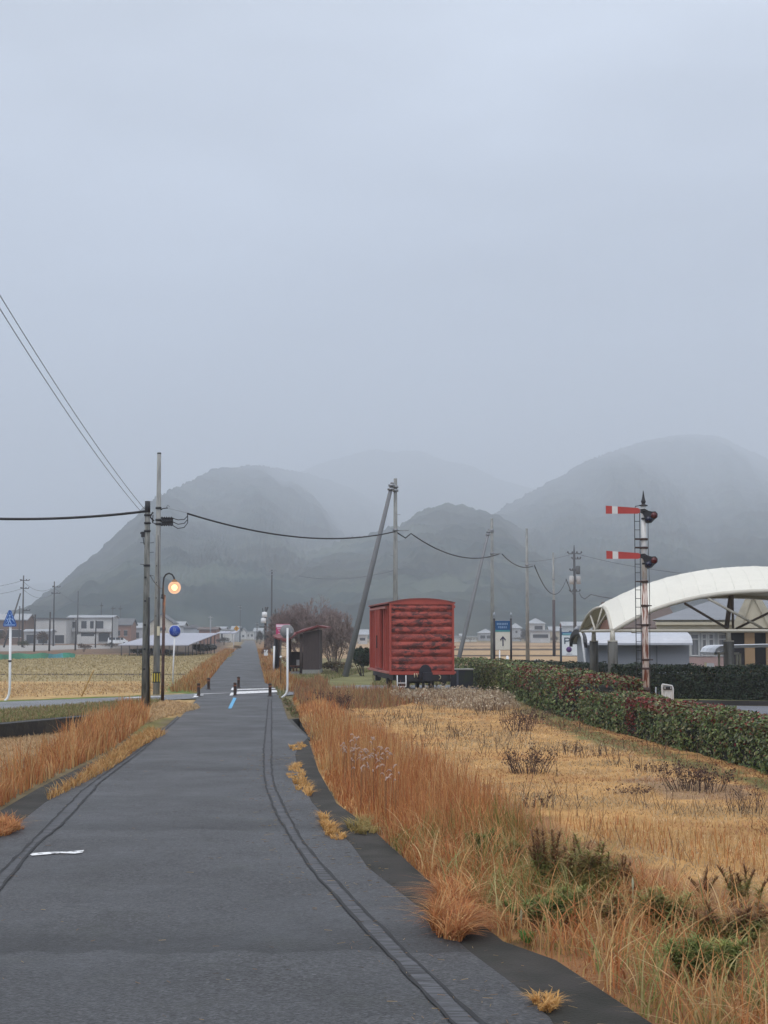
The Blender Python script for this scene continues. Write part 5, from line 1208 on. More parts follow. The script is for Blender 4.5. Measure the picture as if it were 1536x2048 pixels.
m_col = mat('column_concrete', (0.13, 0.128, 0.118), rough=.9, col2=(0.05, 0.048, 0.042), thr=(.42, .62), scale=1.6, stretch=(3, 3, .45), var=.25, bump=.006, bscale=30)
cols_ = [(1225, Yn, 20), (1187.5, Yfr, 17.5), (1457, Yn + 2, 21)]
for u, y, wp in cols_:
    x = xat(u, y); r = wp * y / F / 2; zt = zat(1283, y)
    c_ = MB().tube([(x, y, -.1), (x, y, zt)], [r * 1.02, r], 20).build('column', m_col, t)
    b = MB(); b.tube([(x, y, zt - .02), (x, y, z_t)], [.11, .09], 10); b.box((x, y, zt + .02), (.34, .34, .04)); b.build('base_plate', m_cst, c_)
for y in (Yn, Yfr):
    MB().tube([(x_r, y, -.1), (x_r, y, zat(1283, Yn))], .2, 16).build('column', m_col, t)
b = MB(); p = P3(1267, 1262, Yn); b.lathe((p.x, Yn, p.z), [(.05, -.09), (.085, -.07), (.085, .07), (.05, .09)], 10, 'X'); b.build('coupling', m_cst, t)

# ================================================================== bicycle shed with barrel roof
xsL, xsR, yN, yF = 9.66, 14.7, 72.0, 77.0
t = thing('bicycle_shed', 'long grey shed with a pale barrel roof behind the concrete columns', 'shed', (xsL, yN, 0))
zt, zb_ = zat(1260, 74), zat(1286, yN)
arc = [((1 - math.cos(a)) / 2, math.sin(a)) for a in np.linspace(0, math.pi, 15)]
b = MB(); o_ = [Vector((xsL, yN - .3 + (yF - yN + .6) * f, zb_ + (zt - zb_) * s)) for f, s in arc]; i_ = [p + Vector((0, 0, -.10)) for p in o_]; b.prism(o_ + list(reversed(i_)), (xsR - xsL, 0, 0))
m_shr2 = mat('shed_roof', (0.50, 0.52, 0.57), rough=.35, var=.06, metal=.25); b.build('roof', m_shr2, t)
b = MB(); b.prism([p + Vector((-.14, 0, .03)) for p in o_] + [p + Vector((-.14, 0, -.22)) for p in reversed(o_)], (.16, 0, 0)); b.build('roof_edge', m_black, t)
m_shw = mat('shed_wall', (0.27, 0.29, 0.33), rough=.6, var=.08, scale=1.0)
b = MB(); b.box(((xsL + xsR) / 2, yN + .35, zb_ / 2), (xsR - xsL - .1, .08, zb_)); b.prism([(xsL + .2, yN + .4, 0), (xsL + .2, yF - .3, 0)] + [p + Vector((.2, 0, -.12)) for p in reversed(o_[2:-2])], (.06, 0, 0)); b.build('wall', m_shw, t)
b = MB()
for f in (.25, .5, .68): b.box((xsL + (xsR - xsL) * f, yN + .29, zb_ / 2), (.05, .05, zb_ - .02))
b.each('wall_joint', mat('shed_joint', (.16, .17, .20)), t)
b = MB(); b.tube([P3(1160, 1264, yN), P3(1164, 1275, yN), P3(1171, 1336, yN - 1.0)], .055, 8); b.build('prop_post', m_white, t)
MB().tube([P3(1149, 1262, 79), P3(1157, 1254, 79)], .12, 8).build('vent', m_galv, t)

# ================================================================== station building
yB = 88.0; t = thing('station_building', 'cream and pale blue single-storey building with tall curtained windows behind the canopy', 'building', (xat(1322, yB), yB, 0))
x0, x1 = xat(1322, yB), xat(1700, yB); zE = zat(1240, yB); zF = zat(1258, yB); zP = zat(1313, yB)
m_cream = mat('cream_wall', (.52, .47, .36), var=.06, rough=.8); m_pb = mat('paleblue_wall', (.44, .46, .48), var=.06, rough=.8); m_pink = mat('pink_wall', (.44, .31, .29), var=.08, rough=.85)
MB().box(((x0 + x1) / 2, yB + 4, (zF + zP) / 2), (x1 - x0, 8, zF - zP)).build('wall', m_pb, t)
MB().box(((x0 + x1) / 2, yB + 3.97, zP / 2 - .03), (x1 - x0 + .04, 8.02, zP + .06)).build('wall', m_pink, t)
MB().box(((x0 + x1) / 2, yB + 3.6, (zE + zF) / 2), (x1 - x0 + .5, 8.8, zE - zF)).box(((x0 + x1) / 2, yB + 3.5, (zE + zF) / 2 + .05), (x1 - x0 + .6, 9.1, .16)).build('fascia', m_cream, t)
zR = zat(1189, yB + 4)
b = MB(); ov = .5; b.add([(x0 - ov, yB - 1.1, zE), (x1 + ov, yB - 1.1, zE), (x1 + ov, yB + 9, zE), (x0 - ov, yB + 9, zE), (x0 + 4.2, yB + 4, zR), (x1 - 2, yB + 4, zR)], [(3, 2, 1, 0), (0, 1, 5, 4), (1, 2, 5), (2, 3, 4, 5), (3, 0, 4)])
b.build('roof', mat('station_roof', (.20, .215, .24), rough=.6, var=.07, scale=2, stretch=(1, 6, 6)), t)
b = MB()
xg0, xg1, xgm = xat(1484, yB - 1.6), xat(1600, yB - 1.6), xat(1513, yB - 1.6)
gq = [(xat(1487, yB - 1.6), zat(1256, yB - 1.6)), (xat(1545, yB - 1.6), zat(1256, yB - 1.6)), (xat(1512, yB - 1.6), zat(1188, yB - 1.6))]
g_ = b.prism([(x, yB - 1.6, z) for x, z in gq], (0, 1.2, 0)).build('gable', m_cream, t)
b = MB(); b.prism([(gq[0][0] - .5, yB - 1.75, gq[0][1]), (gq[0][0] + .05, yB - 1.75, gq[0][1]), (gq[2][0] + .02, yB - 1.75, gq[2][1] - .1), (gq[2][0], yB - 1.75, gq[2][1] + .35), (gq[2][0] - .12, yB - 1.75, gq[2][1] + .3)], (0, .12, 0))
b.prism([(gq[1][0] - .05, yB - 1.75, gq[1][1]), (gq[1][0] + .5, yB - 1.75, gq[1][1]), (gq[2][0] + .12, yB - 1.75, gq[2][1] + .3), (gq[2][0], yB - 1.75, gq[2][1] - .1)], (0, .12, 0)); b.each('bargeboard', mat('barge', (.44, .40, .31)), g_)
for ua, ub in ((1367, 1376), (1380, 1396), (1402, 1411), (1415, 1425), (1434, 1452)):
    xa_, xb_ = xat(ua, yB), xat(ub, yB); za_, zb2 = zat(1311, yB), zat(1268, yB)
    wd = MB().box(((xa_ + xb_) / 2, yB - .02, (za_ + zb2) / 2), (xb_ - xa_, .08, zb2 - za_)).build('window', mat('curtained_glass', (.16, .17, .19), rough=.3, col2=(.26, .26, .27), thr=(.4, .6), scale=3, stretch=(6, 1, .3)), t)
    b = MB()
    for xx in (xa_, xb_): b.box((xx, yB - .06, (za_ + zb2) / 2), (.09, .10, zb2 - za_ + .1))
    for zz in (za_, zb2, zb2 - .3): b.box(((xa_ + xb_) / 2, yB - .055, zz), (xb_ - xa_ - .1, .09, .07))
    b.build('frame', mat('win_white', (.55, .56, .56)), wd)
for u in (1347, 1409, 1470, 1520):
    b = MB(); p = P3(u, 1250.5, yB - .4); b.box((p.x, yB - .35, p.z), (.28, .5, .26)); b.tube([(p.x, yB - .3, p.z - .3), (p.x, yB - .3, p.z - .42)], [.03, .14], 10); b.build('wall_lamp', m_black, t)
b = MB(); b.box((xat(1498, yB - .1), yB - .10, (zat(1266, yB) + 0) / 2), (xat(1560, yB) - xat(1462, yB), .12, zat(1266, yB))); b.build('entrance', mat('entrance_dark', (.035, .032, .038), rough=.8), t)
for ua, ub in ((1490, 1509), (1531, 1546)):
    MB().box((xat((ua + ub) / 2, yB - .8), yB - .6, zat(1264, yB) / 2), (xat(ub, yB) - xat(ua, yB), .6, zat(1264, yB))).build('pillar', mat('tan_pillar', (.34, .22, .12), var=.1, rough=.8, scale=1.2), t)
MB().box((xat(1498, yB - .8), yB - .6, zat(1263, yB)), (2.9, .7, .12)).build('lintel', m_cream, t)
[o for o in bpy.data.objects if o.name.startswith('station_building')][0].rotation_euler = (0, 0, -R(10.8))
# low white bent-roof porch
yP_ = 66; t = thing('entrance_canopy', 'low white curved-edge porch roof on cream posts behind the short concrete column', 'canopy', (xat(1433, yP_), yP_, 0))
pr = [(1429, 1305), (1433, 1297), (1440, 1292.5), (1450, 1291), (1536, 1289), (1640, 1287)]
top = [P3(u, v, yP_) for u, v in pr]; b = MB(); vs = top + [p + Vector((.05, 0, -.12)) for p in reversed(top)]
b.prism(vs, (0, 3.0, 0)); b.build('roof', mat('porch_white', (.62, .65, .70), rough=.35), t)
MB().box(((top[0].x + xat(1478, yP_)) / 2, yP_ + .05, zat(1307, yP_)), (xat(1478, yP_) - top[0].x, .10, .10)).build('fascia', m_cst, t)
b = MB()
for u in (1474, 1480): b.tube([(xat(u, yP_), yP_ + .1, 0), (xat(u, yP_), yP_ + .1, zat(1307, yP_))], .055, 8)
b.tube([(xat(1437, yP_ + 2), yP_ + 2, 0), (xat(1437, yP_ + 2), yP_ + 2, zat(1304, yP_ + 2))], .05, 8); b.build('post', mat('post_cream', (.55, .53, .42)), t)
# bicycle-like clutter inside the entrance
t = thing('bicycle', 'dim bicycle parked in the dark entrance of the station building', 'bicycle', (xat(1508, 70), 70, 0)); xk = xat(1504, 70)
for dx in (0, .95):
    b = MB(); n = 20; b.tube([(xk + dx + .32 * math.cos(a), 70, .33 + .32 * math.sin(a)) for a in np.linspace(0, 2 * math.pi, n)], .018, 5, False); b.build('wheel', m_black, t)
b = MB(); f_ = [(xk, .33), (xk + .35, .72), (xk + .78, .74), (xk + .45, .34), (xk, .33)]
b.tube([(x, 70, z) for x, z in f_], .02, 6); b.tube([(xk + .78, 70, .74), (xk + .95, 70, .33)], .02, 6); b.tube([(xk + .45, 70, .34), (xk + .32, 70, .85)], .02, 6); b.build('frame', mat('bike_red', (.10, .03, .03)), t)
MB().box((xk + .32, 70, .88), (.26, .13, .06)).build('saddle', m_black, t)
MB().tube([(xk + .78, 69.75, 1.0), (xk + .76, 70, .98), (xk + .78, 70.25, 1.0)], .018, 6).build('handlebar', m_galv, t)
MB().box((xk + 1.05, 70, .85), (.34, .30, .24)).build('basket', mat('basket_grey', (.18, .18, .18)), t)
# tiled dark roof house behind
house('house', 'dark brown roofed house behind the left half of the membrane canopy', 'house', 1236, 1345, 1256, 1300, 108, 'rust', 'brown', rise=1.75, depth=9, wins=((.2, .4, .3, .7),), over=.5)
for u, v, l in ((1420, 1336, 'small pale meter box at the foot of the pink wall'),):
    p = P3(u, v, 86); tag(MB().box((p.x, 86, p.z - .1), (.4, .3, .75)).build('utility_box', mat('box_pale', (.40, .41, .42)), loc=(p.x, 86, 0)), l, 'box')
b = MB(); ya = 80; b.box((xat(1390, ya), ya, zat(1340, ya) / 2 + .1), (2.4, .1, .25)); b.box((xat(1373, ya), ya, .35), (.1, .1, .7)); b.box((xat(1410, ya), ya, .35), (.1, .1, .7)); tag(b.build('low_barrier', mat('barrier_straw', (.36, .32, .20)), loc=(xat(1390, ya), ya, 0)), 'low straw-coloured rail in front of the pink wall', 'barrier')

# ================================================================== signs on the right
def kana(b, x0, x1, z0, z1, y, n, seed):
    """strokes in character cells, as illegible as in the photograph"""
    r = random.Random(seed); cw = (x1 - x0) / n; h = z1 - z0
    for i in range(n):
        cx = x0 + cw * (i + .5)
        for zf_ in (.1, .5, .9): b.box((cx, y, z0 + h * zf_), (cw * r.uniform(.55, .82), .01, h * .11))
        for xf in ([-.25, .25] if r.random() < .6 else [0]): b.box((cx + cw * xf, y - .002, z0 + h * .5), (cw * .13, .01, h * r.uniform(.6, .95)))
Ya = 78; k = Ya / F; x0, x1 = xat(988.5, Ya), xat(1022, Ya)
t = thing('guide_sign', 'tall guide sign with blue header and an upward arrow between two dark posts', 'guide sign', ((x0 + x1) / 2, Ya, 0))
for i, xx in enumerate((x0, x1)):
    ps = MB().tube([(xx, Ya, -.05), (xx, Ya, zat(1237, Ya))], .055, 10).build('post', mat('post_dkbrown', (.020, .016, .022), rough=.5), t)
    zt_ = zat(1237, Ya); MB().lathe((xx, Ya, zt_), [(.03, -.02), (.055, .03), (.03, .07), (.05, .12), (.062, .18), (.045, .26), (.02, .32), (0, .35)], 10).build('finial', mat('finial_silver', (.32, .34, .37), rough=.3, metal=.6), ps)
bx0, bx1 = xat(990.5, Ya), xat(1020, Ya); 
def pan(n, v0, v1, m_, dy=0.0, par=None): return MB().box(((bx0 + bx1) / 2, Ya - dy, (zat(v0, Ya) + zat(v1, Ya)) / 2), (bx1 - bx0, .05, zat(v0, Ya) - zat(v1, Ya))).build(n, m_, par or t)
bd = pan('board', 1240.5, 1299.5, mat('sign_beige', (.66, .62, .54), var=.04))
MB().box(((bx0 + bx1) / 2, Ya - .03, (zat(1241, Ya) + zat(1260, Ya)) / 2), (bx1 - bx0, .02, zat(1241, Ya) - zat(1260, Ya))).build('header', mat('header_blue', (.012, .075, .20)), bd)
MB().box(((bx0 + bx1) / 2, Ya - .03, (zat(1260, Ya) + zat(1263.5, Ya)) / 2), (bx1 - bx0, .02, zat(1260, Ya) - zat(1263.5, Ya))).build('teal_stripe', mat('teal', (.07, .27, .29)), bd)
b = MB(); kana(b, xat(993, Ya), xat(1016, Ya), zat(1250, Ya), zat(1246, Ya), Ya - .045, 7, 3); kana(b, xat(996, Ya), xat(1014, Ya), zat(1256.5, Ya), zat(1252.5, Ya), Ya - .045, 5, 5); b.build('lettering', mat('letter_pale', (.42, .58, .78)), bd)
b = MB(); m_ink = mat('ink', (.03, .025, .07)); cx = xat(1005.7, Ya)
b.box((cx, Ya - .035, (zat(1275, Ya) + zat(1292, Ya)) / 2), (2.2 * k, .02, zat(1275, Ya) - zat(1292, Ya)))
for s in (-1, 1): b.prism([(cx, Ya - .046, zat(1272, Ya)), (cx + s * 5.8 * k, Ya - .046, zat(1279, Ya)), (cx + s * 5.0 * k, Ya - .046, zat(1281.5, Ya)), (cx, Ya - .046, zat(1275.5, Ya))], (0, .01, 0))
b.build('arrow', m_ink, bd)
for u, vt, r_, l in ((999, 1301, .035, 'thin white post under the arrow sign'), (1014.5, 1312, .07, 'stubby white rounded post right under the arrow sign')):
    x = xat(u, 76); tag(MB().tube([(x, 76, -.05), (x, 76, zat(vt, 76) - .05)], r_, 10).lathe((x, 76, zat(vt, 76) - .05), [(r_, 0), (r_ * .7, .05), (0, .07)], 10).build('white_post', m_white, loc=(x, 76, 0)), l, 'post')
# P sign
Yq = 84; k = Yq / F; t = thing('parking_sign', 'white parking sign with a letter P and a purple disc on a dark post', 'parking sign', (xat(1121.5, Yq), Yq, 0))
MB().tube([(xat(1121.5, Yq), Yq, -.05), (xat(1121.5, Yq), Yq, zat(1256, Yq))], .06, 10).build('post', mat('post_navy', (.03, .04, .06)), t)
MB().lathe((xat(1121.5, Yq), Yq, zat(1256, Yq)), [(.03, 0), (.05, .08), (.03, .2), (0, .28)], 10).build('finial', mat('finial_rust', (.16, .10, .10)), t)
bx0, bx1 = xat(1123.5, Yq), xat(1157, Yq)
bd = MB().box(((bx0 + bx1) / 2, Yq, (zat(1270, Yq) + zat(1311, Yq)) / 2), (bx1 - bx0, .06, zat(1270, Yq) - zat(1311, Yq))).build('board', mat('sign_pwhite', (.74, .77, .80), var=.05), t)
MB().box(((bx0 + bx1) / 2, Yq, (zat(1264, Yq) + zat(1270, Yq)) / 2), (bx1 - bx0, .07, zat(1264, Yq) - zat(1270, Yq))).build('header', mat('header_blue2', (.05, .13, .26)), bd)
MB().box(((bx0 + bx1) / 2, Yq - .03, (zat(1267, Yq) + zat(1268.7, Yq)) / 2), (bx1 - bx0 - .1, .03, zat(1267, Yq) - zat(1268.7, Yq))).build('pale_stripe', mat('pale_teal', (.28, .56, .62)), bd)
MB().box(((bx0 + bx1) / 2, Yq - .03, (zat(1269, Yq) + zat(1270.5, Yq)) / 2), (bx1 - bx0 - .1, .03, zat(1269, Yq) - zat(1270.5, Yq))).build('teal_stripe', mat('teal', (.07, .27, .29)), bd)
b = MB(); m_p = mat('p_ink', (.05, .085, .13)); px0 = xat(1128.2, Yq); zt_, zb3 = zat(1275, Yq), zat(1288, Yq); H = zt_ - zb3
b.box((px0 + .03, Yq - .036, (zt_ + zb3) / 2), (.065, .02, H))
ro, ri = H * .31, H * .31 - .06; cxp = px0 + .22; czp = zt_ - ro
for i in range(10):
    a0, a1 = -math.pi / 2 + math.pi * i / 10, -math.pi / 2 + math.pi * (i + 1) / 10
    b.prism([(cxp + r_ * math.cos(a), Yq - .046, czp + r_ * math.sin(a)) for r_, a in ((ri, a0), (ro, a0), (ro, a1), (ri, a1))], (0, .02, 0))
for zz in (zt_ - .03, zt_ - 2 * ro + .03): b.box(((px0 + .06 + cxp) / 2, Yq - .037, zz), (cxp - px0 - .055, .018, .06))
b.build('letter', m_p, bd)
c = P3(1138, 1299, Yq - .04); MB().lathe((c.x, c.y, c.z), [(0, -.01), (5.6 * k, -.01), (5.6 * k, .012), (0, .012)], 20, 'Y').build('purple_disc', mat('purple', (.09, .035, .16), var=.1), bd)
MB().box((c.x, Yq - .035, zat(1308, Yq)), (.36, .02, .03)).build('caption', mat('caption_grey', (.25, .25, .32)), bd)
p = P3(1073, 1318, 115); tag(MB().box((p.x, p.y, .16), (.22, .2, .2), .5).box((p.x + .2, p.y, .1), (.14, .14, .14), .2).build('white_bag', m_white, loc=(p.x, p.y, 0)), 'small white bag lying in the far paddy right of the unbraced pole', 'bag')
# white board with a slot behind the hedge
Yw_ = 44.5; k = Yw_ / F; x0, x1 = xat(1321, Yw_), xat(1344.5, Yw_); zt_ = zat(1367.5, Yw_); t = thing('marker_board', 'small white rounded board with a dark slot, behind the hedge beside the signal post', 'board', ((x0 + x1) / 2, Yw_, 0))
def pp(fx, z): return Vector((x0 + (x1 - x0) * fx, Yw_ - (.02), z))
rr = .05; out_ = [pp(0.02, -.05), pp(.98, -.05), pp(1, zt_ - .12), pp(.93, zt_ - .05), pp(.08, zt_), pp(0, zt_ - .05)]
bd = MB().prism(out_, (0, .05, 0)).build('board', mat('board_white', (.62, .63, .62), rough=.6, col2=(.42, .43, .42), thr=(.5, .68), scale=5, stretch=(4, 4, 1), var=.08), t)
b = MB(); zz = zt_ - .13; b.box(((x0 + x1) / 2 + .005, Yw_ - .035, zz), ((x1 - x0) * .70, .03, .10)); b.build('slot', m_black, bd)
b = MB(); b.tube([pp(.05, .0) + Vector((0, -.02, 0)), pp(.03, zt_ - .06) + Vector((0, -.02, 0)), pp(.10, zt_ - .01) + Vector((0, -.02, 0)), pp(.90, zt_ - .055) + Vector((0, -.02, 0)), pp(.98, zt_ - .12) + Vector((0, -.02, 0)), pp(.97, 0) + Vector((0, -.02, 0))], .018, 6)
for f in (.28, .78): b.box((x0 + (x1 - x0) * f, Yw_ - .055, zz + .01), (.018, .02, .07))
b.build('frame', m_white, bd)
x = xat(1310, 45.5); t = thing('stub_post', 'short grey metal stub post with a lower navy stub between signal and white board', 'post', (x, 45.5, 0))
MB().tube([(x, 45.5, -.02), (x, 45.5, zat(1374, 45.5))], .022, 8).build('post', m_galv, t); MB().tube([(x + .09, 45.5, -.02), (x + .09, 45.5, zat(1384, 45.5))], .028, 8).build('post', mat('navy_dark', (.018, .018, .03)), t)
# ================================================================== hedges
m_hleaf = leafmat('hedge_leaf', rough=.45, trans=.15); m_core = mat('hedge_core', (0.012, 0.014, 0.009), rough=1, var=.4, scale=9)
def hedge(label, line, wid, h, n, size, greens, red=None, lumps=.10, seed=1, pale=.0, topred=True):
    """line: ground centre points"""
    P = resample(line, 60); d = np.gradient(P, axis=0); d /= np.linalg.norm(d, axis=1, keepdims=True); nrm = np.stack([-d[:, 1], d[:, 0]], 1)
    L_ = np.concatenate([[0], np.cumsum(np.hypot(*np.diff(P, axis=0).T))])
    t = thing('hedge', label, 'hedge', (P[0, 0], P[0, 1], 0))
    b = MB(); vs, fs = [], []; sec = [(-.42, 0), (-.44, .55), (-.34, .86), (.34, .86), (.44, .55), (.42, 0)]
    for i in range(60):
        q_ = min(1.0, .06 + .2 * min(i, 59 - i))
        for sx, sz in sec: vs.append((P[i, 0] + nrm[i, 0] * sx * wid * q_, P[i, 1] + nrm[i, 1] * sx * wid * q_, sz * h * .88 * (.7 + .3 * q_)))
    for i in range(59):
        for j in range(5): fs.append((i * 6 + j, i * 6 + j + 1, (i + 1) * 6 + j + 1, (i + 1) * 6 + j))
    fs += [tuple(range(6)), tuple(59 * 6 + j for j in reversed(range(6)))]
    b.add(vs, fs); b.build('dark_core', m_core, t)  # added solid core, its near-black colour stands for the dark hedge inside
    s = rng.random(n) * L_[-1]; px = np.interp(s, L_, P[:, 0]); py = np.interp(s, L_, P[:, 1]); nxx = np.interp(s, L_, nrm[:, 0]); nyy = np.interp(s, L_, nrm[:, 1])
    # walk round the section: front, top, back, plus the two ends
    per = 2 * h + wid; w_ = rng.random(n) * per
    side = w_ < h; topm = (w_ >= h) & (w_ < h + wid); back = w_ >= h + wid
    a = np.where(side, -.5, np.where(topm, (w_ - h) / wid - .5, .5)) * wid
    z = np.where(side, w_, np.where(topm, h, w_ - h - wid))
    rnd = rng.random(n) ** 2 * .16
    corner = np.clip((z / h - .75) / .25, 0, 1) * (~topm)
    a = a * (1 - .10 * corner) 
    lump = (fbm(s * 1.4, z * 2.2 + a * 2.0, seed, 3) - .5) * 2 * lumps
    ax_ = np.where(topm, 0, np.sign(a)) * (lump - rnd); az_ = np.where(topm, lump * 1.0 - rnd + .03 * rng.random(n), 0)
    a2 = a + ax_; z2 = np.maximum(z + az_, .02)
    # round the ends
    endd = np.minimum(s, L_[-1] - s); shrink = np.clip(endd / .35, .25, 1) ** .5; a2 *= shrink; z2 = z2 * (0.9 + .1 * shrink)
    Q = np.stack([px + nxx * a2, py + nyy * a2, z2], 1)
    nn = np.stack([nxx * np.where(topm, 0, np.sign(a)), nyy * np.where(topm, 0, np.sign(a)), np.where(topm, 1., .25)], 1) + rng.normal(0, .55, (n, 3))
    col = np.array(greens)[rng.integers(0, len(greens), n)] * rng.uniform(.7, 1.35, (n, 1)) * (0.75 + .6 * fbm(s * 2.5, z * 3, seed + 4, 2))[:, None]
    if pale: 
        m_ = (rng.random(n) < pale) & (z > h * .5); col[m_] = np.array([0.15, 0.17, 0.10]) * rng.uniform(.7, 1.3, (m_.sum(), 1))  # top highlights put into colour: paler leaves on the upper half
    if red is not None:
        patch = fbm(s * .42 + seed, s * 0 + 3.3, seed + 9, 2); prob = red(s / L_[-1], z / h, patch)
        m_ = rng.random(n) < prob; col[m_] = np.array([[.20, .016, .022], [.13, .02, .02], [.22, .05, .035], [.16, .06, .03]])[rng.integers(0, 4, m_.sum())] * rng.uniform(.6, 1.3, (m_.sum(), 1))
    leaves('foliage', Q, size * rng.uniform(.7, 1.35, n), nn, col, m_hleaf, .55, t)
    return t
GA = [(0.08, 0.125, 0.04), (0.125, 0.18, 0.055), (0.035, 0.055, 0.02), (0.21, 0.25, 0.10), (0.24, 0.22, 0.11), (0.15, 0.19, 0.06)]
def shift(L_, dx, dy): return [(p[0] + dx, p[1] + dy) for p in L_]
wB, hB = 1.15, .76
lineB = [tuple(p) for p in GP([(1180, 1447), (1240, 1463), (1300, 1478), (1380, 1500), (1470, 1522), (1536, 1541), (1700, 1590), (1900, 1660), (2300, 1800)])]
lineB = shift(lineB, .30, .55)
hedge('near trimmed green hedge in front of the signal post with red leaves along its top', lineB, wB, hB, 60000, .074, GA, lambda f, z, p: np.where(z > .82, np.clip((p - .38) * 2.4, .20, .6), .03) + np.where((f > .196) & (f < .228) & (z > .05), .6, 0) * 1.0, seed=5, pale=.14, lumps=.13)
lineA = [tuple(p) for p in GP([(905, 1364), (950, 1371), (1000, 1385), (1045, 1397), (1100, 1421), (1150, 1437), (1185, 1447)])]
lineA = shift(lineA, .5, 1.0)
lineA = lineA + [(lineA[-1][0] + .55, lineA[-1][1] - .6)]
hedge('taller green hedge running back to the arrow sign with a red near shoulder', lineA, 1.7, 1.06, 46000, .095, GA, lambda f, z, p: np.clip((f - .50) * 4, 0, 1) * np.where(z > .45, np.clip((p - .34) * 2.0, .1, .5), .06) + np.where((z > .9), .10, 0), seed=8, pale=.08, lumps=.14)
GD = [(0.010, 0.020, 0.010), (0.016, 0.030, 0.014), (0.024, 0.040, 0.018), (0.03, 0.036, 0.02)]
hedge('low dark clipped hedge across the parking area in front of the shed and building', [tuple(p + Vector((0, .7, 0))) for p in (GR(1238, 1394), GR(1380, 1398), GR(1536, 1401), GR(2100, 1410))], 1.5, 1.08, 36000, .09, GD, lambda f, z, p: np.where((f < .12) & (z < .5), .06, 0), seed=12, lumps=.16)
hedge('far part of the dark hedge left of the nearer concrete column', [tuple(p) for p in (GR(1045, 1357), GR(1120, 1360), GR(1195, 1364), GR(1260, 1368))], 1.5, .80, 9000, .11, GD, None, seed=14, lumps=.2)

# ================================================================== dead grass, weeds
m_gr = leafmat('grass_blade', rough=.7, trans=.35)
def scatter(poly, dens, ymax=1e9, seed=0):
    """dens(x, y) blades per square metre"""
    P = np.array([[p[0], p[1]] for p in poly]); lo, hi = P.min(0), P.max(0); hi[1] = min(hi[1], ymax)
    out = []; step = 3.0; y = lo[1]
    while y < hi[1]:
        y1 = min(y + step, hi[1]); xs_ = np.array([lo[0], hi[0]]); dmax = dens(np.array([0.]), np.array([y]))[0] * 1.02
        # limit to what a camera a step aside could see
        xa_, xb_ = max(lo[0], -.30 * y1 - 3), min(hi[0], .30 * y1 + 3)
        n = int(max(0, (xb_ - xa_)) * (y1 - y) * dmax)
        if n > 0:
            x = rng.uniform(xa_, xb_, n); yy = rng.uniform(y, y1, n); m_ = inpoly(x, yy, P) & (rng.random(n) < dens(x, yy) / dmax); out.append(np.stack([x[m_], yy[m_]], 1))
        y = y1
    return np.concatenate(out) if out else np.zeros((0, 2))
def D(d0, y0=12.0, p=1.4, lo=0): return lambda x, y: np.maximum(d0 * np.minimum(1.0, (y0 / np.maximum(y, 1)) ** p), lo)
ORG = np.array([[.56, .25, .095], [.46, .175, .065], [.62, .32, .125], [.34, .125, .05], [.64, .40, .18], [.52, .26, .10], [.42, .16, .06]])
TANC = np.array([[.56, .37, .16], [.50, .30, .12], [.60, .43, .22], [.42, .24, .10]])
LAWN = np.array([[.62, .43, .23], [.56, .37, .18], [.68, .49, .29], [.46, .31, .17], [.55, .41, .25]])
def pick(pal, n, jit=.18): return pal[rng.integers(0, len(pal), n)] * rng.uniform(1 - jit, 1 + jit, (n, 1))
def wid(y, near, px=.9): return np.maximum(near, px * y / 1500.0)
# --- right band of tall orange grass
BAND = GP([(584, 1397), (600, 1440), (621, 1482), (640, 1542), (676, 1607), (752, 1662), (833, 1737), (886, 1785), (1012, 1884), (1116, 1921), (1210, 1983), (1304, 2046), (1420, 2130),
           (2100, 2130), (2100, 1900), (1536, 1830), (1330, 1785), (1170, 1735), (1050, 1672), (930, 1602), (820, 1532), (735, 1477), (672, 1432), (628, 1400)])
BIN = BAND[15:]
S = scatter(BAND, D(1150, 13, 1.35)); S = S[fbm(S[:, 0] * 3.2, S[:, 1] * 3.2, 45, 2) + rng.uniform(-.25, .25, len(S)) > .34]; n = len(S); x, y = S.T
bandT = fbm(x * .9, y * .9, 41, 3); bandU = fbm(x * .45 + 9, y * .45, 43, 3)
edge_x = np.interp(y, [p[1] for p in reversed(BAND[:13])], [p[0] for p in reversed(BAND[:13])]); dedge = x - edge_x
near = np.clip((17 - y) / 5, 0, 1)                       # the arching coarse grass close by
din = np.interp(y, [p[1] for p in reversed(BIN)], [p[0] for p in reversed(BIN)]) - x
Hh = (.16 + .50 * rng.random(n) ** 1.3) * (.45 + 1.05 * bandT) * np.clip(.35 + dedge * 1.1, .35, 1) * np.clip(.28 + din * .75, .28, 1) * (1 - .22 * near); Hh *= np.where(y > 40, .85, 1)
mixc = np.clip((bandU - .40) * 4 + near * .35 - .25 + np.clip((dedge - 1.6) * .5, 0, .6), 0, .85)[:, None]
col = np.where(rng.random((n, 1)) < mixc, pick(TANC, n), pick(ORG, n))
gm_ = (fbm(x * 1.2, y * 1.2, 47, 2) > .60) & (near > .2); col[gm_] = pick(np.array([[.22, .22, .06], [.16, .19, .05], [.34, .26, .09]]), gm_.sum())
blades('tall_grass', np.stack([x, y, np.full(n, -.02)], 1), Hh, wid(y, .007) * rng.uniform(.7, 1.3, n), 14 * fbm(x * 1.3, y * 1.3, 90, 2) + rng.normal(0, .9, n), rng.uniform(.05, .55, n) * (.5 + 1.2 * fbm(x * 2, y * 2, 91, 2)) + near * rng.uniform(.1, .7, n), col, m_gr, 4).name
tag(bpy.data.objects['tall_grass'], 'tall rust-orange dead grass along the right side of the path', 'grass', kind='stuff')
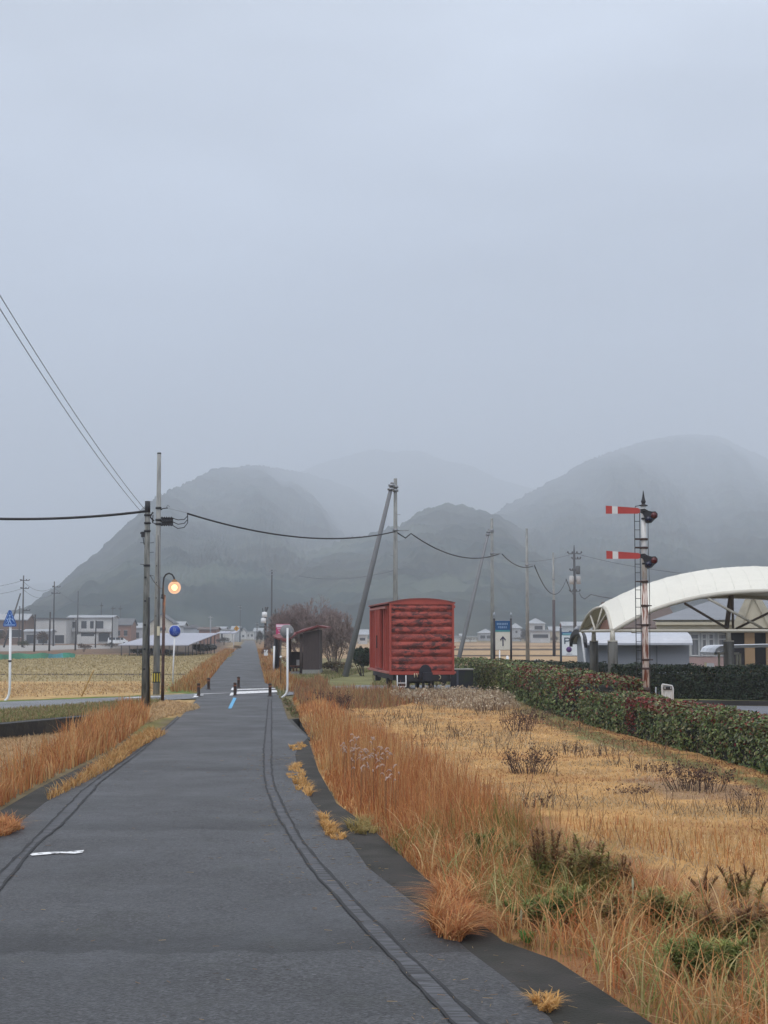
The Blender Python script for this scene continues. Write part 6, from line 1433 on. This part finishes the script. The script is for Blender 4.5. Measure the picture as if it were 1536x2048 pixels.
# coarse arching blades close by
NEAR = GP([(760, 1680), (833, 1737), (886, 1785), (1012, 1884), (1116, 1921), (1210, 1983), (1304, 2046), (1420, 2130), (1800, 2130), (1800, 1900), (1536, 1850), (1330, 1800), (1170, 1750), (1000, 1700), (860, 1660)])
S = scatter(NEAR, D(230, 11, 1.3)); n = len(S); x, y = S.T
cc = np.where(rng.random((n, 1)) < .45, pick(TANC, n) * 1.05, pick(ORG, n)); gg = (fbm(x * 1.1, y * 1.1, 47, 2) > .55) & (rng.random(n) < .5); cc[gg] = pick(np.array([[.30, .30, .10], [.22, .25, .08], [.42, .36, .16]]), gg.sum())
o = blades('coarse_grass', np.stack([x, y, np.full(n, -.01)], 1), rng.uniform(.22, .56, n), rng.uniform(.007, .015, n), rng.uniform(0, 6.28, n), rng.uniform(.25, 1.25, n), cc, m_gr, 6)
tag(o, 'coarse arching dead blades in the near right verge', 'grass', kind='stuff')
# stalks poking higher, with feathery tips
BAND2 = GP([(640, 1480), (660, 1560), (760, 1640), (900, 1720), (1080, 1710), (1150, 1720), (1040, 1660), (900, 1570), (760, 1480)])
S = scatter(BAND2, D(120, 18, 1.2)); n = len(S); x, y = S.T
o = blades('grass_stalks', np.stack([x, y, np.zeros(n)], 1), rng.uniform(.4, .8, n), wid(y, .005, .6), rng.uniform(0, 2 * np.pi, n), rng.uniform(.02, .3, n), pick(ORG, n) * .95, m_gr, 4)
tag(o, 'thin upright orange grass stalks standing above the verge', 'grass', kind='stuff')
# pale foxtail heads
S = scatter(GP([(690, 1590), (680, 1540), (760, 1560), (800, 1620), (790, 1660), (740, 1640)]), D(26, 20, 1)); n = len(S); A = np.stack([S[:, 0], S[:, 1], rng.uniform(.42, .62, n)], 1)
out_ = []
segA, segB, ra_, rb_ = [], [], [], []
for p in A:
    a = rng.uniform(0, 6.28); d = np.array([math.cos(a) * .6, math.sin(a) * .4, rng.uniform(.3, 1)]); q = p
    segA.append((p[0], p[1], 0)); segB.append(tuple(p)); ra_.append(.004); rb_.append(.003)
    for s_ in range(4):
        q2 = q + d * .028; segA.append(tuple(q)); segB.append(tuple(q2)); rr = (.008, .012, .011, .006)[s_]; ra_.append(rr); rb_.append((.012, .011, .006, .002)[s_]); q = q2; d[2] -= .45
o = sticks('foxtail_heads', segA, segB, ra_, rb_, np.tile([[.34, .18, .09]] + [[.66, .50, .42]] * 4, (len(segA) // 5, 1)), m_gr); tag(o, 'pale foxtail seed heads over the orange grass halfway along the verge', 'grass', kind='stuff')
# --- left band
BANDL = GP([(-900, 2110), (-400, 1800), (-120, 1700), (0, 1612), (75, 1568), (150, 1532), (225, 1497), (262, 1470), (298, 1444), (285, 1422), (250, 1424), (196, 1450), (128, 1494), (60, 1540), (0, 1574), (-260, 1700), (-1100, 2080)])
S = scatter(BANDL, D(1050, 18, 1.3)); n = len(S); x, y = S.T; bt_ = fbm(x * 1.1, y * 1.1, 51, 3)
keep = fbm(x * 3.5, y * 3.5, 53, 2) + rng.uniform(-.25, .25, n) > .36; S = S[keep]; x, y, bt_ = x[keep], y[keep], bt_[keep]; n = len(x)
Hh = (.14 + .50 * rng.random(n) ** 1.2) * np.clip(.15 + 1.5 * bt_, .4, 1.3)
o = blades('tall_grass', np.stack([x, y, np.full(n, -.02)], 1), Hh, wid(y, .007) * rng.uniform(.7, 1.3, n), 14 * fbm(x * 1.3, y * 1.3, 92, 2) + rng.normal(0, .9, n), rng.uniform(.05, .6, n), np.where(rng.random((n, 1)) < .2, pick(TANC, n), pick(ORG, n)), m_gr, 4)
tag(o, 'tall rust-orange dead grass along the left side of the path', 'grass', kind='stuff')
EDG = GP([(262, 1482), (212, 1520), (150, 1562), (90, 1598), (100, 1602), (165, 1570), (235, 1532), (275, 1500), (330, 1470), (300, 1462)])
S = scatter(EDG, D(700, 25, 1.2)); n = len(S); x, y = S.T
o = blades('verge_grass', np.stack([x, y, np.zeros(n)], 1), rng.uniform(.08, .26, n), wid(y, .008), rng.uniform(0, 6.28, n), rng.uniform(.4, 1.2, n), pick(np.array([[.50, .28, .10], [.44, .22, .08], [.55, .36, .15]]), n), m_gr, 3)
tag(o, 'flattened golden grass creeping over the left path edge', 'grass', kind='stuff')
S = scatter(GP([(255, 1425), (330, 1402), (395, 1410), (400, 1418), (330, 1436), (270, 1455)]), D(600, 30, 1.2)); n = len(S); x, y = S.T
o = blades('verge_grass', np.stack([x, y, np.zeros(n)], 1), rng.uniform(.04, .14, n), wid(y, .008), rng.uniform(0, 6.28, n), rng.uniform(.5, 1.4, n), pick(LAWN, n) * .85, m_gr, 3)
tag(o, 'short straw-coloured grass at the foot of the weathered pole', 'grass', kind='stuff')
# --- lawn of short dead grass
LW = GP([(600, 1400), (1000, 1384), (1080, 1400), (1190, 1455), (1400, 1512), (1700, 1590), (2300, 1800), (2300, 1900), (1536, 1800), (1250, 1720), (1000, 1600), (780, 1480), (640, 1402)])
S = scatter(LW, D(520, 13, 1.25)); n = len(S); x, y = S.T; lt = fbm(x * .5, y * .7, 61, 4); lt2 = fbm(x * .9 + 4, y * 1.4, 62, 3)
Hh = rng.uniform(.03, .10, n) * (.6 + 1.0 * lt); col = pick(LAWN, n, .15) * (.66 + .62 * lt2)[:, None]; wv_ = fbm(x * .35 + 7, y * .3, 66, 3) > .57; col[wv_] = col[wv_] * np.array([.86, .80, .78])
gm_ = lt > .60; col[gm_] = col[gm_] * np.array([.75, .80, .85]); rd = (lt < .38); col[rd] = col[rd] * np.array([.85, .68, .6])
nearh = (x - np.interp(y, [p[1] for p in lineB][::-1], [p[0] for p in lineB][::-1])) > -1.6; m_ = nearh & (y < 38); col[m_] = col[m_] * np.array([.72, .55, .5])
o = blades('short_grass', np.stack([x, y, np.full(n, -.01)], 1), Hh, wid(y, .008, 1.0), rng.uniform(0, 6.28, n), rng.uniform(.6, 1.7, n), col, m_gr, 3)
tag(o, 'short golden dead grass covering the open ground between path and hedge', 'grass', kind='stuff')
# taller blades near the right frame edge at the back of the band
S = scatter(GP([(1100, 1640), (1200, 1690), (1536, 1760), (1900, 1800), (1900, 1730), (1536, 1690), (1250, 1650)]), D(260, 14, 1.2)); n = len(S); x, y = S.T
o = blades('tufty_grass', np.stack([x, y, np.zeros(n)], 1), rng.uniform(.06, .26, n), wid(y, .006), rng.uniform(0, 6.28, n), rng.uniform(.1, .6, n), np.where(rng.random((n, 1)) < .6, pick(TANC, n), pick(ORG, n)), m_gr, 3)
tag(o, 'loose tan grass where the lawn meets the coarse verge', 'grass', kind='stuff')
# --- pale weeds before the wagon
S = scatter(GP([(740, 1392), (800, 1386), (960, 1388), (1030, 1402), (1040, 1418), (960, 1424), (870, 1414), (790, 1402)]), D(180, 54, 1)); n = len(S); x, y = S.T
pk = fbm(x * 1.1, y * .9, 71, 3); keep = pk + rng.uniform(-.2, .2, n) > .40; x, y, pk = x[keep], y[keep], pk[keep]; n = len(x); Hh = rng.uniform(.06, .34, n) * np.clip(2.4 * pk - .4, .25, 1.3)
o = blades('pale_weeds', np.stack([x, y, np.zeros(n)], 1), Hh, wid(y, .012, .8), rng.uniform(0, 6.28, n), rng.uniform(.1, .5, n), pick(np.array([[.40, .31, .20], [.30, .22, .15], [.52, .43, .31], [.22, .15, .11]]), n), m_gr, 4)
tag(o, 'pale bristly dead weeds in front of the wagon', 'weeds', kind='stuff')
m = 2600; k_ = rng.integers(0, n, m); Pq = np.stack([x[k_], y[k_], Hh[k_] * rng.uniform(.6, 1.0, m)], 1) + rng.normal(0, .05, (m, 3))
o = leaves('weed_fluff', Pq, rng.uniform(.05, .10, m), rng.normal(size=(m, 3)), pick(np.array([[.58, .50, .38], [.50, .40, .28]]), m), m_gr, .8); tag(o, 'fluffy pale seed heads on the weeds before the wagon', 'weeds', kind='stuff')
S = scatter(GP([(588, 1395), (600, 1375), (640, 1366), (660, 1384), (720, 1392), (800, 1395), (860, 1400), (760, 1420), (640, 1415), (600, 1412)]), D(260, 54, 1)); n = len(S); x, y = S.T
o = blades('reddish_weeds', np.stack([x, y, np.zeros(n)], 1), rng.uniform(.08, .5, n) * np.clip(2.6 * fbm(x * .9, y * .9, 3, 3) - .5, .2, 1.5), wid(y, .012, .8), rng.uniform(0, 6.28, n), rng.uniform(.1, .5, n), pick(np.array([[.36, .17, .09], [.26, .13, .08], [.44, .28, .13], [.30, .24, .12]]), n), m_gr, 4)
tag(o, 'reddish-brown weeds right of the mirror post', 'weeds', kind='stuff')
# --- bank left, green turf
S = scatter(GP([(-300, 1470), (0, 1447), (190, 1431), (290, 1418), (330, 1400), (250, 1404), (0, 1422), (-300, 1445)]), D(330, 40, 1)); n = len(S); x, y = S.T
o = blades('bank_grass', np.stack([x, y, np.zeros(n)], 1), rng.uniform(.05, .18, n), wid(y, .012, 1), rng.uniform(0, 6.28, n), rng.uniform(.2, .9, n), pick(np.array([[.22, .22, .09], [.28, .22, .11], [.17, .20, .07], [.36, .28, .14], [.24, .16, .09]]), n), m_gr, 3)
tag(o, 'green and brown turf on the bank above the blackened wall', 'grass', kind='stuff')
S = scatter(PADDY, D(330, 30, 1)); n = len(S); x, y = S.T
o = blades('straw_stubble', np.stack([x, y, np.full(n, PADDY_Z)], 1), rng.uniform(.05, .16, n), wid(y, .012, 1), rng.uniform(0, 6.28, n), rng.uniform(.4, 1.3, n), pick(LAWN, n) * .8, m_gr, 3)
tag(o, 'cut straw and stubble in the sunken field below the blackened wall', 'stubble', kind='stuff')
# --- far field: rice straw in rows
S = scatter(GP([(-60, 1398), (-60, 1312), (470, 1308), (400, 1352), (335, 1385)]), lambda x, y: np.where(y < 66, 34., 9.) * np.ones_like(y)); n = len(S); x, y = S.T
fr = (y < 66)
S2 = np.stack([x, y], 1); goldm = (y < 70)
colf = np.where(goldm[:, None], pick(LAWN, n) * .85, pick(np.array([[.36, .29, .15], [.40, .32, .17], [.32, .26, .14], [.44, .35, .20]]), n, .12))
o = blades('field_stubble', np.stack([x, y, np.zeros(n)], 1), rng.uniform(.04, .15, n), wid(y, .02, 1.3), rng.uniform(0, 6.28, n), rng.uniform(.3, 1.1, n), colf, m_gr, 2)
tag(o, 'rice stubble and golden straw in the left field beyond the cross road', 'stubble', kind='stuff')
# --- far path edges
S = scatter([tuple(p) for p in FAR_L] + [(p[0] - 1.1, p[1]) for p in reversed(FAR_L)], lambda x, y: 40. * np.ones_like(y), 190); S_ = scatter([tuple(p) for p in FAR_R] + [(p[0] + 1.3, p[1]) for p in reversed(FAR_R)], lambda x, y: 60. * np.ones_like(y), 190)
S = np.concatenate([S, S_]); n = len(S); x, y = S.T
o = blades('roadside_grass', np.stack([x, y, np.zeros(n)], 1), rng.uniform(.15, .55, n), wid(y, .02, 1), rng.uniform(0, 6.28, n), rng.uniform(.1, .6, n), np.where(rng.random((n, 1)) < .5, pick(TANC, n) * .75, pick(ORG, n) * .8), m_gr, 3)
tag(o, 'brown and orange grass along both edges of the far path', 'grass', kind='stuff')

# ================================================================== tufts lying on the path
def tuft(label, poly, n, hr, pal, bend=(.6, 1.5), wd=.009, segs=3, name='grass_tuft', group='grass tufts growing on the path edge'):
    P = GP(poly); c = sum(P, Vector((0, 0, 0))) / len(P); x = rng.uniform(min(p[0] for p in P), max(p[0] for p in P), n * 3); y = rng.uniform(min(p[1] for p in P), max(p[1] for p in P), n * 3)
    m_ = inpoly(x, y, P); x, y = x[m_][:n], y[m_][:n]; k = len(x)
    nc = 14; ci = rng.integers(0, k, nc); dd = (x[:, None] - x[ci][None]) ** 2 + (y[:, None] - y[ci][None]) ** 2; w_ = dd.argmin(1)
    # each sub-clump leans its own way; some stand, some lie flat
    x = x + (x[ci][w_] - x) * .35; y = y + (y[ci][w_] - y) * .35
    az = rng.uniform(0, 6.28, nc)[w_] * .35 + np.arctan2(y - c.y, x - c.x) * .65 + rng.normal(0, 1.1, k); hv = rng.uniform(.35, 1.25, nc)[w_] * (.6 + .8 * fbm(x * 9, y * 9, 77, 2))
    o = blades(name, np.stack([x, y, np.full(k, .01)], 1), rng.uniform(*hr, k) * hv, np.full(k, max(wd, .8 * c.y / 1500)) * rng.uniform(.6, 1.6, k), az, rng.uniform(*bend, k), pick(pal, k), m_gr, segs, loc=(c.x, c.y, 0))
    tag(o, label, 'grass tuft', group); return o
YT_ = np.array([[.60, .34, .11], [.55, .30, .10], [.66, .42, .17]])
tuft('long golden tuft lying on the path right edge, farthest of the straw tufts', [(575, 1532), (600, 1527), (618, 1560), (625, 1600), (612, 1604), (590, 1580), (570, 1555)], 1100, (.05, .14), YT_)
tuft('golden tuft on the right path edge above the gutter crack', [(636, 1632), (652, 1632), (680, 1660), (695, 1680), (668, 1684), (645, 1668)], 900, (.05, .14), YT_)
tuft('big bushy rust-orange tuft spreading over the gutter slab in the foreground', [(850, 1838), (885, 1800), (945, 1810), (960, 1860), (925, 1895), (870, 1885)], 2600, (.10, .36), ORG, (.3, 1.8), .009, 5)
tuft('small golden tuft on the gutter slab nearest the bottom edge', [(1064, 2008), (1095, 1998), (1118, 2015), (1100, 2030), (1075, 2026)], 380, (.04, .12), YT_)
tuft('small rusty tuft at the left edge of the near path', [(-20, 1665), (0, 1650), (30, 1648), (48, 1660), (20, 1672), (-10, 1680)], 900, (.10, .24), ORG)
tuft('low olive clump over the gutter crack beside the tall grass', [(690, 1655), (740, 1648), (760, 1665), (745, 1672), (700, 1668)], 500, (.06, .20), np.array([[.30, .25, .09], [.40, .28, .10]]))
tuft('little bright green weed in the gutter by the big rusty tuft', [(1038, 1880), (1052, 1872), (1068, 1884), (1056, 1892)], 200, (.04, .10), np.array([[.13, .24, .05], [.10, .19, .04]]), (.3, 1), .012)
tuft('low golden patch at the right edge by the drain pit', [(574, 1494), (600, 1488), (618, 1492), (612, 1500), (585, 1504)], 400, (.04, .10), YT_)

# ================================================================== dead bushes and leafy weeds
def dead_bush(label, u, v, wpx, hpx, n=26, col=(.075, .048, .042), spread=.6, name='dead_bush', group='dead bushes on the lawn', depth=2, fuzz=0, rmul=1.0):
    p = GR(u, v); Y = p.y; k = Y / F; r = wpx * k / 2; h = hpx * k; t = thing(name, label, 'dead bush', (p.x, Y, 0), group); o = []
    for i in range(n):
        a = random.uniform(0, 6.28); q = random.random() ** .6; bx, by = r * .75 * q * math.cos(a), r * .6 * q * math.sin(a)
        lean = Vector((math.cos(a) * q * spread * (1 if r > h else .5), math.sin(a) * q * spread * .6, 1))
        grow((p.x + bx * 1.15, Y + by * 1.0, -.02), lean, h * random.uniform(.34, .62), max(.005, .34 * Y / 1500) * rmul, depth, o, .5, .62, (1, 2), .1, 3)
    twigs('stems', o, col, m_twig, t, var=.35)
    if fuzz:
        fuzz = int(fuzz * .5); P = np.array([o[i][1] for i in rng.integers(0, len(o), fuzz)]) + rng.normal(0, .03, (fuzz, 3)); P[:, 2] = np.abs(P[:, 2])
        leaves('dead_leaves', P, rng.uniform(.02, .05, fuzz) * max(1, Y / 30), rng.normal(size=(fuzz, 3)), pick(np.array([[.10, .055, .045], [.07, .045, .04], [.14, .08, .06]]), fuzz), m_gr, .6, t)
    return t
dead_bush('dark matted bush in the middle of the lawn, left of the stalk row', 1060, 1546, 105, 50, 48, fuzz=900)
dead_bush('widest dark matted bush, at the right of the lawn below the hedge', 1395, 1582, 135, 58, 70, fuzz=1300)
dead_bush('sparse row of upright dark stalks left of the hedge foot', 1140, 1508, 70, 34, 15, spread=.2, depth=1, fuzz=120)
dead_bush('second sparse group of dark stalks, between stalk row and hedge', 1205, 1512, 46, 28, 9, spread=.2, depth=1, fuzz=60)
dead_bush('low dark stalk clump nearest the orange grass', 1078, 1616, 72, 34, 14, spread=.3, depth=1, fuzz=120)
dead_bush('low dark stalks running left from the widest bush', 1300, 1545, 90, 30, 16, spread=.3, depth=1, fuzz=150)
dead_bush('purplish brown bush near the far hedge end', 1040, 1462, 62, 42, 26, (.12, .07, .06), fuzz=700)
dead_bush('paler brown brush right beside the purplish bush', 1074, 1448, 50, 30, 18, (.20, .12, .09), fuzz=350)
dead_bush('reddish-brown twiggy bush behind the orange grass by the cross road', 686, 1420, 46, 36, 22, (.09, .05, .045), fuzz=400)
dead_bush('small twiggy bush just right of the mirror post', 646, 1414, 42, 34, 16, (.13, .07, .055), fuzz=300)
dead_bush('tangled bare dark twigs at the right frame edge on the lawn', 1495, 1625, 120, 66, 16, (.07, .05, .045), spread=.9, depth=2, fuzz=60)
dead_bush('few thin dark twigs by the right frame edge, lower lawn', 1530, 1668, 26, 24, 5, spread=.4, depth=1)
dead_bush('faint low brown brush spread on the lawn before the widest bush', 1270, 1585, 120, 14, 26, (.20, .13, .10), spread=1.0, depth=1, fuzz=350)
dead_bush('single tall thin weed stalk before the hedge near the right edge', 1262, 1535, 14, 40, 3, spread=.1, depth=1)
def weed(label, u, v, wpx, hpx, cols, stems=9, nl=900, size=.055, top=None, group='leafy weeds in the right verge'):
    p = GR(u, v); Y = p.y; k = Y / F; r = wpx * k / 2; h = hpx * k; t = thing('weed_plant', label, 'weed', (p.x, Y, 0), group)
    A, B, L_, LN, LC = [], [], [], [], []; cols = np.array(cols)
    for i in range(stems):
        a = random.uniform(0, 6.28); q = random.random() ** .5; x0, y0 = p.x + r * q * math.cos(a), Y + r * .6 * q * math.sin(a); hh = h * random.uniform(.62, 1.05) * (1 - .25 * q)
        lx, ly = random.gauss(0, .08) * hh + math.cos(a) * q * .1, random.gauss(0, .06) * hh; prev = Vector((x0, y0, -.02))
        for s_ in range(1, 6):
            f = s_ / 5; c = Vector((x0 + lx * f * f, y0 + ly * f * f, hh * f)); A.append(tuple(prev)); B.append(tuple(c)); prev = c
        m_ = int(nl * .55) // stems
        f = rng.random(m_) ** .75; aa = rng.uniform(0, 6.28, m_)
        L_.append(np.stack([x0 + lx * f * f, y0 + ly * f * f, hh * (.10 + .90 * f)], 1)); LN.append(np.stack([aa, size * (.7 + .8 * (1 - f)) * rng.uniform(.6, 1.5, m_)], 1))
        c = cols[rng.integers(0, len(cols), m_)] * rng.uniform(.7, 1.35, (m_, 1))
        if top is not None: mm = f > rng.uniform(.45, .8, m_); c[mm] = np.array(top)[rng.integers(0, len(top), mm.sum())] * rng.uniform(.7, 1.35, (mm.sum(), 1))
        LC.append(c)
    sticks('stems', A, B, np.full(len(A), .004), np.full(len(A), .0035), np.tile([.16, .10, .05], (len(A), 1)), m_twig, t)
    Pq = np.concatenate(L_); az_len = np.concatenate(LN); k = len(Pq)
    blades('leaves', Pq, az_len[:, 1] * 1.5, np.maximum(az_len[:, 1] * .22, .007), az_len[:, 0], rng.uniform(.7, 1.7, k), np.concatenate(LC), m_gr, 3, t)
    return t
GRN = [(.19, .25, .065), (.145, .20, .055), (.27, .31, .10)]; OLV = [(.38, .36, .13), (.28, .28, .10), (.48, .40, .17)]; DBR = [(.33, .18, .09), (.25, .14, .08), (.44, .26, .12)]
weed('bright green feathery weed, leftmost in the right verge', 965, 1722, 44, 72, GRN, 12, 2200, .04)
weed('dull green weed just right of the bright feathery one', 1022, 1735, 46, 62, GRN + OLV, 10, 1600, .04)
weed('tall green weed with drooping brown top', 1092, 1790, 74, 140, GRN + OLV, 11, 2600, .055, DBR)
weed('biggest brown-topped olive weed in the verge', 1180, 1800, 90, 130, OLV, 16, 4200, .06, DBR + OLV)
weed('dark brown withered weed right of the biggest one', 1245, 1800, 44, 90, DBR + OLV, 8, 1200, .05, DBR)
weed('low green weed in front of the tall brown-topped ones', 1130, 1840, 80, 70, GRN + OLV, 12, 2000, .05)
weed('yellow-green weed clump right of centre in the foreground', 1340, 1862, 90, 90, [(.24, .25, .07), (.18, .20, .06)] + GRN, 14, 2600, .055, OLV)
weed('wide olive weed clump close to the right frame edge', 1452, 1900, 110, 100, [(.20, .21, .06)] + OLV + GRN, 16, 3000, .055, DBR)
weed('tall pale-stemmed weed with pointed olive tips, far right verge', 1488, 1812, 62, 100, OLV + [(.30, .24, .09)], 8, 1500, .045, DBR)
weed('short dark weed left of the pointed-tip weed', 1412, 1800, 26, 66, DBR, 4, 420, .045)
weed('brown seed-topped weed at the very right edge', 1532, 1860, 50, 70, DBR + OLV, 6, 900, .045)
weed('withered weed low in the verge below the biggest one', 1235, 1850, 60, 62, DBR + OLV, 8, 1000, .05)
weed('tall olive-green weed behind the bright feathery one', 1150, 1765, 60, 95, GRN + OLV, 9, 1500, .05, DBR)
weed('lush green undergrowth between the tall weeds and the gutter', 1075, 1850, 95, 60, GRN, 14, 2200, .05)
weed('grassy green weed in the near right corner', 1410, 1960, 130, 90, GRN + [(.42, .40, .14)], 16, 2400, .06)
def white_plume(label, u, v, h):
    p = GR(u, v); pts = [(p.x, p.y, 0), (p.x + .01, p.y, h * .6), (p.x + .01, p.y, h)]
    o = MB().tube(pts, [.002, .002, .002], 4).lathe((p.x + .01, p.y, h), [(.003, 0), (.008, .02), (.009, .05), (.006, .08), (0, .10)], 8).build('seed_plume', mat('plume', (.40, .40, .26)), loc=(p.x, p.y, 0)); tag(o, label, 'seed head', 'pale seed plumes in the verge')
white_plume('single pale green-white seed plume standing in front of the dark weeds', 1264, 1850, .26)
white_plume('small whitish plume by the gutter next to the green weed', 1040, 1872, .10)

# ================================================================== bare trees behind the shelter
def bare_tree(label, u, v, Y, hpx, wpx, col, stems=4, rad=.07, depth=5, seed=1, rmin=.01, lean=.35, name='bare_tree', ln=.34):
    random.seed(seed); k = Y / F; x = xat(u, Y); h = hpx * k; t = thing(name, label, 'tree', (x, Y, 0)); o = []
    tr = []; 
    for i in range(stems):
        a = 6.28 * i / stems + random.random(); d = Vector((math.cos(a) * lean, math.sin(a) * lean * .6, 1)); st = []
        grow((x + math.cos(a) * .15, Y + math.sin(a) * .1, -.05), d, h * ln, rad, depth, st, .62, .70, (2, 3), .10, 3); tr += st[:3]; o += st[3:]
    z = max(s[1][2] for s in o); f = h / z; cx = x
    wx = max(abs(s[1][0] - cx) for s in o); g_ = min(1.6, wpx * k / 2 / wx)
    def T(s): return ((cx + (s[0][0] - cx) * g_, s[0][1], s[0][2] * f), (cx + (s[1][0] - cx) * g_, s[1][1], s[1][2] * f), max(s[2], rmin), max(s[3], rmin * .7))
    twigs('trunk', [T(s) for s in tr], col, m_twig, t); twigs('crown', [T(s) for s in o], col, m_twig, t, var=.3); return t
bare_tree('large bare purplish-brown tree spreading behind the shelter', 615, 1335, 93, 152, 185, (.26, .20, .19), 20, .04, 5, 4, .011, .75, ln=.26)
bare_tree('bare tree right of the shelter with a leaning trunk, greyer and rounder', 668, 1345, 88, 122, 100, (.27, .21, .19), 14, .04, 5, 9, .011, .75, ln=.26)
bare_tree('narrow bare tree left of the spreading one beside the roadside poles', 556, 1335, 110, 112, 40, (.10, .08, .08), 3, .05, 4, 14, .012, .3)
random.seed(99)
bush('olive undergrowth between shelter wall and brace pole', 676, 1350, 70, 26, [(.16, .13, .06), (.10, .10, .05), (.18, .12, .07)], 85, n=1500, size=.09)
bush('dry straw-brown brush at the foot of the bare tree behind the shelter', 585, 1340, 60, 30, [(.22, .12, .08), (.25, .14, .08)], 95, n=900, size=.09)

S = scatter(GP([(560, 1400), (590, 1372), (745, 1342), (745, 1372), (1100, 1368), (1040, 1340), (745, 1338), (590, 1344), (535, 1345)]), lambda x, y: 70. * np.ones_like(y), 100); n = len(S); x, y = S.T
o = blades('turf', np.stack([x, y, np.full(n, -.02)], 1), rng.uniform(.05, .22, n), wid(y, .02, 1), rng.uniform(0, 6.28, n), rng.uniform(.2, .9, n), pick(np.array([[.22, .22, .10], [.30, .25, .13], [.17, .18, .07]]), n), m_gr, 2)
tag(o, 'patchy green and tan turf around the shelter and behind the wagon', 'grass', kind='stuff')
tuft('dark mossy weeds on the corner between mirror post and drain pit', [(564, 1402), (585, 1402), (604, 1430), (600, 1440), (578, 1436)], 700, (.05, .22), np.array([[.12, .14, .05], [.20, .13, .07], [.10, .09, .05]]))

# scattered dark stalks on the lawn, straw bits and grit on the path
S = scatter(LW, lambda x, y: 1.6 * np.ones_like(y)); S = S[fbm(S[:, 0] * .5, S[:, 1] * .5, 81, 2) > .50]; S = np.repeat(S, 4, 0) + rng.normal(0, .12, (len(S) * 4, 2)); n = len(S); x, y = S.T
h_ = rng.uniform(.08, .30, n); o = sticks('dry_stalks', np.stack([x, y, np.zeros(n)], 1), np.stack([x + rng.normal(0, .06, n), y + rng.normal(0, .06, n), h_], 1), wid(y, .003, .28), wid(y, .002, .2), pick(np.array([[.16, .10, .07], [.10, .065, .05], [.24, .15, .09]]), n), m_gr)
tag(o, 'thin dark dry stalks scattered over the golden lawn', 'weeds', kind='stuff')
pr_ = [tuple(p) for p in PATH_R[:10]]; pl_ = [tuple(p) for p in PATH_L[:10]]
S = scatter(pr_ + [(p[0] - .9, p[1]) for p in reversed(pr_)], lambda x, y: 26. * np.ones_like(y)); S2_ = scatter([(p[0] - .3, p[1]) for p in [tuple(q) for q in CONC_R[:11]]] + [tuple(p) for p in reversed(CONC_Rin[:11])], lambda x, y: 40. * np.ones_like(y))
S3_ = scatter(pr_ + [tuple(p) for p in reversed(pl_)], lambda x, y: 2.2 * np.ones_like(y)); S = np.concatenate([S, S2_, S3_]); n = len(S); x, y = S.T; a_ = rng.uniform(0, 6.28, n); l_ = rng.uniform(.015, .07, n)
o = sticks('straw_litter', np.stack([x, y, np.full(n, .022)], 1), np.stack([x + np.cos(a_) * l_, y + np.sin(a_) * l_, np.full(n, .024)], 1), np.full(n, .002), np.full(n, .0015), pick(np.array([[.50, .36, .18], [.36, .22, .11], [.16, .12, .09]]), n), m_gr)
tag(o, 'straw bits and leaf litter strewn on the path and gutter slab', 'litter', kind='stuff')
